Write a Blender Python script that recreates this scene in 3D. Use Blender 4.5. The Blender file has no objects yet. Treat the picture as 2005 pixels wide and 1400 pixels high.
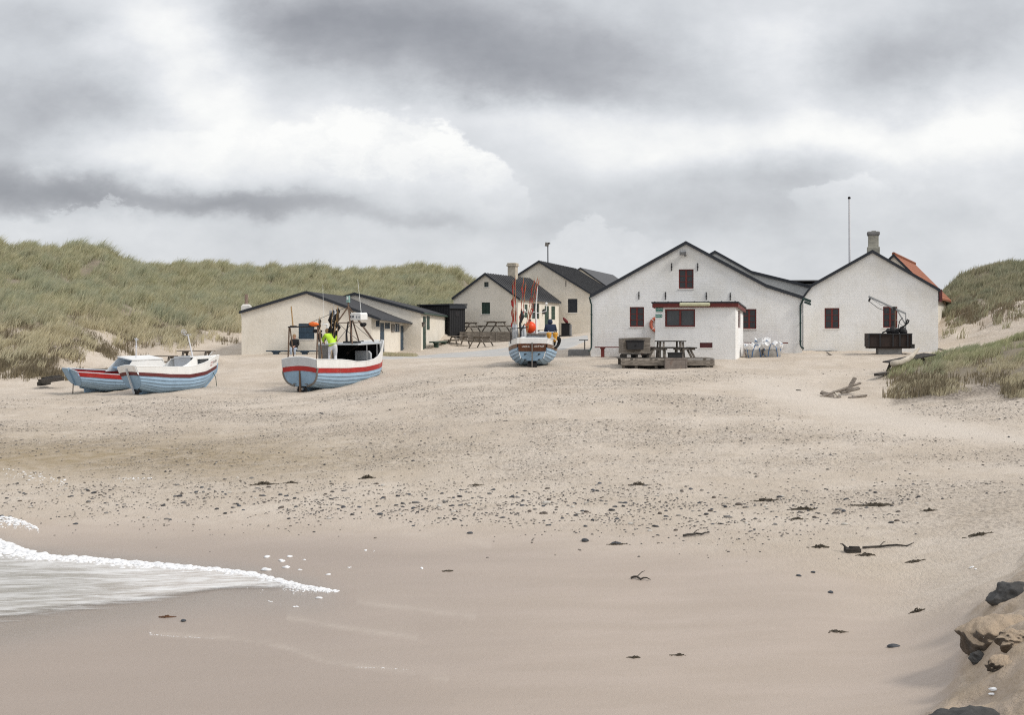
import bpy, bmesh, math, random
import numpy as np
from mathutils import Vector, Matrix, Euler
from mathutils.geometry import tessellate_polygon

random.seed(7)
RNG = np.random.default_rng(7)
R = math.radians
scene = bpy.context.scene
COL = scene.collection

# ------------------------------------------------------------------ camera
F, CX, HY, ZC = 2785.0, 1002.5, 648.0, 4.0      # focal length and horizon in photo pixels, eye height in metres
cam_data = bpy.data.cameras.new('camera')
cam_data.sensor_width = 36.0
cam_data.lens = F * 36.0 / 2005.0
cam_data.shift_y = -(700.0 - HY) / 2005.0
cam_data.clip_start = 0.1
cam_data.clip_end = 3000.0
scene.render.engine = 'CYCLES'
scene.cycles.use_denoising = False
scene.cycles.filter_width = 1.15
scene.cycles.max_bounces = 6
cam = bpy.data.objects.new('camera', cam_data)
cam.location = (0, 0, ZC)
cam.rotation_euler = (R(90), 0, 0)
COL.objects.link(cam)
scene.camera = cam


def P(px, py, D):
    return Vector(((px - CX) / F * D, D, ZC - (py - HY) / F * D))


# ------------------------------------------------------------------ tagging
def tag(o, label=None, cat=None, group=None, kind=None):
    if label: o['label'] = label
    if cat: o['category'] = cat
    if group: o['group'] = group
    if kind: o['kind'] = kind
    return o


def empty(name, label, cat, loc=(0, 0, 0), rot=(0, 0, 0), group=None):
    o = bpy.data.objects.new(name, None)
    o.empty_display_size = 0.2
    COL.objects.link(o)
    o.location = loc
    o.rotation_euler = rot
    return tag(o, label, cat, group)


def copy_tree(o, parent=None):
    c = o.copy()
    COL.objects.link(c)
    c.parent = parent
    for ch in list(o.children):
        copy_tree(ch, c)
    return c


# ------------------------------------------------------------------ mesh builder
class MB:
    def __init__(s):
        s.v, s.f = [], []

    def add(s, vs, fs):
        b = len(s.v)
        s.v += [tuple(v) for v in vs]
        s.f += [tuple(i + b for i in f) for f in fs]
        return s

    def box(s, c, size, rot=None):
        x, y, z = [k / 2 for k in size]
        vs = [Vector((i * x, j * y, k * z)) for k in (-1, 1) for j in (-1, 1) for i in (-1, 1)]
        if rot is not None:
            m = rot if isinstance(rot, Matrix) else Euler(rot).to_matrix()
            vs = [m @ v for v in vs]
        c = Vector(c)
        return s.add([v + c for v in vs], [(0, 2, 3, 1), (4, 5, 7, 6), (0, 1, 5, 4), (2, 6, 7, 3), (1, 3, 7, 5), (0, 4, 6, 2)])

    def bar(s, a, b, w, h, up=(0, 0, 1)):
        a, b = Vector(a), Vector(b)
        d = b - a
        l = d.length
        d = d / l
        up = Vector(up)
        if abs(d.dot(up)) > 0.98: up = Vector((1, 0, 0)) if abs(d.x) < .9 else Vector((0, 1, 0))
        y = up.cross(d).normalized()
        z = d.cross(y)
        m = Matrix((d, y, z)).transposed()
        return s.box((a + b) / 2, (l, w, h), m)

    def tube(s, pts, r, n=8, cap=True):
        pts = [Vector(p) for p in pts]
        rs = r if isinstance(r, (list, tuple)) else [r] * len(pts)
        vs, fs = [], []
        prev = None
        for i, p in enumerate(pts):
            d = (pts[min(i + 1, len(pts) - 1)] - pts[max(i - 1, 0)]).normalized()
            if prev is None:
                a = Vector((0, 0, 1)) if abs(d.z) < .9 else Vector((1, 0, 0))
            else:
                a = prev
            x = (a - d * a.dot(d)).normalized()
            prev = x
            y = d.cross(x)
            for k in range(n):
                t = 2 * math.pi * k / n
                vs.append(p + (x * math.cos(t) + y * math.sin(t)) * rs[i])
        for i in range(len(pts) - 1):
            for k in range(n):
                k2 = (k + 1) % n
                fs.append((i * n + k, i * n + k2, (i + 1) * n + k2, (i + 1) * n + k))
        if cap:
            fs.append(tuple(range(n))[::-1])
            fs.append(tuple((len(pts) - 1) * n + k for k in range(n)))
        return s.add(vs, fs)

    def sphere(s, c, r, nu=10, nv=7, rot=None):
        rx, ry, rz = r if isinstance(r, (list, tuple)) else (r, r, r)
        c = Vector(c)
        vs = []
        m = Euler(rot).to_matrix() if rot else Matrix.Identity(3)
        for j in range(1, nv):
            t = math.pi * j / nv
            for i in range(nu):
                p = 2 * math.pi * i / nu
                vs.append(m @ Vector((rx * math.sin(t) * math.cos(p), ry * math.sin(t) * math.sin(p), rz * math.cos(t))) + c)
        vs.append(m @ Vector((0, 0, rz)) + c)
        vs.append(m @ Vector((0, 0, -rz)) + c)
        T, Bm = len(vs) - 2, len(vs) - 1
        fs = []
        for j in range(nv - 2):
            for i in range(nu):
                i2 = (i + 1) % nu
                fs.append((j * nu + i, (j + 1) * nu + i, (j + 1) * nu + i2, j * nu + i2))
        for i in range(nu):
            i2 = (i + 1) % nu
            fs.append((T, i, i2))
            fs.append((Bm, (nv - 2) * nu + i2, (nv - 2) * nu + i))
        return s.add(vs, fs)

    def torus(s, c, R0, r, rot=None, n=24, m=8):
        mt = Euler(rot).to_matrix() if rot else Matrix.Identity(3)
        c = Vector(c)
        vs, fs = [], []
        for i in range(n):
            a = 2 * math.pi * i / n
            for k in range(m):
                b = 2 * math.pi * k / m
                q = R0 + r * math.cos(b)
                vs.append(mt @ Vector((q * math.cos(a), q * math.sin(a), r * math.sin(b))) + c)
        for i in range(n):
            for k in range(m):
                fs.append((i * m + k, ((i + 1) % n) * m + k, ((i + 1) % n) * m + (k + 1) % m, i * m + (k + 1) % m))
        return s.add(vs, fs)

    def prism(s, poly, a, b, f):
        """extrude polygon (list of 2-D points) between depths a and b; f(x, y, d) maps to 3-D"""
        n = len(poly)
        s.add([f(x, y, a) for x, y in poly] + [f(x, y, b) for x, y in poly],
              [tuple(range(n))[::-1], tuple(range(n, 2 * n))] + [(i, (i + 1) % n, n + (i + 1) % n, n + i) for i in range(n)])
        return s

    def build(s, name, mat, parent=None, smooth=False, bevel=0.0):
        me = bpy.data.meshes.new(name)
        me.from_pydata([tuple(v) for v in s.v], [], s.f)
        bm = bmesh.new()
        bm.from_mesh(me)
        bmesh.ops.recalc_face_normals(bm, faces=bm.faces)
        bm.to_mesh(me)
        bm.free()
        if smooth:
            me.polygons.foreach_set('use_smooth', [True] * len(me.polygons))
        me.materials.append(mat)
        me.update()
        o = bpy.data.objects.new(name, me)
        COL.objects.link(o)
        if parent is not None: o.parent = parent
        if bevel:
            md = o.modifiers.new('bevel', 'BEVEL')
            md.width = bevel
            md.segments = 2
            md.limit_method = 'ANGLE'
        return o


# ------------------------------------------------------------------ materials
def sc(r, g, b):
    """8-bit sRGB -> linear"""
    def f(c):
        c /= 255.0
        return c / 12.92 if c <= .04045 else ((c + .055) / 1.055) ** 2.4
    return (f(r), f(g), f(b))


class NT:
    def __init__(s, tree):
        s.t = tree
        s.n = tree.nodes
        s.l = tree.links

    def node(s, kind, **kw):
        nd = s.n.new(kind)
        for k, v in kw.items():
            setattr(nd, k, v)
        return nd

    def put(s, sock, val):
        if hasattr(val, 'links') or isinstance(val, bpy.types.NodeSocket):
            s.l.new(val, sock)
        elif isinstance(val, (tuple, list)):
            sock.default_value = tuple(val) + ((1.0,) if len(val) == 3 and len(sock.default_value) == 4 else ())
        else:
            sock.default_value = val

    def math(s, op, a, b=0.0, c=None, clamp=False):
        nd = s.node('ShaderNodeMath', operation=op, use_clamp=clamp)
        s.put(nd.inputs[0], a)
        s.put(nd.inputs[1], b)
        if c is not None: s.put(nd.inputs[2], c)
        return nd.outputs[0]

    def smooth(s, x, a, b, lo=0.0, hi=1.0):
        nd = s.node('ShaderNodeMapRange', interpolation_type='SMOOTHSTEP')
        s.put(nd.inputs['Value'], x)
        nd.inputs['From Min'].default_value = a
        nd.inputs['From Max'].default_value = b
        nd.inputs['To Min'].default_value = lo
        nd.inputs['To Max'].default_value = hi
        return nd.outputs[0]

    def noise(s, vec, scale, detail=4.0, rough=.55, dist=0.0, out=0):
        nd = s.node('ShaderNodeTexNoise')
        if vec is not None: s.l.new(vec, nd.inputs['Vector'])
        nd.inputs['Scale'].default_value = scale
        nd.inputs['Detail'].default_value = detail
        nd.inputs['Roughness'].default_value = rough
        nd.inputs['Distortion'].default_value = dist
        return nd.outputs[out]

    def mix(s, fac, a, b, blend='MIX'):
        nd = s.node('ShaderNodeMix', data_type='RGBA', blend_type=blend)
        s.put(nd.inputs[0], fac)
        s.put(nd.inputs[6], a)
        s.put(nd.inputs[7], b)
        return nd.outputs[2]

    def vmul(s, vec, k):
        nd = s.node('ShaderNodeVectorMath', operation='MULTIPLY')
        s.put(nd.inputs[0], vec)
        nd.inputs[1].default_value = k
        return nd.outputs[0]

    def comb(s, x, y, z):
        nd = s.node('ShaderNodeCombineXYZ')
        s.put(nd.inputs[0], x)
        s.put(nd.inputs[1], y)
        s.put(nd.inputs[2], z)
        return nd.outputs[0]

    def sep(s, vec):
        nd = s.node('ShaderNodeSeparateXYZ')
        s.l.new(vec, nd.inputs[0])
        return nd.outputs

    def bump(s, h, strength=.3, dist=.02, normal=None):
        nd = s.node('ShaderNodeBump')
        nd.inputs['Strength'].default_value = strength
        nd.inputs['Distance'].default_value = dist
        s.l.new(h, nd.inputs['Height'])
        if normal is not None: s.l.new(normal, nd.inputs['Normal'])
        return nd.outputs[0]


def new_mat(name):
    m = bpy.data.materials.new(name)
    m.use_nodes = True
    t = NT(m.node_tree)
    bsdf = m.node_tree.nodes['Principled BSDF']
    return m, t, bsdf


MATS = {}


def mat(name, col, rough=.7, var=.18, scale=6.0, bump=.12, bscale=None, metal=0.0, dirt=None, dirt_amt=.35, spec=.4, stretch=(1, 1, 1), dist=.01):
    """painted / worn surface: colour broken by two noises, optional dirt colour, bump"""
    if name in MATS: return MATS[name]
    m, t, b = new_mat(name)
    tc = t.node('ShaderNodeTexCoord').outputs['Object']
    v = t.vmul(tc, stretch)
    n1 = t.noise(v, scale, 6, .6)
    n2 = t.noise(v, scale * 7, 4, .6)
    k = t.math('ADD', t.math('MULTIPLY', n1, .65), t.math('MULTIPLY', n2, .35))
    lo = tuple(c * (1 - var) for c in col)
    hi = tuple(min(1, c * (1 + var)) for c in col)
    c = t.mix(t.smooth(k, .3, .7), lo, hi)
    if dirt:
        d = t.smooth(t.noise(v, scale * .8, 8, .7), .52, .75)
        c = t.mix(t.math('MULTIPLY', d, dirt_amt), c, dirt)
    t.l.new(c, b.inputs['Base Color'])
    t.l.new(t.smooth(n1, .2, .8, max(0, rough - .12), min(1, rough + .1)), b.inputs['Roughness'])
    b.inputs['Metallic'].default_value = metal
    b.inputs['Specular IOR Level'].default_value = spec
    if bump:
        t.l.new(t.bump(t.noise(v, bscale or scale * 5, 5, .6), bump, dist), b.inputs['Normal'])
    MATS[name] = m
    return m


def wall_mat(name, col, stain, brick=True, lump=.5):
    """limewashed masonry: faint courses in the bump, trowelled lumps, soft stains and splash dirt"""
    m, t, b = new_mat(name)
    tc = t.node('ShaderNodeTexCoord').outputs['Object']
    x, y, z = t.sep(tc)
    n1 = t.noise(tc, .55, 6, .6)
    n2 = t.noise(tc, 3.2, 6, .65)
    c = t.mix(t.smooth(n1, .38, .68), col, stain)
    c = t.mix(t.math('MULTIPLY', t.smooth(n2, .5, .75), .35), c, tuple(k * .78 for k in stain))
    streak = t.noise(t.comb(t.math('MULTIPLY', t.math('ADD', x, y), 5.0), 0.0, t.math('MULTIPLY', z, .45)), 1.0, 5, .6)
    c = t.mix(t.math('MULTIPLY', t.smooth(streak, .54, .76), .25), c, tuple(k * .7 for k in stain))
    h = t.noise(tc, 5.0, 6, .62)
    h2 = t.math('MULTIPLY', t.noise(tc, 22, 4, .6), .35)
    H = t.math('ADD', t.math('MULTIPLY', h, lump * 1.5), h2)
    if brick:
        br = t.node('ShaderNodeTexBrick')
        t.l.new(t.comb(t.math('ADD', x, y), z, 0.0), br.inputs['Vector'])
        br.inputs['Scale'].default_value = 1.0
        br.inputs['Brick Width'].default_value = .24
        br.inputs['Row Height'].default_value = .08
        br.inputs['Mortar Size'].default_value = .009
        br.inputs['Mortar Smooth'].default_value = .6
        fac = t.math('SUBTRACT', 1.0, br.outputs['Fac'])
        H = t.math('ADD', H, t.math('MULTIPLY', fac, .13))
        c = t.mix(t.math('MULTIPLY', br.outputs['Fac'], .035), c, tuple(k * .55 for k in stain))
    t.l.new(c, b.inputs['Base Color'])
    b.inputs['Roughness'].default_value = .9
    b.inputs['Specular IOR Level'].default_value = .2
    t.l.new(t.bump(H, .5, .03), b.inputs['Normal'])
    return m


def wood_mat(name, col, dark, scale=1.0, rough=.85):
    m, t, b = new_mat(name)
    tc = t.node('ShaderNodeTexCoord').outputs['Object']
    g = t.noise(t.vmul(tc, (3, 26, 26)), scale, 6, .65, .4)
    n = t.noise(tc, 2.3, 4, .6)
    c = t.mix(t.smooth(g, .35, .68), dark, col)
    c = t.mix(t.math('MULTIPLY', t.smooth(n, .45, .7), .45), c, tuple(k * .6 for k in dark))
    t.l.new(c, b.inputs['Base Color'])
    b.inputs['Roughness'].default_value = rough
    b.inputs['Specular IOR Level'].default_value = .25
    t.l.new(t.bump(g, .4, .01), b.inputs['Normal'])
    return m


M = {}
M['white_wall'] = wall_mat('limewashed_white_wall', (.825, .825, .815), (.755, .74, .70))
M['kiosk_wall'] = wall_mat('fresh_white_wall', (.87, .87, .86), (.82, .81, .79))
M['cream_wall'] = wall_mat('limewashed_cream_wall', (.80, .75, .66), (.72, .665, .57), brick=False, lump=.8)
M['cream_brick'] = wall_mat('cream_brick_wall', (.77, .72, .63), (.68, .63, .54))
M['grey_wall'] = wall_mat('grey_plaster_wall', (.52, .53, .53), (.42, .43, .42), brick=False, lump=.3)
M['felt'] = mat('roofing_felt', (.035, .035, .038), .9, .25, 3, .25, 30)
M['metal_roof'] = mat('dark_metal_roof', (.06, .06, .062), .6, .2, 2, .08)
M['dark_trim'] = mat('dark_trim_paint', (.022, .026, .034), .55, .2, 8, .05)
M['blue_paint'] = mat('dark_blue_paint', (.028, .055, .085), .6, .25, 6, .1, dirt=(.08, .1, .12))
M['green_paint'] = mat('dark_green_paint', (.032, .062, .046), .6, .25, 6, .1, dirt=(.08, .1, .08))
M['red_paint'] = mat('oxide_red_paint', (.135, .022, .018), .55, .22, 6, .1, dirt=(.25, .08, .06))
M['maroon_paint'] = mat('maroon_paint', (.09, .022, .022), .5, .22, 5, .08, dirt=(.2, .1, .08))
M['black_wood'] = mat('tarred_boards', (.018, .018, .02), .75, .3, 5, .2, stretch=(6, 6, .5))
M['tile'] = None
M['glass'] = mat('window_glass', (.03, .034, .038), .12, .3, 1.2, .02, spec=.5)
M['glass_grey'] = mat('grey_window_glass', (.06, .066, .07), .1, .35, 2.0, .02, spec=.5)
M['pale_sill'] = mat('pale_sill_mortar', (.74, .72, .68), .9, .1, 5, .2)
M['iron'] = mat('black_iron', (.016, .016, .018), .6, .3, 10, .2, dirt=(.07, .035, .02))
M['rust'] = mat('rusty_steel', (.028, .019, .016), .85, .45, 4, .35, dirt=(.055, .022, .015), dirt_amt=.6)
M['rust_grey'] = mat('rust_streaked_steel', (.20, .17, .15), .8, .3, 5, .3, dirt=(.16, .07, .035), dirt_amt=.8)
M['steel'] = mat('galvanised_steel', (.45, .46, .47), .45, .2, 8, .1, metal=.7)
M['rail_steel'] = mat('brown_rusted_tube', (.14, .09, .06), .7, .35, 12, .2, dirt=(.04, .03, .025))
M['wood'] = wood_mat('silvered_wood', (.30, .265, .225), (.14, .12, .10))
M['wood_dark'] = wood_mat('damp_dark_wood', (.085, .075, .065), (.025, .023, .021))
M['deck_wood'] = wood_mat('grey_brown_boards', (.23, .205, .175), (.11, .095, .08))
M['drift'] = wood_mat('driftwood', (.30, .26, .215), (.12, .10, .085))
M['log'] = wood_mat('bleached_log', (.62, .56, .47), (.42, .37, .30))
M['boat_blue'] = mat('pale_blue_boat_paint', (.32, .46, .60), .5, .12, 2.5, .05, dirt=(.20, .28, .36), dirt_amt=.4)
M['boat_blue_flat'] = mat('weathered_blue_boat_paint', (.24, .36, .48), .6, .14, 2.5, .06, dirt=(.12, .17, .21), dirt_amt=.5)
M['boat_white'] = mat('white_boat_paint', (.80, .80, .78), .45, .06, 2.5, .04, dirt=(.50, .42, .32), dirt_amt=.5, stretch=(1.5, 1.5, .5))
M['boat_grey'] = mat('pale_grey_boat_paint', (.52, .54, .56), .55, .08, 3, .04, dirt=(.4, .38, .35), dirt_amt=.4)
M['boat_red'] = mat('bright_red_boat_paint', (.36, .022, .02), .45, .16, 3, .05, dirt=(.45, .16, .12), dirt_amt=.65)
M['boat_maroon'] = mat('maroon_boat_paint', (.115, .022, .022), .5, .16, 3, .05, dirt=(.16, .07, .06), dirt_amt=.3)
M['seam'] = mat('lap_shadow_seam', (.15, .21, .27), .8, .3, 6, .05)  # darker blue painted along the plank laps to stand for their shadow
M['varnish'] = wood_mat('varnished_wood', (.17, .07, .03), (.06, .022, .012), rough=.4)
M['varnish_pale'] = wood_mat('faded_varnished_wood', (.24, .15, .095), (.14, .08, .05), rough=.55)
M['rub'] = mat('grey_rubbing_strake', (.17, .155, .14), .8, .3, 8, .2)
M['dark_in'] = mat('dark_boat_interior', (.014, .014, .016), .8, .3, 4, .1)
M['grey_panel'] = mat('grey_weathered_panel', (.20, .19, .175), .8, .25, 5, .1, dirt=(.08, .075, .07))
M['black'] = mat('black_cloth_or_rubber', (.012, .012, .014), .85, .3, 9, .15)
M['rope_white'] = mat('white_rope', (.62, .62, .6), .9, .15, 20, .2)
M['orange'] = mat('orange_buoy', (.80, .075, .012), .45, .08, 4, .04)
M['ring_red'] = mat('faded_red_ring', (.48, .13, .08), .7, .15, 9, .1)
M['orange_cloth'] = mat('orange_cloth', (.75, .16, .03), .8, .15, 9, .1)
M['yellow_float'] = mat('yellow_float', (.62, .30, .035), .6, .2, 6, .1)
M['bamboo'] = mat('bamboo_pole', (.38, .25, .12), .7, .25, 14, .1)
M['dull_red'] = mat('dull_dark_red_cloth', (.13, .018, .02), .9, .35, 9, .2)
M['flag_red'] = mat('red_pennant_cloth', (.34, .022, .022), .85, .3, 9, .2)
M['hivis'] = mat('high_visibility_yellow', (.50, .78, .05), .75, .16, 6, .2)
M['hivis_band'] = mat('silver_reflective_band', (.55, .56, .55), .4, .1, 6, .05)
M['navy'] = mat('navy_jacket_cloth', (.018, .028, .06), .85, .3, 7, .25)
M['black_jacket'] = mat('black_jacket_cloth', (.013, .013, .015), .85, .3, 7, .25)
M['pale_trousers'] = mat('pale_denim_cloth', (.33, .38, .45), .9, .15, 9, .2)
M['white_trousers'] = mat('white_work_trousers', (.66, .66, .68), .85, .1, 9, .2)
M['skin'] = mat('skin', (.52, .30, .22), .55, .08, 8, .03)
M['hair'] = mat('sandy_hair', (.30, .19, .10), .7, .3, 30, .3, stretch=(1, 1, .2))
M['shoe'] = mat('dark_shoe_leather', (.03, .025, .022), .6, .2, 8, .1)
M['eye'] = mat('dark_eye', (.02, .015, .012), .3, .1, 8, 0)
M['bag'] = mat('white_woven_sack', (.72, .72, .72), .75, .12, 4, .5, 9, dirt=(.5, .48, .44), dist=.03)
M['bag_low'] = mat('grey_sand_filled_sack', (.36, .345, .32), .85, .15, 4, .4, 9, dirt=(.34, .30, .25), dist=.03)
M['blue_strap'] = mat('blue_webbing', (.03, .14, .34), .75, .15, 12, .2)
M['sign_green'] = mat('green_sign_enamel', (.015, .20, .15), .45, .1, 6, .02)
M['sign_white'] = mat('white_sign_lettering', (.80, .82, .80), .5, .05, 6, 0)
M['lamp_plastic'] = mat('yellowed_lamp_cover', (.58, .57, .38), .4, .1, 5, .03)
M['stone'] = mat('chimney_stone', (.34, .33, .28), .9, .3, 6, .5, 12, dirt=(.2, .2, .17))
M['stone_cream'] = mat('cream_chimney_render', (.48, .43, .35), .9, .2, 5, .4, 14)
M['concrete'] = mat('grey_concrete', (.20, .20, .20), .9, .25, 4, .4, 25)
M['plinth'] = mat('dark_plinth', (.09, .09, .09), .9, .25, 4, .3, 25)
M['pipe_green'] = mat('dark_green_pipe', (.02, .045, .042), .5, .2, 8, .05)
M['pipe_pale'] = mat('pale_teal_board', (.22, .36, .33), .6, .15, 6, .05)
M['jib_grey'] = mat('grey_jib_steel', (.27, .28, .29), .5, .2, 8, .1)
M['pole_white'] = mat('white_pole_paint', (.66, .66, .68), .5, .08, 8, .03)
M['pole_grey'] = mat('grey_pole_paint', (.22, .23, .25), .5, .1, 8, .03)
M['clay'] = mat('clay_flue_pipe', (.26, .19, .15), .8, .2, 8, .1)
# ================================================================== terrain
# control points: photo column, photo row, distance in metres (a point of the ground seen there)
CTRL = [
 # left beach
 (-900,1500,12),(-900,1300,16.2),(-900,1100,23),(-900,990,30),(-900,900,40),(-900,800,56),
 (-300,1400,14.9),(-300,1240,18.7),(-300,1100,24.4),(-300,990,30),(-300,930,35.5),(-300,870,43),(-300,820,52),
 (0,1400,14.8),(0,1240,18.6),(0,1100,24),(0,1050,26.3),(0,990,29.6),(0,930,34.8),(0,870,42),(0,820,50.5),(0,785,59),(0,765,66),
 (300,1400,14.7),(300,1200,19.8),(300,1060,25.7),(300,990,29.4),(300,930,34.5),(300,870,41.5),(300,820,49.6),(300,785,58),(300,770,62),(300,745,70),(340,720,78),
 (600,1400,14.6),(600,1200,19.5),(600,1060,25.2),(600,990,28.8),(600,930,33.5),(600,870,39.5),(600,820,47),(600,785,56),(600,766,62.5),(600,730,70.5),(600,700,79),(520,698,80),
 (1000,1400,14.5),(1000,1200,19.2),(1000,1060,24.6),(1000,990,28.1),(1000,930,32.3),(1000,870,37.4),(1000,820,42.8),(1000,780,49),(1000,750,55),(1000,722,61.5),(1000,703,72),
 (800,780,52),(800,745,61),(800,715,71),(800,700,80),
 (1300,1400,14.3),(1300,1200,19),(1300,1060,24),(1300,990,27.5),(1300,930,31.5),(1300,870,36.5),(1300,820,41.5),(1300,780,47),(1300,750,53),(1300,703,66.5),(1300,697,70.5),
 (1600,1400,14.0),(1600,1200,18.6),(1600,1060,23.4),(1600,990,27),(1600,930,31),(1600,870,35.5),(1600,820,41),(1600,785,47),(1600,750,54.5),(1600,715,62),(1600,690,69.5),
 (1218,723,61.6),(1255,725,61),(1300,724,61),(1320,708,65),(1400,717,61.7),
 (1440,722,61.5),(1440,703,66),(1500,699,67),
 (1700,1400,13.89),(1700,1250,17.4),(1800,1400,13.7),(1800,1320,15.3),(1800,1250,17.05),(1800,1150,20.3),(1800,1060,23),(1800,990,26.5),(1800,930,30.5),(1800,870,35.5),(1800,820,41.5),(1780,775,50),(1720,720,61.5),(1750,691,67.5),(1750,690,71),(1830,691,71),
 (1900,1330,14.4),(1900,1240,16.2),(1900,1170,18.0),(1900,1060,22.3),(1900,990,26),(1900,900,33),(1900,830,40),
 (2005,1400,12.3),(2005,1300,13.4),(2005,1220,14.8),(2005,1150,17),(2005,1060,21.3),(2005,990,25),(2005,900,32),(2005,845,38),
 (2300,1400,11.6),(2300,1200,14.2),(2300,1050,19),(2300,900,30),(2300,820,40),(2700,1400,11),(2700,1100,16),(2700,900,28),(2700,800,40),
 (1950,1400,12.8),(1860,1400,13.4),
 # right mound with grass
 (1735,792,48.5),(1790,790,48),(1850,786,48),(1930,768,49.5),(1990,775,47),
 (1762,748,53),(1810,722,55),(1850,703,56.5),(1900,690,57),(1950,679,57.5),(2005,664,58),(2150,640,59),(2400,610,60),(2700,600,60),
 (1850,705,61),(1900,700,62.5),(2005,690,64),(2300,680,65),
 (1900,735,52.5),(2000,715,53),(2150,730,50),(2400,720,50),
 # path and dune on the right
 (1850,690,76),(1880,668,82),(1950,672,74),(2050,670,73),(2300,660,74),
 (1870,640,88),(1930,640,85),(2005,630,84),(2200,600,84),
 (1850,575,108),(1880,548,108),(1920,531,107),(1960,517,106),(2005,510,105),(2100,500,104),(2300,490,104),(2700,480,105),
 (1900,590,97),(1960,575,95),(2050,560,94),
 # left dune foot
 (0,752,70),(90,747,71),(150,740,73),(200,722,77),(260,712,80),(330,703,82),(420,693,84),(465,686,86),
 (-300,752,70),(-900,752,70),
 (0,700,75.5),(100,690,77.5),(180,672,82),(260,660,87),(340,645,90),(400,640,92),(465,648,93),
 (0,640,83),(120,630,85),(220,615,90),(320,600,96),(420,600,99),(-300,640,83),(-900,630,84),
 (0,560,96),(120,555,97),(220,560,100),(320,560,105),(420,560,110),(-300,560,96),(-900,560,96),
 (-900,478,112),(-300,476,112),(-100,475,112),(0,477,112),(60,475,112),(110,476,112),(170,474,112),(208,479,112),(228,495,113),(248,508,114),(280,520,117),(330,518,122),
 (400,514,127),(470,517,128),(550,521,128),(620,526,128),(690,529,129),(740,525,129),(790,521,129),(830,520,129),(870,525,129),(900,534,130),(935,546,131),(980,560,133),(1040,580,136),(1120,600,140),
 (480,560,114),(560,580,108),(600,560,116),(700,560,118),(800,560,119),(860,570,119),(920,590,120),
 (560,640,97),(650,640,98),(740,630,102),(830,625,107),(900,640,110),
 # plateau and road
 (480,697,82),(600,694,82),(725,696,80),(760,694,84),(800,690,91),(830,688.5,88),(850,687,92),(885,682,97),(900,679,101),
 (700,706,75),(800,697,83),(900,689,87),(900,682,96),(960,672,103),(1000,671,98),(1000,690,82),(1060,668,100),(1130,655,112),(1100,690,77),(1160,697,72),(1080,705,70),
 (940,658,108),(1020,655,112),(1150,651,118),(1300,650,115),(1500,660,105),(1700,660,100),(1400,685,82),(1600,682,84),(1800,682,84),
 (1000,652,128),(1200,650,140),(1500,650,140),(1800,650,130),
]
_c = np.array(CTRL, float)
_pxc, _Dc = _c[:, 0], _c[:, 2]
_zc = ZC - (_c[:, 1] - HY) / F * _Dc
BACK = []
for px, py, D in CTRL:                      # behind every crest the dune falls away again
    if py < 535 and D > 100:
        z = ZC - (py - HY) / F * D
        BACK += [(px, D + 14, z - 2.2), (px, D + 40, max(3.0, z - 6))]
for px in range(-900, 2800, 300):
    BACK += [(px, 210, 3.5), (px, 330, 3.0)]
    BACK += [(px, 7.0, .9 if px > 1800 else -.2)]
b_ = np.array(BACK)
_pxc = np.concatenate([_pxc, b_[:, 0]])
_Dc = np.concatenate([_Dc, b_[:, 1]])
_zc = np.concatenate([_zc, b_[:, 2]])
def _q(px, D): return np.stack([px / 420.0, np.log(D) * 3.6], -1)
def _k(r2): return r2 * np.log(r2 + 1e-9) * .5
_Q = _q(_pxc, _Dc)
_n = len(_Q)
_A = np.zeros((_n + 3, _n + 3))
_d2 = ((_Q[:, None] - _Q[None]) ** 2).sum(-1)
_A[:_n, :_n] = _k(_d2) + np.eye(_n) * 2e-3
_A[:_n, _n] = 1; _A[:_n, _n + 1:] = _Q
_A[_n, :_n] = 1; _A[_n + 1:, :_n] = _Q.T
_w = np.linalg.solve(_A, np.concatenate([_zc, np.zeros(3)]))


def tps(px, D):
    q = _q(np.asarray(px, float).ravel(), np.asarray(D, float).ravel())
    out = np.empty(len(q))
    for i in range(0, len(q), 8000):
        s = q[i:i + 8000]
        d2 = ((s[:, None] - _Q[None]) ** 2).sum(-1)
        out[i:i + 8000] = _k(d2) @ _w[:_n] + _w[_n] + s @ _w[_n + 1:]
    return out.reshape(np.shape(px))


_perm = RNG.permutation(512)
_grad = RNG.normal(size=(512, 2)); _grad /= np.linalg.norm(_grad, axis=1)[:, None]


def pnoise(x, y):
    xi, yi = np.floor(x).astype(int), np.floor(y).astype(int)
    xf, yf = x - xi, y - yi
    def g(a, b, dx, dy):
        h = _perm[(_perm[a & 511] + b) & 511]
        gr = _grad[h]
        return gr[..., 0] * dx + gr[..., 1] * dy
    u = xf ** 3 * (xf * (xf * 6 - 15) + 10)
    v = yf ** 3 * (yf * (yf * 6 - 15) + 10)
    a = g(xi, yi, xf, yf); b = g(xi + 1, yi, xf - 1, yf)
    c = g(xi, yi + 1, xf, yf - 1); d = g(xi + 1, yi + 1, xf - 1, yf - 1)
    return (a + u * (b - a)) * (1 - v) + (c + u * (d - c)) * v


def fbm(x, y, o=4):
    s, a = 0, 1
    for i in range(o):
        s = s + a * pnoise(x * 2 ** i + 17.3 * i, y * 2 ** i + 5.1 * i)
        a *= .5
    return s


def sstep(x, a, b):
    t = np.clip((x - a) / (b - a), 0, 1)
    return t * t * (3 - 2 * t)


NPX, ND = 620, 640
GPX = np.linspace(-900, 2800, NPX)
GLD = np.linspace(math.log(5.0), math.log(420.0), ND)
_PX, _LD = np.meshgrid(GPX, GLD)
_DD = np.exp(_LD)
_XX = (_PX - CX) / F * _DD
_small_px = np.linspace(-900, 2800, 190); _small_ld = np.linspace(GLD[0], GLD[-1], 200)
_sp, _sl = np.meshgrid(_small_px, _small_ld)
_Zs = tps(_sp, np.exp(_sl))


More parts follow.
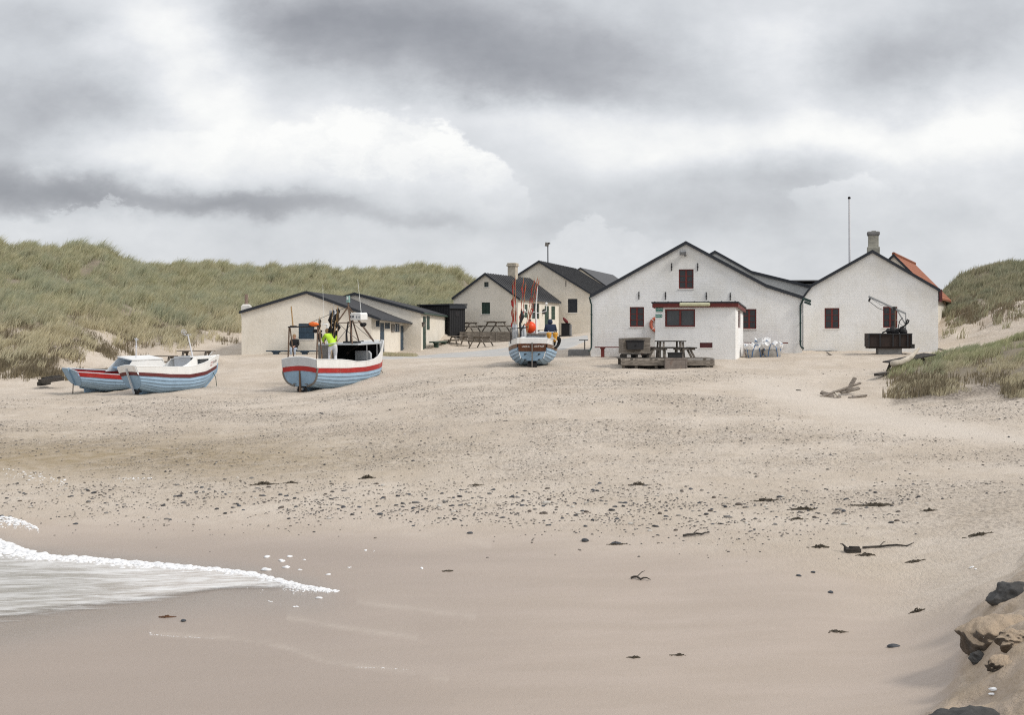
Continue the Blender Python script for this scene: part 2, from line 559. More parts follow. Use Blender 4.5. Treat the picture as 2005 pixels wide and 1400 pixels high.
def bilin(A, px, ld, x0, x1, y0, y1):
    ny, nx = A.shape
    u = np.clip((px - x0) / (x1 - x0) * (nx - 1), 0, nx - 1.001)
    v = np.clip((ld - y0) / (y1 - y0) * (ny - 1), 0, ny - 1.001)
    i, j = np.floor(u).astype(int), np.floor(v).astype(int)
    fu, fv = u - i, v - j
    return (A[j, i] * (1 - fu) + A[j, i + 1] * fu) * (1 - fv) + (A[j + 1, i] * (1 - fu) + A[j + 1, i + 1] * fu) * fv


_Z = bilin(_Zs, _PX, _LD, -900, 2800, GLD[0], GLD[-1])
DUNE = sstep(_Z, 4.3, 6.0) * sstep(_DD, 66, 82)                       # rough, hummocky ground
DUNE = np.maximum(DUNE, sstep(_DD, 70, 78) * sstep(470 - _PX, 0, 60) * .7)
DUNE = np.maximum(DUNE, sstep(_PX, 1850, 1900) * sstep(_DD, 78, 90))
MOUND = sstep(_PX, 1735, 1800) * sstep(_DD, 47, 50) * (1 - sstep(_DD, 60, 66))
_PYr = HY + (ZC - _Z) / _DD * F
_trk = np.interp(_PX, [1380, 1450, 1550, 1650, 1750, 1900, 2005, 2300], [730, 748, 772, 800, 824, 846, 862, 900])
TRACK = np.exp(-((_PYr - _trk) / np.interp(_PX, [1380, 1600, 2005], [18, 30, 14])) ** 2) * sstep(_PX, 1380, 1520)
ROUGH = (1 - .8 * TRACK) * sstep(_DD, 26, 34) * (1 - DUNE) * (1 - sstep(_DD, 72, 80))
_Y = _DD
_Z = _Z + DUNE * (.75 * fbm(_XX / 6.5, _Y / 7.5, 3) + .35 * fbm(_XX / 1.9 + 9, _Y / 2.2, 3))
_Z = _Z + MOUND * .22 * fbm(_XX / 2.3 + 3, _Y / 2.6, 3)
_Z = _Z + ROUGH * (.06 * fbm(_XX / 1.5, _Y / 2.0, 3) + .10 * fbm(_XX / 6, _Y / 5, 2) + .035 * fbm(_XX / .55, _Y / .9, 2))
BANK = sstep(_PX, 1840, 1900) * (1 - sstep(_DD, 19, 23))               # wind-sculpted sand round the boulders
_Z = _Z + BANK * (.05 * fbm(_XX / .8, _Y / 1.1, 4) + .04 * fbm(_XX / 2.2 + 4, _Y / 1.5, 2))
_Z = _Z + .012 * (1 - sstep(_DD, 30, 40)) * fbm(_XX / 2.5, _Y / 1.2, 3)


_PY0 = HY + (ZC - _Z) / _DD * F
_E0 = np.interp(_PY0, [1000, 1120, 1165, 1185, 1262, 1300, 1330, 1400, 1600], [2050, 1985, 1935, 1893, 1880, 1866, 1852, 1800, 1650])
_Z = _Z + .12 * sstep(_PX + 26 * fbm(_XX / .5, _Y / .6, 3), _E0, _E0 + 50) * (1 - sstep(_DD, 19, 23)) * (1 + .9 * fbm(_XX / .4, _Y / .55, 3))
_Z = _Z - (.42 + .36 * (_PX < 1200)) * DUNE * sstep(_Z, 5.5, 7.5)


def gz(x, y):
    x, y = np.asarray(x, float), np.asarray(y, float)
    y = np.maximum(y, 5.01)
    r = bilin(_Z, CX + F * x / y, np.log(y), GPX[0], GPX[-1], GLD[0], GLD[-1])
    return float(r) if r.ndim == 0 else r


def hit(px, py, dmin=8.0, dmax=180.0):
    """where the line of sight through photo point (px, py) meets the ground"""
    D = np.exp(np.linspace(math.log(dmin), math.log(dmax), 4000))
    x = (px - CX) / F * D
    z = ZC - (py - HY) / F * D
    below = np.nonzero(z <= gz(x, D))[0]
    d = D[below[0]] if len(below) else dmax
    return Vector(((px - CX) / F * d, d, gz((px - CX) / F * d, d)))


def onground(px, D, lift=0.0):
    x = (px - CX) / F * D
    return Vector((x, D, gz(x, D) + lift))


def grid_object(name, XX, YY, ZZ, material, attrs=None):
    ny, nx = XX.shape
    co = np.stack([XX, YY, ZZ], -1).reshape(-1, 3).astype(np.float32)
    i = np.arange(nx * ny).reshape(ny, nx)
    q = np.stack([i[:-1, :-1], i[:-1, 1:], i[1:, 1:], i[1:, :-1]], -1).reshape(-1)
    return raw_mesh(name, co, q.astype(np.int32), 4, material, attrs, True)


def raw_mesh(name, co, idx, k, material, attrs=None, smooth=False):
    me = bpy.data.meshes.new(name)
    n, nf = len(co), len(idx) // k
    me.vertices.add(n)
    me.vertices.foreach_set('co', np.ascontiguousarray(co, np.float32).ravel())
    me.loops.add(len(idx))
    me.loops.foreach_set('vertex_index', np.ascontiguousarray(idx, np.int32))
    me.polygons.add(nf)
    me.polygons.foreach_set('loop_start', np.arange(0, nf * k, k, dtype=np.int32))
    me.polygons.foreach_set('loop_total', np.full(nf, k, np.int32))
    if smooth: me.polygons.foreach_set('use_smooth', np.ones(nf, bool))
    me.update(calc_edges=True)
    me.validate()
    for key, arr in (attrs or {}).items():
        a = me.attributes.new(key, 'FLOAT', 'POINT')
        a.data.foreach_set('value', np.ascontiguousarray(arr, np.float32).ravel())
    me.materials.append(material)
    o = bpy.data.objects.new(name, me)
    COL.objects.link(o)
    return o


# ---- plan-view maps that say what the ground is made of
def rowof(XX, YY, ZZ): return HY + (ZC - ZZ) / YY * F
_PY = rowof(_XX, _DD, _Z)
_wob = 18 * fbm(_XX / 3.0, _Y / 3.0, 4)


def curve(x, pts):
    a = np.array(pts, float)
    return np.interp(x, a[:, 0], a[:, 1])


# wet sand below the last tide, in metres from the water: edge runs across the beach
wet_edge = curve(_PX, [(-900, 33), (0, 29.5), (300, 29), (700, 28.2), (1000, 27.5), (1300, 25.5), (1600, 23.3), (1850, 20), (2100, 15), (2800, 8)])
WET = 1 - sstep(_DD + 1.5 * fbm(_XX / 4, _Y / 2, 4), wet_edge - 4.5, wet_edge + 1.5)
GRAVEL = sstep(_DD, wet_edge, wet_edge + 6) * (1 - sstep(_DD, 56, 72)) * (1 - .85 * sstep(_PX, 1400, 1600) * sstep(_DD, 36, 41))
GRAVEL = GRAVEL * np.clip(.62 + 1.6 * fbm(_XX / 5, _Y / 4, 4), .04, 1)
GRAVEL = np.maximum(GRAVEL, .9 * sstep(_PX, 1740, 1800) * sstep(_DD, 38, 42) * (1 - sstep(_DD, 47, 49)))
GRAVEL = np.maximum(GRAVEL, .8 * sstep(_PX, 1880, 1920) * sstep(_DD, 68, 72) * (1 - sstep(_DD, 84, 88)))
GRAVEL = GRAVEL * (1 - .95 * np.clip(TRACK * 1.3, 0, 1))
OCHRE = 1.25 * np.exp(-((_PY - 895) / 45) ** 2) * (1 - sstep(_PX, 300, 1150)) * sstep(_DD, 29, 32)
EDGE = curve(_PY, [(1000, 2050), (1120, 1985), (1165, 1935), (1185, 1893), (1262, 1880), (1300, 1866), (1330, 1852), (1400, 1800), (1600, 1650)])
BK = sstep(_PX + 26 * fbm(_XX / .5, _Y / .6, 3), EDGE, EDGE + 42) * (_DD < 24)
DAMP = WET * (1 - sstep(_PX + 120 * fbm(_XX / 2, _Y / 1.2, 3), 500, 1350)) * sstep(_PY, 1000, 1100)
TL = np.zeros_like(_PX)
for tl in ([(290, 1240), (450, 1252), (560, 1270), (640, 1300), (760, 1312), (880, 1335)], [(560, 1210), (700, 1235), (820, 1250)], [(700, 1180), (820, 1195), (930, 1210)], [(100, 1025), (300, 1020), (450, 1025)], [(780, 1045), (900, 1055), (960, 1070)], [(880, 1335), (930, 1350), (860, 1385), (800, 1400)]):
    yy = curve(_PX, tl)
    TL = np.maximum(TL, np.exp(-((_PY - yy) / 5.0) ** 2) * (_PX > tl[0][0]) * (_PX < tl[-1][0]) * np.clip(.7 + 1.5 * fbm(_XX / .7, _Y / .7, 2), 0, 1) + .45 * np.exp(-np.maximum(0, (yy - _PY)) / 22.) * (_PY < yy) * (_PX > tl[0][0]) * (_PX < tl[-1][0]))
_lo = curve(_PX, [(-700, 1400), (-300, 1330), (0, 1240), (180, 1203), (370, 1172), (430, 1160), (660, 1162), (700, 1165)])
_up = curve(_PX, [(-700, 985), (-300, 1015), (0, 1062), (60, 1085), (250, 1100), (430, 1115), (500, 1124), (655, 1158)])
GLOSS = np.where(_PY > _lo, np.exp(-((_PY - _lo) / 38.0) ** 2), np.where(_PY < _up, np.exp(-((_PY - _up) / 16.0) ** 2), 1.0)) * (1 - sstep(_PX, 600, 700)) * (_DD < 30)
# vegetation cover
foot = curve(_PX, [(-900, 745), (0, 742), (90, 735), (140, 712), (190, 690), (240, 690), (330, 690), (400, 672), (470, 655), (560, 690), (900, 690), (1000, 660), (1150, 640), (1152, 0), (2800, 0)])
G1 = (_DD > 71) * sstep(foot - _PY + _wob, -4, 26) * (1 - sstep(_PX, 1110, 1150))
lowpart = sstep(_PY + _wob * 2.2, 606, 650) * (1 - sstep(_PX, 240, 330))
lowpart2 = .6 * sstep(_PY + _wob * 2.0, 640, 690) * (1 - sstep(_PX, 430, 500))
G1 = np.where(_PX > 472, 0, G1)
G1 = G1 * (1 - .25 * lowpart) * (1 - .6 * lowpart2)
G1 = G1 * (1 - .8 * sstep(fbm(_XX / 4.2 + 2, _Y / 4.2, 3), .16, .42) * sstep(_PY, 600, 640))
G1 = np.where((_DD > 84) & (_PX > 470) & (_PX < 1110), np.maximum(G1, sstep(_Z, 4.4, 5.6)), G1)
G2 = sstep(_PX, 1838, 1850) * sstep(_DD, 90, 97) * (1 - .75 * sstep(_PY + 1.8 * _wob, 600, 650))
G2 = np.maximum(G2, .35 * sstep(_PX, 1838, 1860) * sstep(_DD, 82, 88) * sstep(fbm(_XX / 3, _Y / 3, 3), .05, .3))
moundfoot = curve(_PX, [(1730, 790), (1760, 775), (1850, 770), (1930, 755), (1958, 758), (1980, 785), (2010, 812), (2100, 835), (2800, 835)])
G3 = sstep(_PX + 2.0 * _wob, 1742, 1765) * sstep(moundfoot - _PY + _wob, -6, 12) * (_DD > 46.5) * (_DD < 62)
GRASSF = np.maximum(np.maximum(G1, G2), G3)
DARKROOT = np.clip(sstep(_PX, 1735, 1760) * (_DD > 46) * (_DD < 60) * sstep(_PY - moundfoot + _wob, -30, 0) * (1 - sstep(_PY - moundfoot + _wob, 8, 26)), 0, 1)


def sample(A, x, y):
    return bilin(A, CX + F * x / y, np.log(y), GPX[0], GPX[-1], GLD[0], GLD[-1])


# ---- sand material
m, t, b = new_mat('beach_sand')
pos = t.node('ShaderNodeNewGeometry').outputs['Position']
def att(nm): return t.node('ShaderNodeAttribute', attribute_name=nm).outputs['Fac']
wet, grav, ochre, grassf, root = att('wet'), att('gravel'), att('ochre'), att('grass'), att('root')
nA = t.noise(pos, .35, 6, .6)
nB = t.noise(pos, 2.2, 6, .65)
nC = t.noise(t.vmul(pos, (1, .45, 1)), 14.0, 5, .7)
nF = t.noise(pos, 60.0, 3, .7)
dry = t.mix(t.smooth(nA, .35, .65), (.555, .475, .385), (.64, .56, .47))
dry = t.mix(t.math('MULTIPLY', t.smooth(nB, .42, .68), .4), dry, (.48, .40, .31))
wetc = t.mix(t.smooth(t.noise(t.vmul(pos, (.5, 1.6, 1)), .8, 6, .6), .35, .68), (.42, .345, .28), (.46, .38, .315))
damp, bank = att('damp'), att('bank')
wetc = t.mix(t.math('MULTIPLY', damp, .75), wetc, (.335, .275, .23))
wetc = t.mix(t.math('MULTIPLY', att('tideline'), .35), wetc, (.52, .45, .38))
wetc = t.mix(t.math('MULTIPLY', att('gloss'), .6), wetc, (.27, .225, .185))
dry = t.mix(t.math('MULTIPLY', att('track'), .7), dry, (.66, .59, .51))
c = t.mix(wet, dry, wetc)
c = t.mix(t.math('MULTIPLY', bank, t.smooth(nB, .3, .7, .4, 1.0)), c, (.42, .325, .225))
c = t.mix(t.math('MULTIPLY', bank, t.smooth(nC, .5, .72, 0, .5)), c, (.22, .165, .11))
c = t.mix(t.math('MULTIPLY', ochre, t.smooth(nB, .25, .7, .35, .75)), c, (.33, .255, .15))
gm = t.math('MULTIPLY', grav, t.smooth(nC, .46, .64))
c = t.mix(t.math('MULTIPLY', gm, .58), c, (.20, .165, .13))
gp = t.math('MULTIPLY', grav, t.smooth(t.noise(pos, 34, 3, .6), .60, .70))
c = t.mix(t.math('MULTIPLY', gp, .75), c, (.10, .09, .08))
gw = t.math('MULTIPLY', grav, t.smooth(t.noise(t.vmul(pos, (1, 1, 1.3)), 29, 2, .6), .68, .75))
c = t.mix(t.math('MULTIPLY', gw, .8), c, (.66, .62, .56))
c = t.mix(t.math('MULTIPLY', grassf, .75), c, t.mix(t.smooth(nB, .35, .65), (.11, .092, .058), (.20, .165, .105)))
c = t.mix(t.math('MULTIPLY', root, t.smooth(nC, .35, .6, .3, .9)), c, (.11, .09, .072))
c = t.mix(t.math('MULTIPLY', t.smooth(nF, .55, .8), .25), c, (.24, .20, .165))
t.l.new(c, b.inputs['Base Color'])
t.l.new(t.smooth(wet, 0, 1, .92, .52), b.inputs['Roughness'])
gl = att('gloss')
t.l.new(t.math('SUBTRACT', t.smooth(wet, 0, 1, .92, .52), t.math('MULTIPLY', gl, .30)), b.inputs['Roughness'])
b.inputs['Specular IOR Level'].default_value = .3
h = t.math('ADD', t.math('MULTIPLY', nC, t.smooth(wet, 0, 1, 1.0, .12)), t.math('MULTIPLY', nF, t.smooth(wet, 0, 1, .25, .14)))
h = t.math('ADD', h, t.math('MULTIPLY', nB, t.smooth(wet, 0, 1, 1.2, .25)))
nR = t.noise(t.vmul(pos, (1, .6, 1)), 5.5, 5, .6)
h = t.math('ADD', h, t.math('MULTIPLY', t.math('MULTIPLY', nR, grav), 2.2))
h = t.math('ADD', h, t.math('MULTIPLY', nB, t.math('MULTIPLY', bank, 2.0)))
t.l.new(t.bump(h, .8, .07), b.inputs['Normal'])
M['sand'] = m
ground = grid_object('ground', _XX, _DD, _Z, m, {'wet': WET, 'gravel': GRAVEL, 'ochre': OCHRE, 'grass': GRASSF, 'root': DARKROOT, 'damp': DAMP, 'bank': BK, 'tideline': TL, 'gloss': GLOSS, 'track': TRACK})
tag(ground, 'pale sandy beach rising to dunes behind the fishing huts', 'beach', kind='structure')

# ---- concrete road up through the huts
def strip(name, left, right, material, lift, cat, label, n=160, m_=24):
    """ground-hugging sheet between two photo-space edges traced on the ground"""
    L = [hit(*p) for p in left]; Rr = [hit(*p) for p in right]
    def res(pts):
        d = np.concatenate([[0], np.cumsum([(pts[i + 1] - pts[i]).length for i in range(len(pts) - 1)])])
        s = np.linspace(0, d[-1], n)
        return np.stack([np.interp(s, d, [p[k] for p in pts]) for k in (0, 1)], -1)
    a, b2 = res(L), res(Rr)
    u = np.linspace(0, 1, m_)[:, None, None]
    g = a[None] * (1 - u) + b2[None] * u
    wobble = .12 * fbm(g[..., 0] / 1.5, g[..., 1] / 1.5, 3) * (np.abs(u[..., 0] - .5) > .49)
    X, Y = g[..., 0], g[..., 1] + wobble * 3
    uu = np.abs(u[..., 0] - .5) * 2 + 0 * X
    o = grid_object(name, X, Y, gz(X, Y) + lift - .10 * sstep(uu, .86, 1.0), material)
    return tag(o, label, cat, kind='structure')
M['road'] = mat('pale_concrete_road', (.44, .43, .41), .85, .12, .7, .2, 30, dirt=(.54, .46, .375), dirt_amt=1.0)
strip('road', [(690, 702), (760, 698.5), (850, 693), (930, 687), (1000, 679), (1060, 669), (1120, 660), (1150, 656)],
      [(690, 706), (760, 704.5), (850, 701), (930, 699), (1010, 697), (1075, 693), (1125, 680), (1152, 667)], M['road'], .03, 'road', 'pale grey concrete road running up between the huts')
# ================================================================== sky and sun
world = bpy.data.worlds.new('World')
scene.world = world
world.use_nodes = True
t = NT(world.node_tree)
bg = world.node_tree.nodes['Background']
outw = world.node_tree.nodes['World Output']
SUN_EL, SUN_AZ = R(43), R(114)          # azimuth measured from +Y (away from the camera) towards +X (right)
sky = t.node('ShaderNodeTexSky', sky_type='NISHITA')
sky.sun_disc = False
sky.sun_elevation = SUN_EL
sky.sun_rotation = SUN_AZ
sky.dust_density = 2.0
vec = t.node('ShaderNodeTexCoord').outputs['Generated']
dx, dy, dz = t.sep(vec)
ady = t.math('MAXIMUM', t.math('ABSOLUTE', dy), .02)
# slope coordinates of the sky: kilo-units where the sky above the huts spans 0..2 across and 0..0.65 down
u = t.math('MULTIPLY_ADD', t.math('DIVIDE', dx, ady), F / 1000, CX / 1000)
v = t.math('SUBTRACT', HY / 1000, t.math('MULTIPLY', t.math('DIVIDE', dz, ady), F / 1000))
p0 = t.comb(u, t.math('MULTIPLY', v, 1.55), 0.0)
w1 = t.noise(p0, 3.0, 7, .58, 0, out=1)
w2 = t.noise(p0, 11.0, 6, .62, 0, out=1)
wx1, wy1, _ = t.sep(w1)
wx2, wy2, _ = t.sep(w2)
def warp(base, a, b, k1, k2):
    q = t.math('MULTIPLY_ADD', t.math('SUBTRACT', a, .5), k1, base)
    return t.math('MULTIPLY_ADD', t.math('SUBTRACT', b, .5), k2, q)
su, sv = warp(u, wx1, wx2, .30, .05), warp(v, wy1, wy2, .16, .03)      # soft masses
cu, cv = warp(u, wx1, wx2, .20, .15), warp(v, wy1, wy2, .16, .14)    # crisp cumulus edges


def gauss(U, V, cx, cy, rx, ry):
    a = t.math('MULTIPLY', t.math('SUBTRACT', U, cx / 1000), 1000 / rx)
    b_ = t.math('MULTIPLY', t.math('SUBTRACT', V, cy / 1000), 1000 / ry)
    r2 = t.math('ADD', t.math('MULTIPLY', a, a), t.math('MULTIPLY', b_, b_))
    return t.math('POWER', 2.718, t.math('MULTIPLY', r2, -1.0))


def total(terms):
    s = terms[0]
    for k in terms[1:]: s = t.math('ADD', s, k)
    return s


fine = t.noise(p0, 5.0, 8, .6)
mid = t.noise(p0, 1.7, 5, .55)
# grey base layer, darker where thick
DARK = [(780, 50, 330, 95, .95), (1060, 130, 300, 72, .9), (620, 20, 180, 70, .45), (1800, 120, 190, 85, .62), (1960, 20, 120, 60, .3), (120, 190, 230, 62, .62), (20, 300, 120, 75, .55),
        (330, 398, 340, 27, .95), (60, 366, 220, 32, .9), (560, 412, 240, 24, .6), (820, 428, 190, 20, .35), (60, 50, 150, 60, .35), (1330, 395, 260, 55, .34), (1500, 345, 160, 38, .28), (900, 260, 110, 45, .2), (1640, 455, 400, 60, .2)]
LIGHT = [(310, 60, 150, 90, .75), (400, 170, 95, 90, .5), (1545, 110, 75, 130, .5), (1950, 200, 120, 110, .4), (1450, 270, 420, 55, .34), (1750, 265, 280, 50, .36), (560, 265, 300, 75, .62), (300, 320, 240, 45, .35), (1010, 215, 200, 24, .25), (1250, 300, 160, 40, .25), (1150, 240, 300, 35, .3), (1900, 330, 160, 80, .25), (1450, 60, 70, 60, .3)]
dark = total([t.math('MULTIPLY', gauss(su, sv, *d[:4]), d[4]) for d in DARK])
light = total([t.math('MULTIPLY', gauss(su, sv, *d[:4]), d[4]) for d in LIGHT])
base = t.math('ADD', .67, t.math('MULTIPLY', t.math('SUBTRACT', mid, .5), .16))
base = t.math('ADD', base, t.math('MULTIPLY', t.math('SUBTRACT', fine, .5), .34))
base = t.math('ADD', base, t.math('MULTIPLY', light, .40))
base = t.math('SUBTRACT', base, t.math('MULTIPLY', dark, .36))
base = t.math('MINIMUM', t.math('MAXIMUM', base, .22), .97)
# crisp cumulus heads in front: bright crown, fading grey foot
CUM = [(620, 330, 260, 120), (790, 330, 110, 105), (880, 385, 130, 65), (980, 398, 60, 42), (300, 330, 220, 80)]
CUM2 = [(1160, 475, 110, 52), (1110, 500, 90, 45), (1235, 505, 70, 35)]
CUM3 = [(1700, 372, 75, 52), (1790, 400, 85, 26), (1620, 400, 90, 28)]
CUM4 = [(190, 440, 110, 42), (60, 455, 110, 36)]


def cumulus(lobes, lo, hi, foot, soft, gain):
    f = total([gauss(cu, cv, *l) for l in lobes])
    f = t.math('MULTIPLY_ADD', t.math('SUBTRACT', fine, .5), .5, f)
    a = t.smooth(f, lo, hi)
    a = t.math('MULTIPLY', a, t.smooth(sv, (foot - soft) / 1000, (foot + soft) / 1000, 1.0, 0.0))
    return t.math('MULTIPLY', a, gain)


a1 = t.math('MULTIPLY', cumulus(CUM, .39, .66, 388, 60, .92), t.smooth(cu, .22, .74, .12, 1.0))
a2 = cumulus(CUM2, .40, .70, 545, 80, .5)
a3 = cumulus(CUM3, .36, .74, 412, 34, .75)
a4 = cumulus(CUM4, .40, .7, 475, 30, .42)
shade = t.math('ADD', .95, t.math('MULTIPLY', t.math('SUBTRACT', t.noise(t.comb(cu, cv, 0.0), 6.0, 7, .6), .5), .55))
shade = t.math('SUBTRACT', shade, t.smooth(sv, .25, .42, 0, .22))
L = base
for a in (a4, a3, a2, a1):
    nd = t.node('ShaderNodeMix', data_type='FLOAT')
    t.put(nd.inputs[0], a); t.put(nd.inputs[2], L); t.put(nd.inputs[3], shade)
    L = nd.outputs[0]
# colour: cool lilac greys in the shade, neutral white in the light
ramp = t.node('ShaderNodeValToRGB')
t.l.new(L, ramp.inputs['Fac'])
el = ramp.color_ramp.elements
el[0].position, el[0].color = .20, sc(147, 149, 155) + (1,)
el[1].position, el[1].color = .95, sc(250, 250, 248) + (1,)
for p_, c_ in ((.40, sc(174, 176, 181)), (.60, sc(205, 208, 212)), (.78, sc(226, 228, 231))):
    e = el.new(p_); e.color = c_ + (1,)
cloud = ramp.outputs['Color']
# thick bright overcast overhead (never seen, lights the place)
over = t.smooth(dz, .24, .6)
cloud = t.mix(over, cloud, (.80, .82, .86))
lp = t.mix(.93, t.mix(1.0, sky.outputs['Color'], (.10, .10, .10), 'MULTIPLY'), cloud)
below = t.smooth(dz, -.06, 0.0)
lp = t.mix(below, (.40, .36, .31), lp)
t.l.new(lp, bg.inputs['Color'])
bg.inputs['Strength'].default_value = 1.0
sl = bpy.data.lights.new('sun', 'SUN')
sl.energy = 2.0
sl.angle = R(11)
sl.color = (1.0, .955, .89)
sun = bpy.data.objects.new('sun', sl)
COL.objects.link(sun)
sd = Vector((math.sin(SUN_AZ) * math.cos(SUN_EL), math.cos(SUN_AZ) * math.cos(SUN_EL), math.sin(SUN_EL)))
sun.rotation_euler = sd.to_track_quat('Z', 'Y').to_euler()
scene.view_settings.view_transform = 'Standard'
scene.view_settings.look = 'None'
scene.view_settings.exposure = 0.10
scene.view_settings.gamma = 1.0
scene.view_settings.use_curve_mapping = False
# ================================================================== grass, stones, foam, water
def ray_rows(px, D):
    x = (px - CX) / F * D
    return x, D


def grass_material(name, greens, straw, k_straw):
    m, t, b = new_mat(name)
    tint = t.node('ShaderNodeAttribute', attribute_name='tint').outputs['Fac']
    hgt = t.node('ShaderNodeAttribute', attribute_name='tip').outputs['Fac']
    pos = t.node('ShaderNodeNewGeometry').outputs['Position']
    n = t.noise(pos, .33, 5, .6)
    n2 = t.noise(pos, 1.5, 4, .6)
    c = t.mix(tint, greens[0], greens[1])
    c = t.mix(t.smooth(n, .42, .64), c, greens[2])
    dead = t.math('ADD', t.math('MULTIPLY', t.smooth(n2, .40, .68), .45), t.math('MULTIPLY', tint, .35))
    dead = t.math('ADD', dead, t.node('ShaderNodeAttribute', attribute_name='dry').outputs['Fac'], clamp=True)
    c = t.mix(t.math('MULTIPLY', dead, k_straw), c, straw)
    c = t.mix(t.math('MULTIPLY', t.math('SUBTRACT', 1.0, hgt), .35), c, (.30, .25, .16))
    t.l.new(c, b.inputs['Base Color'])
    b.inputs['Roughness'].default_value = .75
    b.inputs['Specular IOR Level'].default_value = .2
    tr = t.node('ShaderNodeBsdfTranslucent')
    t.l.new(c, tr.inputs['Color'])
    mx = t.node('ShaderNodeMixShader')
    mx.inputs[0].default_value = .22
    t.l.new(b.outputs[0], mx.inputs[1]); t.l.new(tr.outputs[0], mx.inputs[2])
    t.l.new(mx.outputs[0], m.node_tree.nodes['Material Output'].inputs['Surface'])
    return m


def blades(name, x, y, z, n_bl, h, w, spread, lean, material, label, dry, mid=.55):
    """marram tufts as real blades: each a bent strip of five vertices leaning with the wind"""
    n = len(x)
    N = n * n_bl
    bx = np.repeat(x, n_bl) + RNG.normal(0, 1, N) * spread
    by = np.repeat(y, n_bl) + RNG.normal(0, 1, N) * spread
    bz = gz(bx, by) - .03
    hh = np.repeat(h, n_bl) * RNG.uniform(.55, 1.12, N)
    yaw = RNG.uniform(0, 2 * np.pi, N)
    out = RNG.uniform(.05, .45, N)
    lx = lean[0] + np.cos(yaw) * out
    ly = lean[1] + np.sin(yaw) * out
    ww = w * RNG.uniform(.7, 1.3, N) * .5
    face = RNG.uniform(-.9, .9, N)
    px_, py_ = np.cos(face), np.sin(face)
    co = np.empty((N, 5, 3), np.float32)
    def row(k, f, wd, bend):
        cx_, cy_, cz_ = bx + lx * hh * bend, by + ly * hh * bend, bz + hh * f
        return cx_, cy_, cz_, wd
    for k, (f, wd, bend) in enumerate(((0, 1.0, 0), (mid, .85, .32))):
        cx_, cy_, cz_, wd = row(k, f, wd, bend)
        co[:, 2 * k] = np.stack([cx_ - px_ * ww * wd, cy_ - py_ * ww * wd, cz_], -1)
        co[:, 2 * k + 1] = np.stack([cx_ + px_ * ww * wd, cy_ + py_ * ww * wd, cz_], -1)
    cx_, cy_, cz_, _ = row(2, .95, 0, 1.0)
    co[:, 4] = np.stack([cx_, cy_, cz_], -1)
    base = np.arange(N)[:, None] * 5
    tri = np.concatenate([base + [0, 1, 3], base + [0, 3, 2], base + [2, 3, 4]], 1).reshape(-1)
    tint = np.repeat(np.repeat(RNG.uniform(0, 1, n), n_bl) * .45 + RNG.uniform(0, .55, N), 5)
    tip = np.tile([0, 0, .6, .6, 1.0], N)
    dr = np.repeat(np.repeat(dry, n_bl), 5)
    o = raw_mesh(name, co.reshape(-1, 3), tri.astype(np.int32), 3, material, {'tint': tint, 'tip': tip, 'dry': dr}, False)
    return tag(o, label, 'grass', kind='stuff')


M['marram'] = grass_material('marram_grass', ((.245, .265, .145), (.66, .64, .405), (.375, .42, .295)), (.72, .63, .44), .68)
M['marram_right'] = grass_material('dark_marram_grass', ((.24, .26, .15), (.37, .37, .23), (.25, .29, .20)), (.46, .39, .28), .75)
M['marram_near'] = grass_material('young_marram_grass', ((.31, .35, .17), (.44, .46, .25), (.29, .35, .22)), (.60, .52, .37), .8)


def scatter(n, pxr, Dr, dens, power=2.0):
    """points spread evenly over the ground in a sector, thinned by a density map"""
    d = np.sqrt(RNG.uniform(Dr[0] ** 2, Dr[1] ** 2, n))
    px = RNG.uniform(pxr[0], pxr[1], n)
    x = (px - CX) / F * d
    k = RNG.uniform(0, 1, n) < sample(dens, x, d)
    return x[k], d[k]


clump = lambda A: A * np.clip(.52 + 2.9 * fbm(_XX / 1.6, _Y / 1.6, 3) + .6 * fbm(_XX / 5.5 + 7, _Y / 5.5, 2), .03, 1)
x, y = scatter(72000, (-260, 1120), (71, 142), clump(G1))
z = gz(x, y)
row = rowof(x, y, z)
col = CX + F * x / y
dry_ = np.clip(sstep(row + 25 * fbm(x / 3, y / 3, 3), 600, 660) * .8 + .25 * fbm(x / 5, y / 5, 2), 0, 1)
hgt = np.clip(.64 + 1.25 * fbm(x / 1.6, y / 1.6, 3), .2, 1.4) * (1 - .35 * dry_)
blades('dune_grass', x, y, z, 16, hgt, .036, .17, (.42, .05), M['marram'], 'wind-blown green marram grass covering the long dune on the left', dry_)
x, y = scatter(23000, (1838, 2400), (80, 122), clump(G2))
z = gz(x, y)
dry_ = np.clip(.1 + .4 * fbm(x / 3, y / 3, 3), 0, 1)
blades('dune_grass', x, y, z, 13, np.clip(.55 + .8 * fbm(x / 1.4, y / 1.4, 3), .2, 1.1), .045, .17, (.25, .05), M['marram_right'], 'green marram grass on the steep dune right of the huts', dry_)
x, y = scatter(11000, (1735, 2500), (46.5, 62), clump(G3 * (1 - .5 * sstep(_PY - moundfoot + _wob, -60, -20))))
z = gz(x, y)
row = rowof(x, y, z)
col = CX + F * x / y
dry_ = np.clip(sstep(row - np.interp(col, [1740, 1850, 2005], [742, 708, 684]) + 20 * fbm(x / 1.5, y / 1.5, 3), 0, 30) * 1.0, 0, 1)
blades('mound_grass', x, y, z, 16, np.clip(.36 + .3 * fbm(x / 1.3, y / 1.3, 3), .15, .62) * (1 - .45 * dry_), .022, .10, (.35, .0), M['marram_near'], 'young marram grass on the low sand mound at the right edge', dry_)
M['scrub'] = grass_material('dry_dune_scrub', ((.13, .11, .075), (.21, .175, .12), (.15, .135, .085)), (.30, .24, .16), .5)
SCR = sstep(_PX, -400, -350) * (1 - sstep(_PX + 2 * _wob, 105, 135)) * sstep(_PY + .6 * _wob, 690, 706) * (1 - sstep(_PY + .5 * _wob, 738, 750)) * (_DD > 70) * (_DD < 80)
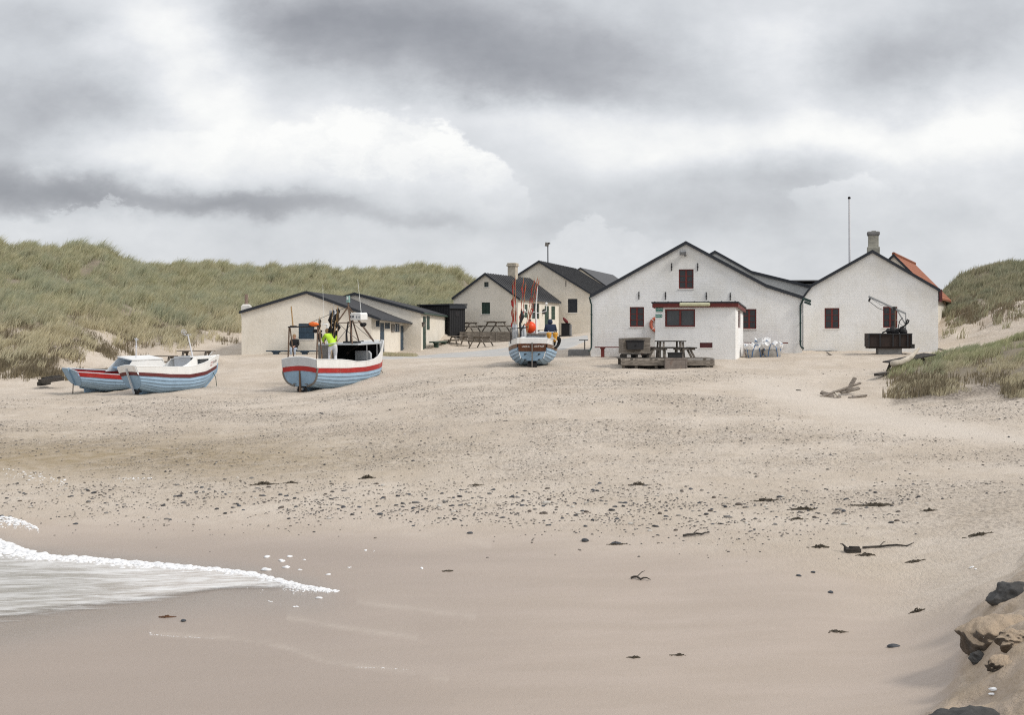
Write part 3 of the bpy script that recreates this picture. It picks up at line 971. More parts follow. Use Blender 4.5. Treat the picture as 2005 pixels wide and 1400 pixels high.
SCR = np.maximum(SCR, .6 * sstep(_PX, -400, -350) * (1 - sstep(_PX + 2 * _wob, 225, 280)) * sstep(_PY + _wob, 615, 645) * (1 - sstep(_PY + .5 * _wob, 700, 735)) * sstep(fbm(_XX / 2.2, _Y / 2.2, 3), -.2, .12) * (_DD > 70) * (_DD < 90))
SCR = np.maximum(SCR, .30 * sstep(_PX, 200, 240) * (1 - sstep(_PX, 440, 470)) * sstep(_PY + _wob, 628, 648) * (1 - sstep(_PY, 668, 686)) * sstep(fbm(_XX / 1.8, _Y / 1.8, 3), -.1, .25) * (_DD > 72) * (_DD < 100))
SCR = np.maximum(SCR, .75 * sstep(_PX, 1846, 1860) * sstep(_DD, 84, 90) * sstep(_PY + 1.2 * _wob, 560, 590) * (1 - sstep(_PY, 642, 660)) * sstep(fbm(_XX / 3.2 + _Y / 4, _Y / 2.2, 3), -.04, .22))
SCR = np.maximum(SCR, .5 * G3 * sstep(_PY - moundfoot + _wob, -52, -22))
x, y = scatter(52000, (-260, 2150), (47, 100), SCR)
blades('dune_scrub', x, y, gz(x, y), 11, np.clip(.40 + .4 * fbm(x / 1.2, y / 1.2, 3), .15, .75), .03, .14, (.2, 0), M['scrub'], 'dry brown scrub on the lower slope of the left dune', np.clip(.3 + .5 * fbm(x / 2, y / 2, 2), 0, 1))
# thin grass at the foot of the hut wall
fx, fy = [], []
for i in range(260):
    p = onground(random.uniform(748, 812) + random.gauss(0, 2), random.uniform(80.5, 83.5))
    fx.append(p.x); fy.append(p.y)
fx, fy = np.array(fx), np.array(fy)
blades('wall_foot_grass', fx, fy, gz(fx, fy), 12, np.full(len(fx), .22), .022, .09, (.2, 0), M['marram_near'], 'thin tufts of grass along the foot of the blue-doored hut', np.full(len(fx), .6))


# ---- stones
def rock_mesh(name, r, seed, sub=3, amp=.3, cut=.62):
    bm = bmesh.new()
    bmesh.ops.create_icosphere(bm, subdivisions=sub, radius=1.0)
    rs = np.random.default_rng(seed)
    pl = [(Vector(rs.normal(size=3)).normalized(), rs.uniform(cut, cut + .33)) for _ in range(9)]
    for vtx in bm.verts:
        d = vtx.co.normalized()
        k = 1.0
        for nrm, off in pl:
            c = d.dot(nrm)
            if c > .05: k = min(k, off / c)
        k *= 1 + amp * .22 * float(fbm(np.array(d.x * 2.1 + seed), np.array(d.y * 2.1 + d.z * 1.7), 3))
        vtx.co = d * k
    for vtx in bm.verts:
        vtx.co = Vector((vtx.co.x * r[0], vtx.co.y * r[1], vtx.co.z * r[2]))
    me = bpy.data.meshes.new(name)
    bm.to_mesh(me); bm.free()
    return me


M['pebble'] = [mat('dark_pebble_%s' % k, c, .6, .25, 14, .15) for k, c in
               (('blue', (.055, .06, .07)), ('black', (.035, .035, .038)), ('brown', (.095, .075, .06)), ('grey', (.16, .15, .14)), ('pale', (.50, .47, .42)))]
peb_src = []
for i in range(10):
    me = rock_mesh('pebble', (.055, .045, .026), 40 + i, 2, .5)
    me.polygons.foreach_set('use_smooth', [True] * len(me.polygons))
    me.materials.append(M['pebble'][(0, 1, 0, 2, 3, 1, 2, 0, 3, 4)[i]])
    peb_src.append(me)
# the stone line left by the tide
band = [(-60, 955, 26), (100, 950, 26), (300, 968, 24), (500, 968, 28), (700, 975, 26), (850, 985, 22), (1000, 992, 26), (1150, 1003, 30), (1300, 1012, 34), (1450, 1022, 34), (1600, 1020, 34), (1750, 1010, 36), (1900, 1000, 40)]
ba = np.array(band, float)


def band_points(n, spread, lo=-40, hi=1800):
    px = np.where(RNG.uniform(0, 1, n) < .4, RNG.triangular(lo, (lo + hi) * .58, hi, n), RNG.uniform(lo, hi, n))
    py = np.interp(px, ba[:, 0], ba[:, 1]) + RNG.normal(0, 1, n) * np.interp(px, ba[:, 0], ba[:, 2]) * spread
    D = np.interp(py, [870, 930, 990, 1060, 1120, 1200], [38, 32.6, 28.3, 24.6, 22, 19.2])
    x = (px - CX) / F * D
    return x, D


x, y = band_points(290, .72)
for i in range(290):
    o = bpy.data.objects.new('pebble', peb_src[RNG.integers(10)])
    s = RNG.uniform(.5, 1.15) * (1.35 if i % 9 == 0 else 1)
    o.location = (x[i], y[i], gz(x[i], y[i]) + .006 * s)
    o.rotation_euler = (RNG.uniform(-.15, .15), RNG.uniform(-.15, .15), RNG.uniform(0, 6.28))
    o.scale = (s * RNG.uniform(.8, 1.4), s, s * RNG.uniform(.7, 1.2))
    COL.objects.link(o)
    tag(o, 'sea-worn pebble lying among the many along the tide line', 'pebble', 'pebbles along the tide line')
lone = [(148, 1027, 1.4, 'dark pebble alone on wet sand above the foam'), (360, 1217, 1.5, 'dark pebble beside the brown weed below the foam'), (1145, 1060, 2.6, 'largest blue-grey pebble alone below the stone line'), (1206, 1066, 2.4, 'long dark pebble right of the blue-grey pebble'), (920, 1045, 1.8, 'black pebble alone on smooth sand left of centre'),
        (1750, 1267, 2.0, 'black pebble on pale sand left of the boulders'), (1592, 1122, 1.2, 'small brown pebble on bare sand at right'), (1564, 1129, 1.2, 'small brown pebble just left of its like on bare sand'), (1626, 1161, 1.5, 'grey domed pebble half sunk in sand at right'), (744, 1008, 2.0, 'rounded brown pebble just below the stone line')]
for px, py, s, lab in lone:
    h_ = hit(px, py)
    o = bpy.data.objects.new('pebble', peb_src[int(px) % 4])
    o.location = h_ + Vector((0, 0, .008))
    s *= .62
    o.scale = (s * 1.2, s, s)
    o.rotation_euler = (0, 0, px)
    COL.objects.link(o)
    tag(o, lab, 'pebble')


def stone_cloud(name, x, y, r, material, label, colr, flat=.6):
    """many small stones in one mesh (too many to count)"""
    me = peb_src
    verts, tris, tint = [], [], []
    srcs = []
    bm = bmesh.new(); bmesh.ops.create_icosphere(bm, subdivisions=1, radius=1.0)
    bm.verts.ensure_lookup_table()
    sv = np.array([q.co[:] for q in bm.verts]); sf = np.array([[q.index for q in f.verts] for f in bm.faces])
    bm.free()
    n = len(x)
    z = gz(x, y)
    sx = r * RNG.uniform(.8, 1.5, n); sy = r * RNG.uniform(.7, 1.1, n); sz = r * RNG.uniform(.4, .75, n)
    a = RNG.uniform(0, 6.28, n)
    jit = 1 + RNG.normal(0, .12, (n, len(sv)))
    vx = sv[None, :, 0] * sx[:, None] * jit; vy = sv[None, :, 1] * sy[:, None] * jit
    X = x[:, None] + vx * np.cos(a)[:, None] - vy * np.sin(a)[:, None]
    Y = y[:, None] + vx * np.sin(a)[:, None] + vy * np.cos(a)[:, None]
    Z = z[:, None] + sv[None, :, 2] * sz[:, None] * jit + (sz * .15)[:, None]
    co = np.stack([X, Y, Z], -1).reshape(-1, 3)
    tri = (sf[None] + (np.arange(n) * len(sv))[:, None, None]).reshape(-1)
    o = raw_mesh(name, co, tri.astype(np.int32), 3, material, {'tint': np.repeat(colr, len(sv))}, True)
    return tag(o, label, 'gravel', kind='stuff')


m, t, b = new_mat('mixed_beach_gravel')
ti = t.node('ShaderNodeAttribute', attribute_name='tint').outputs['Fac']
rp = t.node('ShaderNodeValToRGB'); t.l.new(ti, rp.inputs['Fac'])
e = rp.color_ramp.elements
e[0].position, e[0].color = 0.0, (.03, .03, .034, 1)
e[1].position, e[1].color = 1.0, (.60, .56, .50, 1)
for p_, c_ in ((.3, (.065, .065, .072)), (.5, (.11, .09, .07)), (.75, (.20, .175, .15)), (.9, (.34, .29, .24))):
    q = e.new(p_); q.color = c_ + (1,)
t.l.new(t.mix(t.smooth(t.noise(t.node('ShaderNodeTexCoord').outputs['Object'], 30, 3), .3, .7, 0, .3), rp.outputs['Color'], (.1, .085, .07)), b.inputs['Base Color'])
b.inputs['Roughness'].default_value = .65
M['gravel'] = m
x, y = band_points(7000, 1.0)
keep = fbm(x / 1.6, y / 1.0, 3) + RNG.normal(0, .12, len(x)) > -.03
x, y = x[keep], y[keep]
x2, y2 = scatter(60000, (-120, 2150), (27, 60), GRAVEL)
x = np.concatenate([x, x2]); y = np.concatenate([y, y2])
nb = len(x) - len(x2)
r = np.concatenate([RNG.uniform(.007, .026, nb), np.clip(RNG.lognormal(-4.5, .5, len(x2)), .004, .05)])
stone_cloud('gravel', x, y, r, M['gravel'], 'gravel and small stones strewn over the upper beach', np.concatenate([RNG.uniform(0, .72, nb), RNG.uniform(0, 1, len(x2)) ** .8]))

# ---- seaweed clumps and twigs
M['weed'] = mat('dark_seaweed', (.06, .048, .032), .8, .4, 14, .4)
M['weed_brown'] = mat('rust_brown_seaweed', (.10, .045, .02), .8, .4, 14, .4)
weeds = [(515, 949, .55, .12, 'weed', 'largest dark seaweed heap at the left end of the stone line'), (570, 946, .34, .08, 'weed', 'dark seaweed heap just right of the largest left heap'), (718, 937, .45, .13, 'weed', 'tall dark seaweed heap left of the beach centre'), (931, 951, .28, .07, 'weed', 'low brown weed heap near beach centre above the stones'), (1250, 950, .42, .10, 'weed', 'dark weed heap high on the pale right beach'),
         (1500, 981, .5, .10, 'weed', 'peaked dark seaweed heap with a long tail on the right beach'), (1574, 998, .55, .09, 'weed', 'broad green-black seaweed heap below the peaked one'), (1714, 990, .75, .06, 'weed', 'long thin line of weed on the far right beach'), (1820, 1001, .32, .08, 'weed', 'rounded weed heap at far right end of the weed line'), (1560, 1017, .28, .06, 'weed', 'small dark weed scrap under the broad green-black heap'),
         (1606, 1072, .33, .07, 'weed', 'weed heap left of the split driftwood block'), (1697, 1088, .3, .06, 'weed', 'weed scrap right below the driftwood block'), (1206, 1067, .28, .06, 'weed', 'single weed scrap below stones at beach centre'), (1918, 1048, .4, .07, 'weed', 'weed scrap at the right edge of the beach'), (325, 1209, .24, .03, 'weed_brown', 'rust brown weed strand on wet sand below the foam'),
         (877, 1119, .17, .025, 'weed', 'thin dark weed strand on smooth sand at centre left'), (1242, 1289, .14, .03, 'weed', 'short weed strand on foreground sand at centre'), (1330, 1284, .13, .03, 'weed', 'short weed strand right of its neighbour in the foreground'), (1640, 1238, .22, .03, 'weed', 'flat weed strand on sand right of centre'), (1797, 1198, .22, .05, 'weed', 'dark weed knot on sand left of the big boulder'), (1792, 1100, .3, .04, 'weed', 'weed strand with pale end above the boulders')]
for px, py, w, h, mk, lab in weeds:
    c0 = hit(px, py)
    mb = MB()
    w, h = w * .54, h * .8
    rr = random.Random(int(px))
    mb.tube([(w * (q / 4 - 1) * .8, .3 * w * .2 * math.sin(q * 2.1), gz(c0.x + w * (q / 4 - 1) * .8, c0.y + .06 * w * math.sin(q * 2.1)) - c0.z + .006) for q in range(9)], .005, 5)
    n = int(34 + w * 90)
    for i in range(n):
        ax = rr.gauss(0, .42) * w
        ay = rr.gauss(0, .3) * w * .6
        hh = h * max(.08, 1 - (ax / w) ** 2 * 3.5) * rr.uniform(.5, 1.2)
        pts = []
        ang = rr.uniform(-.7, .7) + (math.pi if rr.random() < .5 else 0)
        l = rr.uniform(.3, .6) * w * .6
        for k in range(4):
            s = k / 3
            qx, qy = ax + math.cos(ang) * l * (s - .5), ay + math.sin(ang) * l * (s - .5)
            zz = gz(c0.x + qx, c0.y + qy) - c0.z + rr.uniform(0, 1) * hh * (1 - abs(2 * s - 1) * .6)
            pts.append((qx + rr.gauss(0, .01), qy, zz))
        mb.tube(pts, [rr.uniform(.006, .014) * (.7 + .6 * w)] * 3 + [.003], 5)
    o = mb.build('seaweed_clump', M[mk])
    o.location = c0
    tag(o, lab, 'seaweed')
sticks = [((1235, 1134), (1273, 1138), .016, 'thin dark stick lying on smooth sand right of centre'), ((1338, 1053), (1390, 1046), .02, 'crooked dark branch at the lower edge of the stones'), ((1690, 1076), (1790, 1068), .018, 'long thin branch beside the split driftwood block')]
for a, b2, r_, lab in sticks:
    A, B = hit(*a), hit(*b2)
    mb = MB()
    pts = []
    for k in range(7):
        q = A.lerp(B, k / 6)
        pts.append(Vector((q.x, q.y + random.gauss(0, .04), gz(q.x, q.y) + r_ + random.uniform(0, .02))) - A)
    mb.tube(pts, [r_, r_ * 1.1, r_, r_ * .9, r_ * .8, r_ * .6, r_ * .4], 6)
    mb.tube([pts[2], pts[2] + Vector((.08, .06, .06)), pts[2] + Vector((.13, .1, .07))], [r_ * .5, r_ * .4, r_ * .2], 5)
    o = mb.build('driftwood_stick', M['wood_dark'])
    o.location = A
    tag(o, lab, 'stick')
A, B = hit(1651, 1083), hit(1687, 1080)
mb = MB(); w_ = (B - A).length
w_ *= .75
mb.box((0, 0, .035), (w_, .14, .06), (0.05, .03, .1)); mb.box((w_ * .1, -.03, .08), (w_ * .7, .05, .03), (0.05, .06, .2)); mb.tube([(-w_ * .4, 0, .07), (-w_ * .6, .05, .12), (-w_ * .75, .06, .12)], [.02, .015, .008], 5)
o = mb.build('driftwood_block', M['wood_dark'], bevel=.01); o.location = (A + B) / 2
tag(o, 'split dark driftwood block on sand below the weed line', 'driftwood')

# ---- boulders of the mole at the lower right
m, t, b = new_mat('boulder_with_drifted_sand')
g = t.node('ShaderNodeNewGeometry')
pos = t.node('ShaderNodeTexCoord').outputs['Object']
nx, ny, nz = t.sep(g.outputs['Normal'])
n1 = t.noise(pos, 1.6, 8, .65); n2 = t.noise(pos, 9, 6, .7)
rock = t.mix(t.smooth(n1, .35, .65), (.05, .042, .034), (.13, .095, .065))
rock = t.mix(t.math('MULTIPLY', t.smooth(n2, .5, .7), .6), rock, (.17, .14, .11))
sandm = t.smooth(t.math('ADD', nz, t.math('MULTIPLY', t.math('SUBTRACT', t.noise(pos, 7, 6, .75), .5), .55)), .30, .52)
t.l.new(t.mix(sandm, rock, (.42, .325, .23)), b.inputs['Base Color'])
b.inputs['Roughness'].default_value = .85
t.l.new(t.bump(t.math('ADD', n1, t.math('MULTIPLY', n2, .5)), 1.0, .09), b.inputs['Normal'])
M['boulder'] = m
m2 = mat('dark_bare_boulder', (.050, .048, .045), .75, .5, 2.2, .6, 9, dirt=(.10, .10, .10), dirt_amt=.5, dist=.05)
BO = [(1982, 1164, .24, .28, .16, 61, m2, 'dark boulder farthest up the sand at the right edge, sand on its back'),
      (1950, 1240, .40, .40, .23, 66, M['boulder'], 'brown boulder with a bare rounded face, half buried in drifted sand'),
      (1893, 1432, .44, .40, .24, 65, m2, 'dark grey bare boulder in the bottom right corner')]
BO += [(1962, 1300, .16, .14, .10, 71, M['boulder'], 'small sand-dusted rock in the bank above the corner boulder'),
       (1915, 1287, .10, .09, .07, 73, m2, 'smallest dark rock poking from the bank below the brown boulder'),
       (1995, 1255, .20, .18, .13, 75, M['boulder'], 'brown rock at the right edge, beside the brown boulder')]
for px, py, rx, ry, rz, seed, mm, lab in BO:
    c0 = hit(px, py, 8)
    me = rock_mesh('boulder', (rx, ry, rz), seed, 5, 1.1, .76)
    me.polygons.foreach_set('use_smooth', [True] * len(me.polygons))
    me.materials.append(mm)
    o = bpy.data.objects.new('boulder', me)
    o.location = c0 + Vector((0, 0, rz * -.22))
    o.rotation_euler = (.1, .15, seed)
    COL.objects.link(o)
    tag(o, lab, 'boulder')

# ---- swash tongue and foam
UP = [(-700, 985), (-300, 1015), (-60, 1045), (0, 1062), (60, 1085), (150, 1094), (250, 1100), (330, 1107), (430, 1115), (500, 1124), (560, 1138), (610, 1150), (655, 1158)]
LO = [(-700, 1400), (-300, 1330), (-60, 1255), (0, 1240), (80, 1222), (180, 1203), (280, 1186), (370, 1172), (430, 1160), (520, 1158), (580, 1158), (630, 1160), (660, 1162)]


def flat_hit(px, py):
    """ground point on the nearly flat wet sand"""
    return hit(px, py, 9, 60)


cols = np.linspace(-700, 655, 150)
upy, loy = curve(cols, UP), curve(cols, LO)
NV = 46
SX, SY = np.zeros((NV, 150)), np.zeros((NV, 150))
for j in range(150):
    a, b2 = flat_hit(cols[j], upy[j]), flat_hit(cols[j], loy[j])
    k = np.linspace(0, 1, NV)
    SX[:, j] = a.x + (b2.x - a.x) * k
    SY[:, j] = a.y + (b2.y - a.y) * k
kk = np.linspace(0, 1, NV)[:, None] * np.ones((1, 150))
SZ = gz(SX, SY) + .006 + .012 * np.sin(np.pi * kk) ** .5 + .006 * fbm(SX * .6, SY * 2.5, 3) * np.sin(np.pi * kk)
edge = np.minimum(1, (1 - kk) * 3.2) * np.minimum(1, (655 - cols[None]) / 260.0)
m, t, b = new_mat('thin_sea_water')
pos = t.node('ShaderNodeNewGeometry').outputs['Position']
ed = t.node('ShaderNodeAttribute', attribute_name='edge').outputs['Fac']
deep = t.node('ShaderNodeAttribute', attribute_name='deep').outputs['Fac']
st = t.noise(t.vmul(pos, (.55, 2.6, 0)), 1.3, 8, .7, .8)
st2 = t.noise(t.vmul(pos, (1.0, 6.0, 0)), 2.2, 6, .7)
foamk = t.math('MULTIPLY', t.smooth(t.math('ADD', t.math('MULTIPLY', st, .6), t.math('MULTIPLY', st2, .4)), .42, .60), t.smooth(deep, 0, 1, 1.0, .62))
c = t.mix(deep, (.52, .465, .41), (.33, .305, .26))
lace = t.node('ShaderNodeAttribute', attribute_name='lace').outputs['Fac']
vor = t.node('ShaderNodeTexVoronoi', feature='DISTANCE_TO_EDGE')
t.l.new(t.vmul(pos, (3.2, 5.5, 0)), vor.inputs['Vector']); vor.inputs['Scale'].default_value = 1.6
lk = t.math('MULTIPLY', t.math('MULTIPLY', t.smooth(vor.outputs['Distance'], .02, .16, 1.0, 0.0), lace), t.smooth(st, .35, .55))
foamk = t.math('MAXIMUM', foamk, lk)
c = t.mix(foamk, c, (.80, .795, .78))
t.l.new(c, b.inputs['Base Color'])
t.l.new(t.math('ADD', .2, t.math('MULTIPLY', foamk, .5)), b.inputs['Roughness'])
b.inputs['IOR'].default_value = 1.33
t.l.new(t.bump(t.math('ADD', st, st2), .35, .04), b.inputs['Normal'])
t.l.new(t.math('MULTIPLY', t.smooth(t.math('ADD', ed, t.math('MULTIPLY', t.math('SUBTRACT', st, .5), .9)), .1, .7), .93), b.inputs['Alpha'])
M['water'] = m
deepk = np.clip((1 - sstep(cols[None] + 0 * kk, 60, 400)) * np.sin(np.pi * np.clip(kk, 0, 1)) ** .5, 0, 1)
o = grid_object('water', SX, SY, SZ, m, {'edge': edge, 'deep': deepk, 'lace': np.clip(1 - kk * 2.6, 0, 1)})
tag(o, 'thin tongue of foamy sea water sliding over wet sand', 'water', kind='structure')

m, t, b = new_mat('sea_foam')
pos = t.node('ShaderNodeNewGeometry').outputs['Position']
t.l.new(t.mix(t.smooth(t.noise(pos, 7, 5), .35, .65), (.74, .74, .74), (.86, .86, .86)), b.inputs['Base Color'])
b.inputs['Roughness'].default_value = .6
b.inputs['Subsurface Weight'].default_value = 0.0
t.l.new(t.bump(t.noise(pos, 60, 4), .5, .01), b.inputs['Normal'])
M['foam'] = m


def foam_cloud(name, x, y, r, label, zs=.5):
    bm = bmesh.new(); bmesh.ops.create_icosphere(bm, subdivisions=2, radius=1.0)
    bm.verts.ensure_lookup_table()
    sv = np.array([q.co[:] for q in bm.verts]); sf = np.array([[q.index for q in f.verts] for f in bm.faces]); bm.free()
    n = len(x)
    jit = 1 + RNG.normal(0, .10, (n, len(sv)))
    st_ = RNG.uniform(.8, 1.6, n)
    X = x[:, None] + sv[None, :, 0] * (r * st_)[:, None] * jit
    Y = y[:, None] + sv[None, :, 1] * r[:, None] * jit
    Z = gz(x, y)[:, None] + sv[None, :, 2] * (r * zs)[:, None] * jit + (r * .15)[:, None]
    o = raw_mesh(name, np.stack([X, Y, Z], -1).reshape(-1, 3), (sf[None] + (np.arange(n) * len(sv))[:, None, None]).reshape(-1).astype(np.int32), 3, M['foam'], None, True)
    return tag(o, label, 'foam', kind='stuff')


def foam_line(n, spec):
    """spec: list of (px, py, thickness in rows, radius)"""
    a = np.array(spec, float)
    px = RNG.uniform(a[0, 0], a[-1, 0], n)
    py = np.interp(px, a[:, 0], a[:, 1])
    th = np.interp(px, a[:, 0], a[:, 2]) * (1 + .8 * fbm(px / 25, px * 0 + 3.3, 3))
    off = np.abs(RNG.normal(0, .62, n))
    py = py + off * th
    r = np.interp(px, a[:, 0], a[:, 3]) * np.clip(RNG.lognormal(-.95, .5, n), .12, 1.1) * np.exp(-off * .6)
    xs, ys = np.empty(n), np.empty(n)
    for i in range(n):
        h_ = flat_hit(px[i], py[i]); xs[i], ys[i] = h_.x, h_.y
    return xs, ys, r


fx1 = foam_line(6500, [(-60, 1040, 40, .09), (0, 1060, 34, .09), (50, 1080, 16, .08), (100, 1090, 12, .07), (200, 1096, 10, .065), (280, 1103, 11, .065), (350, 1109, 8, .06), (450, 1117, 9, .055), (500, 1124, 12, .055), (560, 1140, 9, .05), (620, 1152, 6, .04), (662, 1158, 3, .03)])
fx2 = foam_line(420, [(-30, 1010, 8, .05), (20, 1014, 16, .06), (50, 1022, 12, .05), (75, 1036, 5, .035)])
fx3 = foam_line(150, [(292, 1240, 4, .022), (306, 1243, 3, .02), (318, 1245, 1, .008), (350, 1247, 1.5, .010), (420, 1251, 1, .006)])
fx4 = foam_line(60, [(690, 1307, 2, .009), (740, 1308, 2, .010), (800, 1312, 1, .006)])
fx5 = foam_line(140, [(0, 915, 30, .030), (60, 925, 25, .035), (130, 940, 20, .03)])
fx6 = foam_line(60, [(222, 936, 5, .03), (260, 936, 5, .035), (300, 936, 3, .025)])
bl = []
for px, py, r in [(523, 1092, .05), (568, 1091, .045), (551, 1100, .05), (561, 1112, .055), (519, 1117, .06), (587, 1117, .03), (644, 1126, .035), (626, 1172, .045), (577, 1190, .03), (530, 1178, .02), (716, 1079, .02), (732, 1080, .012), (826, 1114, .025), (597, 1097, .02), (685, 1112, .02), (1947, 1353, .045), (1943, 1362, .03), (1902, 1112, .03), (1910, 1115, .02)]:
    for k in range(3):
        h_ = hit(px + random.gauss(0, 1.5), py + random.gauss(0, .7)); bl.append((h_.x, h_.y, r * random.uniform(.6, 1)))
bl = np.array(bl)
allx = [np.concatenate([q[k] for q in (fx1, fx2, fx3, fx4, fx5, fx6)] + [bl[:, k]]) for k in range(3)]
foam_cloud('sea_foam', *allx, 'white sea foam piled along the edge of the swash')
# ================================================================== buildings
class Frame:
    """a house's own axes: x along the front, y into the depth, z up; the front corner stands at photo column px, D metres away"""
    def __init__(s, px, D, yaw, zbase):
        s.O = Vector(((px - CX) / F * D, D))
        s.a = R(yaw)
        s.U = Vector((math.cos(s.a), math.sin(s.a)))
        s.V = Vector((-math.sin(s.a), math.cos(s.a)))
        s.z = zbase
        s.loc = (s.O.x, s.O.y, zbase)
        s.rot = (0, 0, s.a)

    def uz(s, px, py, off=0.0):
        d = Vector(((px - CX) / F, 1.0))
        k = (off + s.O.dot(s.V)) / d.dot(s.V)
        return ((d * k - s.O).dot(s.U), ZC - (py - HY) / F * k - s.z)

    def vz(s, px, py, w):
        d = Vector(((px - CX) / F, 1.0))
        k = (w + s.O.dot(s.U)) / d.dot(s.U)
        return ((d * k - s.O).dot(s.V), ZC - (py - HY) / F * k - s.z)


def face_front(a, d, z): return Vector((a, d, z))


def face_right(w):
    return lambda a, d, z: Vector((w - d, a, z))


def panel(mb, f, outer, holes=(), reveal=.12):
    """wall face with real openings and reveals; f(a, depth, z) maps to the house's axes"""
    loops = [outer] + [[(x0, y0), (x1, y0), (x1, y1), (x0, y1)] for x0, y0, x1, y1 in holes]
    flat = [p for l in loops for p in l]
    tris = tessellate_polygon([[Vector((x, y, 0)) for x, y in l] for l in loops])
    mb.add([f(x, 0, y) for x, y in flat], [tuple(tr) for tr in tris])
    for x0, y0, x1, y1 in holes:
        for (ax, ay), (bx, by) in (((x0, y0), (x1, y0)), ((x1, y0), (x1, y1)), ((x1, y1), (x0, y1)), ((x0, y1), (x0, y0))):
            mb.add([f(ax, 0, ay), f(bx, 0, by), f(bx, reveal, by), f(ax, reveal, ay)], [(0, 1, 2, 3)])


def fbox(mb, f, x0, x1, y0, y1, d0, d1):
    mb.prism([(x0, y0), (x1, y0), (x1, y1), (x0, y1)], d0, d1, lambda x, y, d: f(x, d, y))


def window(root, f, rect, fm, pm, casements=2, bars=2, depth=.085, fw=.055, mull=.09, name='window'):
    x0, y0, x1, y1 = rect
    mb = MB()
    fbox(mb, f, x0, x0 + fw, y0, y1, depth - .03, depth + .05)
    fbox(mb, f, x1 - fw, x1, y0, y1, depth - .03, depth + .05)
    fbox(mb, f, x0 + fw, x1 - fw, y0, y0 + fw, depth - .03, depth + .05)
    fbox(mb, f, x0 + fw, x1 - fw, y1 - fw, y1, depth - .03, depth + .05)
    cw = (x1 - x0 - 2 * fw - (casements - 1) * mull) / casements
    for k in range(casements):
        a = x0 + fw + k * (cw + mull)
        if k: fbox(mb, f, a - mull, a, y0 + fw, y1 - fw, depth - .025, depth + .05)
        for j in range(1, bars + 1):
            yy = y0 + fw + (y1 - y0 - 2 * fw) * j / (bars + 1)
            fbox(mb, f, a, a + cw, yy - .013, yy + .013, depth + .0, depth + .04)
    w = mb.build(name, fm, root)
    g = MB()
    fbox(g, f, x0 + .01, x1 - .01, y0 + .01, y1 - .01, depth + .03, depth + .06)
    g.build('pane', pm, w)
    return w


def plank_panel(root, f, rect, m_, name, depth=.04, n=4, ledges=(), handle=None, thick=.045):
    """door or shutter of upright boards"""
    x0, y0, x1, y1 = rect
    mb = MB()
    bw = (x1 - x0) / n
    for k in range(n):
        fbox(mb, f, x0 + k * bw + .006, x0 + (k + 1) * bw - .006, y0, y1, depth, depth + thick)
    fbox(mb, f, x0 + .01, x1 - .01, y0 + .01, y1 - .01, depth + .008, depth + thick + .004)
    for q in ledges:
        yy = y0 + (y1 - y0) * q
        fbox(mb, f, x0 + .02, x1 - .02, yy - .05, yy + .05, depth - .022, depth - .001)
    o = mb.build(name, m_, root)
    if handle:
        h = MB()
        hx = x0 + (x1 - x0) * handle
        hz = y0 + (y1 - y0) * .5
        fbox(h, f, hx - .02, hx + .02, hz - .09, hz + .09, depth - .012, depth - .002)
        h.tube([f(hx, depth - .012, hz + .02), f(hx, depth - .05, hz + .02), f(hx + .1 * (1 if handle < .5 else -1), depth - .055, hz + .02)], .011, 6)
        h.build('handle', M['iron'], o)
    return o


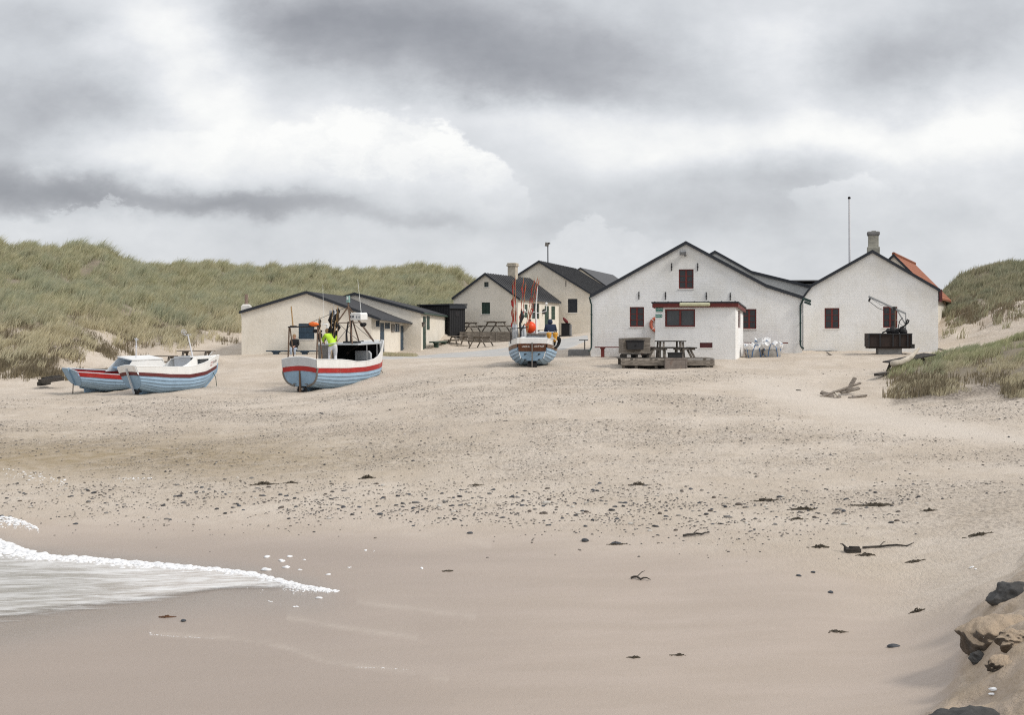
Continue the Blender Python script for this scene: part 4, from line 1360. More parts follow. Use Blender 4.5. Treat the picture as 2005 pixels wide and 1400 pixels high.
def gable_house(fr, label, front, L, wm, rm, back=None, fholes=(), rholes=(), th=.11, fo=.16, bo=.1, eo=(.14, .14), seams=0, name='house', group=None, side_from=0.0):
    """front: gable outline (left eave ... ridge ... right eave) in house axes; back: the same outline at the far end"""
    root = empty(name, label, 'house', fr.loc, fr.rot, group)
    back = back or front
    zb = -.6
    mb = MB()
    W = front[-1][0]
    W0 = front[0][0]
    panel(mb, face_front, [(W0, zb)] + front + [(W, zb)] if False else [(W0, zb), (W, zb)] + front[::-1], fholes)
    Wb, Wb0 = back[-1][0], back[0][0]
    mb.add([Vector((x, L, z)) for x, z in [(Wb0, zb), (Wb, zb)] + back[::-1]], [tuple(range(len(back) + 2))])
    if abs(Wb - W) < .02:
        panel(mb, face_right(W), [(0, zb), (L, zb), (L, back[-1][1]), (0, front[-1][1])], rholes)
    else:
        mb.add([Vector((W, 0, zb)), Vector((Wb, L, zb)), Vector((Wb, L, back[-1][1])), Vector((W, 0, front[-1][1]))], [(0, 1, 2, 3)])
    mb.add([Vector((W0, 0, zb)), Vector((Wb0, L, zb)), Vector((Wb0, L, back[0][1])), Vector((W0, 0, front[0][1]))], [(0, 1, 2, 3)])
    wall = mb.build('wall', wm, root)
    # roof slab
    def ext(pts):
        p = [Vector(q) for q in pts]
        d0 = (p[0] - p[1]).normalized(); d1 = (p[-1] - p[-2]).normalized()
        return [p[0] + d0 * eo[0]] + p[1:-1] + [p[-1] + d1 * eo[1]]
    A, B = ext(front), ext(back)
    n = len(A)
    def at(p, q, y, up): return Vector((p.x + (q.x - p.x) * y / L, y, p.y + (q.y - p.y) * y / L + up))
    rb = MB()
    vs = []
    for y, up in ((-fo, .004), (-fo, th), (L + bo, .004), (L + bo, th)):
        vs += [at(A[i], B[i], y, up) for i in range(n)]
    fs = []
    for i in range(n - 1):
        fs += [(i, i + 1, n + i + 1, n + i), (2 * n + i, 3 * n + i, 3 * n + i + 1, 2 * n + i + 1), (n + i, n + i + 1, 3 * n + i + 1, 3 * n + i), (i, 2 * n + i, 2 * n + i + 1, i + 1)]
    fs += [(0, n, 3 * n, 2 * n), (n - 1, 3 * n - 1, 4 * n - 1, 2 * n - 1)]
    rb.add(vs, fs)
    if seams:
        k = int((L + fo + bo) / seams)
        for i in range(n - 1):
            for j in range(k + 1):
                y = -fo + .03 + j * (L + fo + bo - .06) / k
                rb.bar(at(A[i], B[i], y, th + .012), at(A[i + 1], B[i + 1], y, th + .012), .07, .075, (0, 0, 1))
    roof = rb.build('roof', rm, root)
    # barge boards on the near verge
    bb = MB()
    for i in range(n - 1):
        a, b_ = at(A[i], B[i], -fo - .012, 0), at(A[i + 1], B[i + 1], -fo - .012, 0)
        bb.add([a + Vector((0, 0, -.05)), b_ + Vector((0, 0, -.05)), b_ + Vector((0, 0, th + .02)), a + Vector((0, 0, th + .02)),
                a + Vector((0, .01, -.05)), b_ + Vector((0, .01, -.05)), b_ + Vector((0, .01, th + .02)), a + Vector((0, .01, th + .02))],
               [(0, 1, 2, 3), (4, 7, 6, 5), (0, 4, 5, 1), (3, 2, 6, 7), (0, 3, 7, 4), (1, 5, 6, 2)])
    bb.build('bargeboard', M['dark_trim'], root)
    return root, wall, roof


def rect_uz(fr, x0, y0, x1, y1, off=0.0):
    a, b_ = fr.uz(x0, y1, off), fr.uz(x1, y0, off)
    return (a[0], a[1], b_[0], b_[1])


def rect_vz(fr, x0, y0, x1, y1, w):
    a, b_ = fr.vz(x0, y1, w), fr.vz(x1, y0, w)
    return (a[0], min(a[1], fr.vz(x0, y1, w)[1]), b_[0], fr.vz((x0 + x1) / 2, y0, w)[1])


def anchors(root, fr, spots, h=15):
    for px, py in spots:
        a, z1 = fr.uz(px, py)
        _, z0 = fr.uz(px, py + h)
        mb = MB()
        fbox(mb, face_front, a - .022, a + .022, z0, z1, -.035, -.004)
        fbox(mb, face_front, a - .035, a + .035, (z0 + z1) / 2 - .03, (z0 + z1) / 2 + .03, -.05, -.036)
        mb.build('wall_anchor', M['iron'], root)


def gutter_pipe(root, pts, r, m_, name='downpipe', clips=()):
    mb = MB()
    mb.tube(pts, r, 8)
    for c in clips: mb.box(c, (r * 2.8, r * 2.8, .03))
    return mb.build(name, m_, root, smooth=False)


# ---------------------------------------------------------------- main gabled house
fr = Frame(1157, 71.2, -8, 2.55)
uz = fr.uz
prof = [uz(1157, 581), uz(1343, 476.5), uz(1500, 561), uz(1571, 584)]
rects = [rect_uz(fr, 1329, 527, 1358, 565), rect_uz(fr, 1233, 601, 1261, 640), rect_uz(fr, 1453, 605, 1481, 644)]
root, wall, roof = gable_house(fr, 'largest white gabled house with oxide red casement windows and a kiosk before it', prof, 11.0, M['white_wall'], M['felt'], fholes=rects, eo=(.06, .1), fo=.12, th=.1)
MAIN = fr
for r_ in rects:
    window(root, face_front, r_, M['red_paint'], M['glass'])
    s = MB(); fbox(s, face_front, r_[0] - .03, r_[2] + .03, r_[1] - .05, r_[1] - .003, -.03, .1); s.build('window_sill', M['pale_sill'], root)
anchors(root, fr, [(1315, 515), (1366, 515), (1251, 571), (1303, 571.5), (1383, 572), (1430, 573)])
# floodlight under the ridge
a, z = uz(1338, 495)
mb = MB(); mb.box((a - .02, -.18, z), (.30, .16, .2), (.5, 0, .15)); mb.box((a - .02, -.265, z - .055), (.26, .02, .15), (.5, 0, .15)); lamp = mb.build('floodlight', M['steel'], root)
mb = MB(); mb.tube([(a, .0, z + .05), (a, -.1, z + .02)], .03, 8); mb.sphere((a + .1, -.14, z - .13), (.07, .06, .05)); mb.build('lamp_bracket', M['rub'], lamp)
x0, z0 = uz(1159, 588); _, z1 = uz(1159, 690)
gutter_pipe(root, [(-.05, -.2, prof[0][1] - .02), (-.02, -.1, z0 - .05), (.03, -.09, z0 - .2), (.03, -.09, z1 + .25), (-.03, -.16, z1 + .12), (-.1, -.22, z1 + .06)], .045, M['pipe_green'], clips=[(.03, -.09, z1 + .9), (.03, -.09, z1 + 1.9)])
xr, zr = uz(1567, 592); _, zr1 = uz(1567, 682)
gutter_pipe(root, [(xr + .12, -.25, zr + .12), (xr + .05, -.1, zr - .02), (xr, -.09, zr - .15), (xr, -.09, zr1 + .15), (xr + .07, -.16, zr1 + .03), (xr + .16, -.2, zr1)], .045, M['pipe_green'], clips=[(xr, -.09, zr - 1.0), (xr, -.09, zr - 1.9)])
mb = MB()                                       # valley gutter end between the two houses
mb.box((xr + .30, -.12, zr + .12), (.42, .34, .12), (0, .38, 0)); mb.box((xr + .34, -.13, zr - .04), (.34, .28, .1), (0, .38, 0))
mb.build('valley_gutter', M['pipe_green'], root)
mb = MB(); fbox(mb, face_front, prof[0][0] - .01, prof[-1][0] + .01, -.4, uz(1343, 699)[1], -.03, -.002); mb.build('plinth', M['plinth'], root)

# ---------------------------------------------------------------- kiosk in front of it
fr = Frame(1283, 66.6, -15, 2.45)
KI = fr
W = fr.uz(1440, 640)[0]
L = 3.5
zt = fr.uz(1283, 597)[1]
root = empty('kiosk', 'small white flat-roofed kiosk with red sliding window, fronting the largest gable', 'kiosk', fr.loc, fr.rot)
wr = rect_uz(fr, 1302, 605, 1361, 640); vr = rect_uz(fr, 1370, 671, 1395, 681)
sr = rect_vz(fr, 1445.5, 608, 1450, 642, W)
zt2 = zt - .22
mb = MB()
panel(mb, face_front, [(0, -.8), (W, -.8), (W, zt), (0, zt)], [wr, vr], .1)
panel(mb, face_right(W), [(0, -.8), (L, -.8), (L, zt2), (0, zt)], [sr], .1)
mb.add([(0, 0, -.8), (0, L, -.8), (0, L, zt2), (0, 0, zt)], [(0, 1, 2, 3)])
mb.add([(0, L, -.8), (W, L, -.8), (W, L, zt2), (0, L, zt2)], [(0, 1, 2, 3)])
mb.build('wall', M['kiosk_wall'], root)
w = window(root, face_front, wr, M['red_paint'], M['glass_grey'], 2, 0, fw=.07, mull=.09)
window(root, face_right(W), sr, M['red_paint'], M['glass'], 1, 1)
plank_panel(root, face_front, vr, M['maroon_paint'], 'hatch', .02, 1)
for r_ in (wr, vr):
    s = MB(); fbox(s, face_front, r_[0] - .02, r_[2] + .02, r_[1] - .045, r_[1] - .003, -.02, .08); s.build('window_sill', M['pale_sill'], root)
mb = MB()
zf0, zf1 = fr.uz(1283, 602)[1], fr.uz(1283, 594)[1]
o_ = .1
pt = lambda x, y, z: Vector((x, y, z - .22 * (max(y, 0)) / L))
fh = zf1 - zf0
mb.prism([(-o_, zf0), (W + o_, zf0), (W + o_, zf1), (-o_, zf1)], -o_ - .025, -o_, lambda x, z, d: Vector((x, d, z)))
mb.prism([(-o_, 0), (L, 0), (L, fh), (-o_, fh)], W + o_, W + o_ + .025, lambda y, z, d: Vector((d, y, zf0 + z - .22 * max(y, 0) / L)))
mb.prism([(-o_, 0), (L, 0), (L, fh), (-o_, fh)], -o_ - .025, -o_ - .001, lambda y, z, d: Vector((d, y, zf0 + z - .22 * max(y, 0) / L)))
mb.build('fascia', M['red_paint'], root)
mb = MB()
mb.prism([(-o_ - .06, zf1 + .002), (L, zf1 + .002 - .22), (L, zf1 + .07 - .22), (-o_ - .06, zf1 + .07)], -o_ - .06, W + o_ + .06, lambda y, z, d: Vector((d, y, z)))
for k in range(7): mb.box((W * k / 6, -o_ - .02, zf1 + .08), (.05, .06, .03))
mb.build('roof', M['dark_trim'], root)
a0, z0 = fr.uz(1332, 599.5, -.2); a1, z1 = fr.uz(1389, 592.5, -.2)
mb = MB(); mb.prism([(-.14, z0 + .03), (-.14, z1 - .04), (-.19, z1), (-.27, z1), (-.31, z1 - .05), (-.31, z0 + .05), (-.27, z0), (-.19, z0)], a0, a1, lambda y, z, d: Vector((d, y, z)))
mb.box((a0 - .01, -.22, (z0 + z1) / 2), (.03, .15, (z1 - z0) * .8)); mb.box((a1 + .01, -.22, (z0 + z1) / 2), (.03, .15, (z1 - z0) * .8))
mb.build('strip_light', M['lamp_plastic'], root, bevel=.01)


def enamel_sign(x0, y0, x1, y1, marks, lab, border=True):
    r_ = rect_uz(fr, x0, y0, x1, y1, -.03)
    c = Vector(((r_[0] + r_[2]) / 2, -.016, (r_[1] + r_[3]) / 2))
    w_, h_ = r_[2] - r_[0], r_[3] - r_[1]
    mw = Matrix.Translation(fr.loc) @ Matrix.Rotation(fr.a, 4, 'Z') @ Matrix.Translation(c)
    o = empty('sign', lab, 'sign', mw.translation, fr.rot)
    mb = MB(); mb.box((0, 0, 0), (w_, .018, h_)); mb.build('panel', M['sign_green'], o)
    mb = MB()
    for kind, x, z, sx, sz in marks:
        if kind == 'b': mb.box((x * w_, -.0115, z * h_), (sx * w_, .004, sz * h_))
        else: mb.prism([(x * w_ + math.cos(q * .785) * sx * w_, z * h_ + math.sin(q * .785) * sz * h_) for q in range(8)], -.0135, -.0095, lambda a, b_, d: Vector((a, d, b_)))
    mb.build('lettering', M['sign_white'], o)


enamel_sign(1284.5, 601.3, 1297.3, 610.5, [('o', -.34, .12, .07, .11), ('b', -.12, .12, .05, .3), ('b', -.03, .12, .05, .3), ('b', -.075, .12, .06, .08), ('b', .07, .12, .05, .3), ('b', .12, .24, .09, .07), ('b', .12, .12, .07, .07), ('b', .25, .12, .06, .3), ('b', .34, .2, .05, .16), ('b', .4, .08, .05, .2), ('b', 0, -.34, .86, .05)],
            'upper green sign with white dot and marks, by the kiosk window')
enamel_sign(1283.2, 616, 1296.2, 621.3, [('b', -.42, 0, .07, .5), ('b', -.34, 0, .06, .3), ('b', -.2, 0, .05, .4), ('b', -.1, 0, .05, .4), ('b', 0, .1, .05, .3), ('b', .1, 0, .05, .4), ('b', .34, 0, .06, .5), ('b', .42, 0, .06, .3)], 'lower narrow green sign with white marks, below the dotted one')

# ---------------------------------------------------------------- right-hand white house
fr = Frame(1575, 73.5, -12, 2.6)
RH = fr
uz = fr.uz
prof = [uz(1573, 583), uz(1590, 560), uz(1708, 493.5), uz(1837, 568)]
rects = [rect_uz(fr, 1614.5, 603, 1643.5, 643), rect_uz(fr, 1729, 600.5, 1757, 641.5)]
root, wall, roof = gable_house(fr, 'white gabled house at right with stone chimney and two red windows', prof, 12.0, M['white_wall'], M['felt'], fholes=rects, eo=(.02, .12), fo=.12, th=.1)
for r_ in rects:
    window(root, face_front, r_, M['red_paint'], M['glass'])
    s = MB(); fbox(s, face_front, r_[0] - .03, r_[2] + .03, r_[1] - .05, r_[1] - .003, -.03, .1); s.build('window_sill', M['pale_sill'], root)
mb = MB(); e = prof[-1]; mb.box((e[0] + .12, .35, e[1] - .28), (.14, .9, .62)); mb.build('eaves_board', M['maroon_paint'], root)
mb = MB(); fbox(mb, face_front, -.05, uz(1640, 690)[0], -.5, uz(1600, 687)[1], -.12, -.002); mb.build('plinth', M['plinth'], root)
cx0, cz0 = uz(1710, 497, 1.0); cw = uz(1721, 497, 1.0)[0] - uz(1699, 497, 1.0)[0]
zt = uz(1710, 457, 1.0)[1]
mb = MB()
mb.box((cx0, 1.0, cz0 + .1), (cw * 1.12, .62, .5)); mb.box((cx0, 1.0, (cz0 + zt) / 2 + .15), (cw * .92, .52, zt - cz0 - .1)); 
ch = mb.build('chimney', M['stone'], roof, bevel=.015)
mb = MB(); mb.box((cx0, 1.0, zt - .1), (cw * 1.02, .58, .06)); mb.box((cx0, 1.0, zt + .0), (cw * 1.12, .66, .14)); mb.box((cx0 + .02, 1.0, zt + .1), (cw * .4, .25, .08)); mb.build('chimney_cap', M['concrete'], root, bevel=.015)

# ---------------------------------------------------------------- grey house behind the main one, long flared roof
fr = Frame(1345, 86, -12, 2.6)
uz = fr.uz
prof = [uz(1345, 525), uz(1400, 494), uz(1472, 534), uz(1590, 563)]
root, wall, roof = gable_house(fr, 'grey plastered gable with long sweeping roof, behind the largest white house', prof, 9, M['grey_wall'], M['felt'], eo=(.05, .1), fo=.1, th=.1)
fr = Frame(1535, 96, -6, 2.6)                     # low dark roof further back
uz = fr.uz
root = empty('outbuilding', 'dark flat-roofed building showing between the grey gable and right house', 'building', fr.loc, fr.rot)
zz = uz(1560, 548.5)[1]; x1 = uz(1640, 550)[0]
mb = MB(); mb.box((x1 / 2, 3.1, zz / 2 - .5), (x1, 6, zz)); mb.build('wall', M['grey_wall'], root)
mb = MB(); mb.box((x1 / 2, 3.05, zz - .05), (x1 + .3, 6.4, .1)); mb.prism([(0, -.5), (6.2, -.05), (6.2, .1), (0, -.35)], -.1, x1 + .1, lambda y, z, d: Vector((d, y - .1, zz + z + .1))); mb.build('roof', M['metal_roof'], root)

# ---------------------------------------------------------------- red tiled house
m, t, b = new_mat('orange_clay_tiles')
tc = t.node('ShaderNodeTexCoord').outputs['Object']
x_, y_, z_ = t.sep(tc)
wv = t.math('SINE', t.math('MULTIPLY', y_, 2 * math.pi / .30))
rowc = t.math('FRACT', t.math('MULTIPLY', z_, 1 / .27))
n1 = t.noise(tc, 4, 6, .6)
c = t.mix(t.smooth(n1, .35, .65), (.27, .09, .045), (.38, .14, .07))
c = t.mix(t.smooth(rowc, .0, .25, .55, 0), c, (.12, .035, .02))
c = t.mix(t.smooth(t.noise(tc, 1.2, 5), .55, .75, 0, .5), c, (.2, .1, .06))
t.l.new(c, b.inputs['Base Color'])
b.inputs['Roughness'].default_value = .8
t.l.new(t.bump(t.math('ADD', t.math('MULTIPLY', wv, .5), rowc), .9, .05), b.inputs['Normal'])
M['tile'] = m
fr = Frame(1690, 88, -21, 2.8)
uz = fr.uz
ridge = uz(1750, 501); left = uz(1690, 560); right = uz(1822, 573)
root, wall, roof = gable_house(fr, 'house with steep orange tiled roof rising behind the right white house', [left, ridge, right], 13.5, M['cream_brick'], M['tile'], eo=(.1, .5), fo=.12, th=.12, seams=0)
mb = MB(); mb.tube([(ridge[0], -.12, ridge[1] + .13), (ridge[0], 13.6, ridge[1] + .13)], .11, 8); mb.build('ridge_tiles', M['tile'], root)

# ---------------------------------------------------------------- blue-shuttered hut at left
fr = Frame(473, 83.0, -6, 2.3)
uz = fr.uz
W = uz(727, 640)[0]
prof = [uz(473, 612), uz(601, 573.5), (W, uz(727, 620)[1])]
L = fr.vz(810, 640, W)[0]
pb = [(x, z) for x, z in prof]
pb = [prof[0], (prof[1][0], prof[1][1] - .06), (W, prof[2][1] - .22)]
r_ = rect_uz(fr, 584.5, 633.5, 615.5, 664)
V = lambda x0, y0, x1, y1: rect_vz(fr, x0, y0, x1, y1, W)
d1, d2, vent1, vent2, sh, sa = V(744.3, 632, 752.7, 694), V(784, 637.5, 796.5, 690), V(735.9, 627.5, 743.6, 640), V(753.6, 632, 763.8, 643.7), V(765.7, 635.5, 772, 650), V(773.3, 634, 782, 650)
root, wall, roof = gable_house(fr, 'cream rendered hut with dark blue shutters and doors, nearest the boats', prof, L, M['cream_wall'], M['felt'], back=pb, fholes=[r_], rholes=[d1, d2, vent1, vent2, sa], eo=(.12, .5), fo=.14, th=.1)
HUT1 = fr
fR = face_right(W)
wb = MB(); 
plank_panel(root, face_front, r_, M['blue_paint'], 'shutter', .03, 6, (.12, .5, .88))
s = MB(); fbox(s, face_front, r_[0] - .03, r_[2] + .03, r_[1] - .05, r_[1] - .003, -.03, .1); s.build('window_sill', M['pale_sill'], root)
plank_panel(root, fR, d1, M['blue_paint'], 'door', .03, 4, (.15, .85), .2)
plank_panel(root, fR, d2, M['blue_paint'], 'door', .03, 6, (.15, .85), .5)
for q in (vent1, vent2):
    mb = MB()
    n = 5
    fbox(mb, fR, q[0], q[2], q[1], q[1] + .05, .0, .05); fbox(mb, fR, q[0], q[2], q[3] - .05, q[3], .0, .05)
    for k in range(n):
        xx = q[0] + (q[2] - q[0]) * (k + .5) / n
        fbox(mb, fR, xx - .05, xx + .05, q[1] + .05, q[3] - .05, .0, .04)
    fr_ = mb.build('slatted_window', M['blue_paint'], root)
    mb = MB(); fbox(mb, fR, q[0], q[2], q[1], q[3], .08, .1); mb.build('pane', M['pale_sill'], fr_)
plank_panel(root, fR, sh, M['grey_panel'], 'shutter', -.06, 3)
window(root, fR, sa, M['blue_paint'], M['boat_grey'], 2, 2, depth=.02)
mb = MB(); ew = W + .5
mb.tube([(W + .52, -.1, prof[2][1] - .16), (W + .52, L + .05, prof[2][1] - .40)], .06, 8); mb.build('gutter', M['dark_trim'], root)
a0, z0 = uz(482.5, 615, .8)
ztop = uz(482, 597, .8)[1]
mb = MB(); mb.box((a0, .8, (z0 + ztop) / 2 - .1), (.5, .5, ztop - z0 + .1)); 
mb.add([(a0 - .25, .55, ztop - .1), (a0 + .25, .55, ztop - .1), (a0 + .25, 1.05, ztop - .1), (a0 - .25, 1.05, ztop - .1), (a0 - .16, .64, ztop + .04), (a0 + .16, .64, ztop + .04), (a0 + .16, .96, ztop + .04), (a0 - .16, .96, ztop + .04)], [(0, 1, 5, 4), (1, 2, 6, 5), (2, 3, 7, 6), (3, 0, 4, 7), (4, 5, 6, 7)])
ch = mb.build('chimney', M['pale_sill'], roof)
mb = MB(); mb.tube([(a0, .8, ztop), (a0, .8, uz(482, 576, .8)[1])], .105, 10); mb.build('flue_pipe', M['clay'], root)

# ---------------------------------------------------------------- green-doored hut behind it
fr = Frame(632, 93, -4.5, 2.4)
uz = fr.uz
W = uz(824.7, 640)[0]
prof = [uz(632, 595), uz(694.4, 576), (W, uz(824.7, 612)[1])]
L = fr.vz(900, 640, W)[0]
farz = fr.vz(903, 622.5, W)[1]
pb = [(prof[0][0], prof[0][1] - .2), (prof[1][0], prof[1][1] - .25), (W, farz)]
V = lambda x0, y0, x1, y1: rect_vz(fr, x0, y0, x1, y1, W)
g1, g2, gs = V(828, 619, 834.5, 684.5), V(878.5, 627, 884.4, 670), V(835.4, 618.5, 841.6, 646)
root, wall, roof = gable_house(fr, 'long cream hut with dark green doors, between the blue-doored hut and tarred shed', prof, L, M['cream_wall'], M['felt'], back=pb, rholes=[g1, g2, gs], eo=(.1, .18), fo=.12, th=.1)
HUT2 = fr
fR = face_right(W)
plank_panel(root, fR, g1, M['green_paint'], 'door', .03, 4, (.15, .85), .75)
plank_panel(root, fR, g2, M['green_paint'], 'door', .03, 4, (.15, .85), .75)
plank_panel(root, fR, gs, M['green_paint'], 'shutter', .02, 4, (.2, .8))
for q in (V(871.8, 623, 878.2, 637), V(885, 625, 892, 640)):
    plank_panel(root, fR, q, M['green_paint'], 'shutter', -.05, 4)
q = fr.vz(826, 636, W)
mb = MB(); mb.sphere(fR(q[0], -.1, q[1]), (.12, .1, .16)); mb.box(fR(q[0], -.1, q[1] + .15), (.3, .3, .05)); mb.build('wall_lamp', M['rub'], root)
mb = MB(); mb.tube([(W + .2, -.1, prof[2][1] - .06), (W + .2, L + .05, farz - .06)], .06, 8); mb.build('gutter', M['green_paint'], root)

# ---------------------------------------------------------------- tarred shed
c0 = P(881, 640, 107); c1 = P(909.7, 640, 108.5)
ang = math.degrees(math.atan2(c1.y - c0.y, c1.x - c0.x))
fr = Frame(881, 104.5, 35, 2.9)
W = fr.uz(909.7, 640)[0]
L = 4.3
zt = fr.uz(881, 597)[1]
root = empty('shed', 'black tarred flat-roofed shed between the green-doored hut and chimney cottage', 'shed', fr.loc, fr.rot)
mb = MB(); mb.box((W / 2, L / 2, zt / 2 - .3), (W, L, zt + .6))
for k in range(9): mb.box((W * k / 8, -.012, zt / 2 - .3), (.05, .02, zt + .5))
for k in range(20): mb.box((-.012, L * k / 19, zt / 2 - .3), (.02, .05, zt + .5))
mb.build('wall', M['black_wood'], root)
mb = MB(); mb.box((W / 2, L / 2, zt + .04), (W + .3, L + .3, .1)); mb.box((W / 2, -.1, zt - .15), (W + .2, .06, .24)); mb.build('roof', M['dark_trim'], root)
q = rect_uz(fr, 891, 609, 898, 619); mb = MB(); fbox(mb, face_front, q[0], q[2], q[1], q[3], -.04, -.026); mb.build('hatch', M['iron'], root)

# ---------------------------------------------------------------- chimney cottage
fr = Frame(888, 108.5, -18, 3.0)
uz = fr.uz
W = uz(1014, 630)[0]
prof = [uz(888, 585), uz(951, 537.5), (W, uz(1014, 583.5)[1])]
L = fr.vz(1094, 620, W)[0]
farz = fr.vz(1095, 594, W)[1]
pb = [prof[0], prof[1], (W, min(prof[2][1], farz + .1))]
V = lambda x0, y0, x1, y1: rect_vz(fr, x0, y0, x1, y1, W)
fh_ = [rect_uz(fr, 948, 552, 956.6, 562), rect_uz(fr, 943, 592, 959.5, 615)]
sh_ = [V(1027, 596, 1033, 622), V(1041, 594, 1056, 624), V(1066.6, 599, 1075, 646), V(1079.5, 599.5, 1087, 626)]
root, wall, roof = gable_house(fr, 'cream cottage with ribbed dark roof, tall chimney and dark green shutters', prof, L, M['cream_brick'], M['metal_roof'], back=pb, fholes=fh_, rholes=sh_, eo=(.12, .25), fo=.15, th=.1, seams=.62)
fR = face_right(W)
window(root, face_front, fh_[0], M['green_paint'], M['glass'], 1, 1)
window(root, face_front, fh_[1], M['green_paint'], M['green_paint'], 3, 3, fw=.05, mull=.05)
plank_panel(root, fR, sh_[0], M['green_paint'], 'shutter', .03, 4, (.2, .8))
window(root, fR, sh_[1], M['green_paint'], M['glass_grey'], 2, 2)
plank_panel(root, fR, sh_[2], M['green_paint'], 'door', .04, 4, (.15, .85), .8)
plank_panel(root, fR, sh_[3], M['green_paint'], 'shutter', .03, 4, (.2, .8))
q = fr.vz(1062, 610, W); mb = MB(); mb.sphere(fR(q[0], -.14, q[1]), (.15, .13, .22)); mb.box(fR(q[0], -.05, q[1]), (.1, .1, .1)); mb.build('wall_lamp', M['iron'], root)
s = MB()
for q in fh_: fbox(s, face_front, q[0] - .03, q[2] + .03, q[1] - .06, q[1] - .003, -.03, .1)
s.build('window_sill', M['pale_sill'], root)
cz = prof[1][1]
a0 = prof[1][0]
_vr = fr.vz(1004, 541, a0)[0]
zt = fr.vz(1004, 516, a0)[1]
mb = MB(); mb.box((a0, _vr, (cz + zt) / 2 - .2), (.66, .66, zt - cz + .5)); mb.box((a0, _vr, zt - .16), (.84, .84, .12)); mb.box((a0, _vr, zt - .02), (.76, .76, .1)); mb.build('chimney', M['stone_cream'], roof, bevel=.02)

# ---------------------------------------------------------------- big cream house behind the cottage
fr = Frame(957, 120, -14, 3.2)
uz = fr.uz
W = uz(1156, 610)[0]
prof = [uz(957, 577), uz(1056, 513), (W, uz(1156, 575)[1])]
rr_ = rect_uz(fr, 1112, 585, 1130.5, 612)
root, wall, roof = gable_house(fr, 'large cream house with dark sloping roof, behind the chimney cottage', prof, 15, M['cream_brick'], M['metal_roof'], fholes=[rr_], eo=(.1, .2), fo=.15, th=.1, seams=.75)
plank_panel(root, face_front, rr_, M['dark_trim'], 'shutter', .03, 4, (.15, .85))
s = MB(); fbox(s, face_front, rr_[0] - .03, rr_[2] + .03, rr_[1] - .07, rr_[1] - .003, -.03, .1); s.build('window_sill', M['pale_sill'], root)
anchors(root, fr, [(1108, 550)], 11)
fr = Frame(1050, 139, -14, 3.2)
uz = fr.uz
prof = [uz(1050, 575), uz(1137, 526), uz(1225, 588)]
gable_house(fr, 'farthest dark-roofed house, its ridge showing behind the large cream house', prof, 18, M['cream_brick'], M['metal_roof'], eo=(.1, .2), fo=.15, th=.1)

# ---------------------------------------------------------------- poles
def pole(name, px, ytop, D, r0, r1, m_, lab, top=None):
    g = onground(px, D)
    zt = ZC - (ytop - HY) / F * D - g.z
    o = empty(name, lab, 'flagpole' if name == 'flagpole' else 'mast', g)
    mb = MB(); mb.tube([(0, 0, -.3), (.01, 0, zt * .5), (-.02, 0, zt)], [r0, (r0 + r1) / 2, r1], 10); mb.build('pole', m_, o)
    return o, zt


o, zt = pole('flagpole', 1663.5, 388, 80, .085, .05, M['pole_white'], 'tall white flagpole standing behind the right house roof')
mb = MB(); mb.sphere((-.02, 0, zt + .02), .085, 10, 8); mb.build('finial', M['iron'], o)
o, zt = pole('lamp_mast', 1073, 478, 128, .07, .06, M['pole_grey'], 'thin grey mast with a square lamp head above the large cream house')
mb = MB(); mb.box((-.1, 0, zt - .02), (.34, .2, .34), (0, .15, 0)); mb.box((.1, 0, zt + .08), (.2, .2, .14)); mb.build('lamp_head', M['rub'], o)
# ================================================================== boats
class Hull:
    """clinker hull; own axes: x from the transom forward, y to port, z up from the keel line"""
    def __init__(s, L, Bt, Bm, sheer, band, bulwark, rake=.25, keel_h=.0, rise=.74, flare=.03, rt=.1, full=2.3):
        s.full = full
        s.rt = rt
        s.L, s.Bt, s.Bm, s.sheer, s.band, s.bul, s.rake, s.keel_h, s.rise, s.flare = L, Bt, Bm, sheer, band, bulwark, rake, keel_h, rise, flare

    def B(s, t):
        if t < .45: return s.Bt + (s.Bm - s.Bt) * math.sin(t / .45 * math.pi / 2)
        return max(.012, s.Bm * (1 - ((t - .45) / .55) ** s.full))

    def Zs(s, t): return float(np.interp(t, *zip(*s.sheer)))
    def Zk(s, t):
        k = s.keel_h + .30 * (max(0, .25 - t) / .25) ** 1.3
        if t > s.rise: k += (s.Zs(t) * .8 - s.keel_h) * ((t - s.rise) / (1 - s.rise)) ** 2.2
        return k

    def hb(s, t): return float(np.interp(t, *zip(*s.bul)))

    def tx(s, z, t=0.0): return -s.rt * (z - .3) * max(0, 1 - t / .35) ** 2
    def pt(s, t, q, side, out=0.0):
        """q 0..1 from keel to the bottom of the sheer band"""
        zk, zb, B = s.Zk(t), s.Zs(t) - s.band, s.B(t)
        ph = q * math.pi / 2
        vee = np.clip((t - .6) / .4, 0, 1)
        y = B * math.sin(ph) ** (.62 + .60 * vee)
        z = zk + (zb - zk) * (1 - math.cos(ph)) ** (.95 - .25 * vee)
        return Vector((s.L * t + s.tx(z, t) + s.rake * t ** 6 * (z / max(.1, s.Zs(t))), side * (y + out * math.sin(ph) * min(1, B / .2)), z - out * math.cos(ph) * .6))

    def rim(s, t, z, side, out=0.0):
        B = s.B(t)
        k = (z - s.Zs(t)) / .4
        return Vector((s.L * t + s.tx(z, t) + s.rake * t ** 6 * (z / max(.1, s.Zs(t))), side * (B + s.flare * max(0, k) + out * min(1, B / .2)), z))


def strips(mb, rows):
    n = len(rows[0])
    vs = [p for r_ in rows for p in r_]
    fs = [(i * n + j, i * n + j + 1, (i + 1) * n + j + 1, (i + 1) * n + j) for i in range(len(rows) - 1) for j in range(n - 1)]
    mb.add(vs, fs)


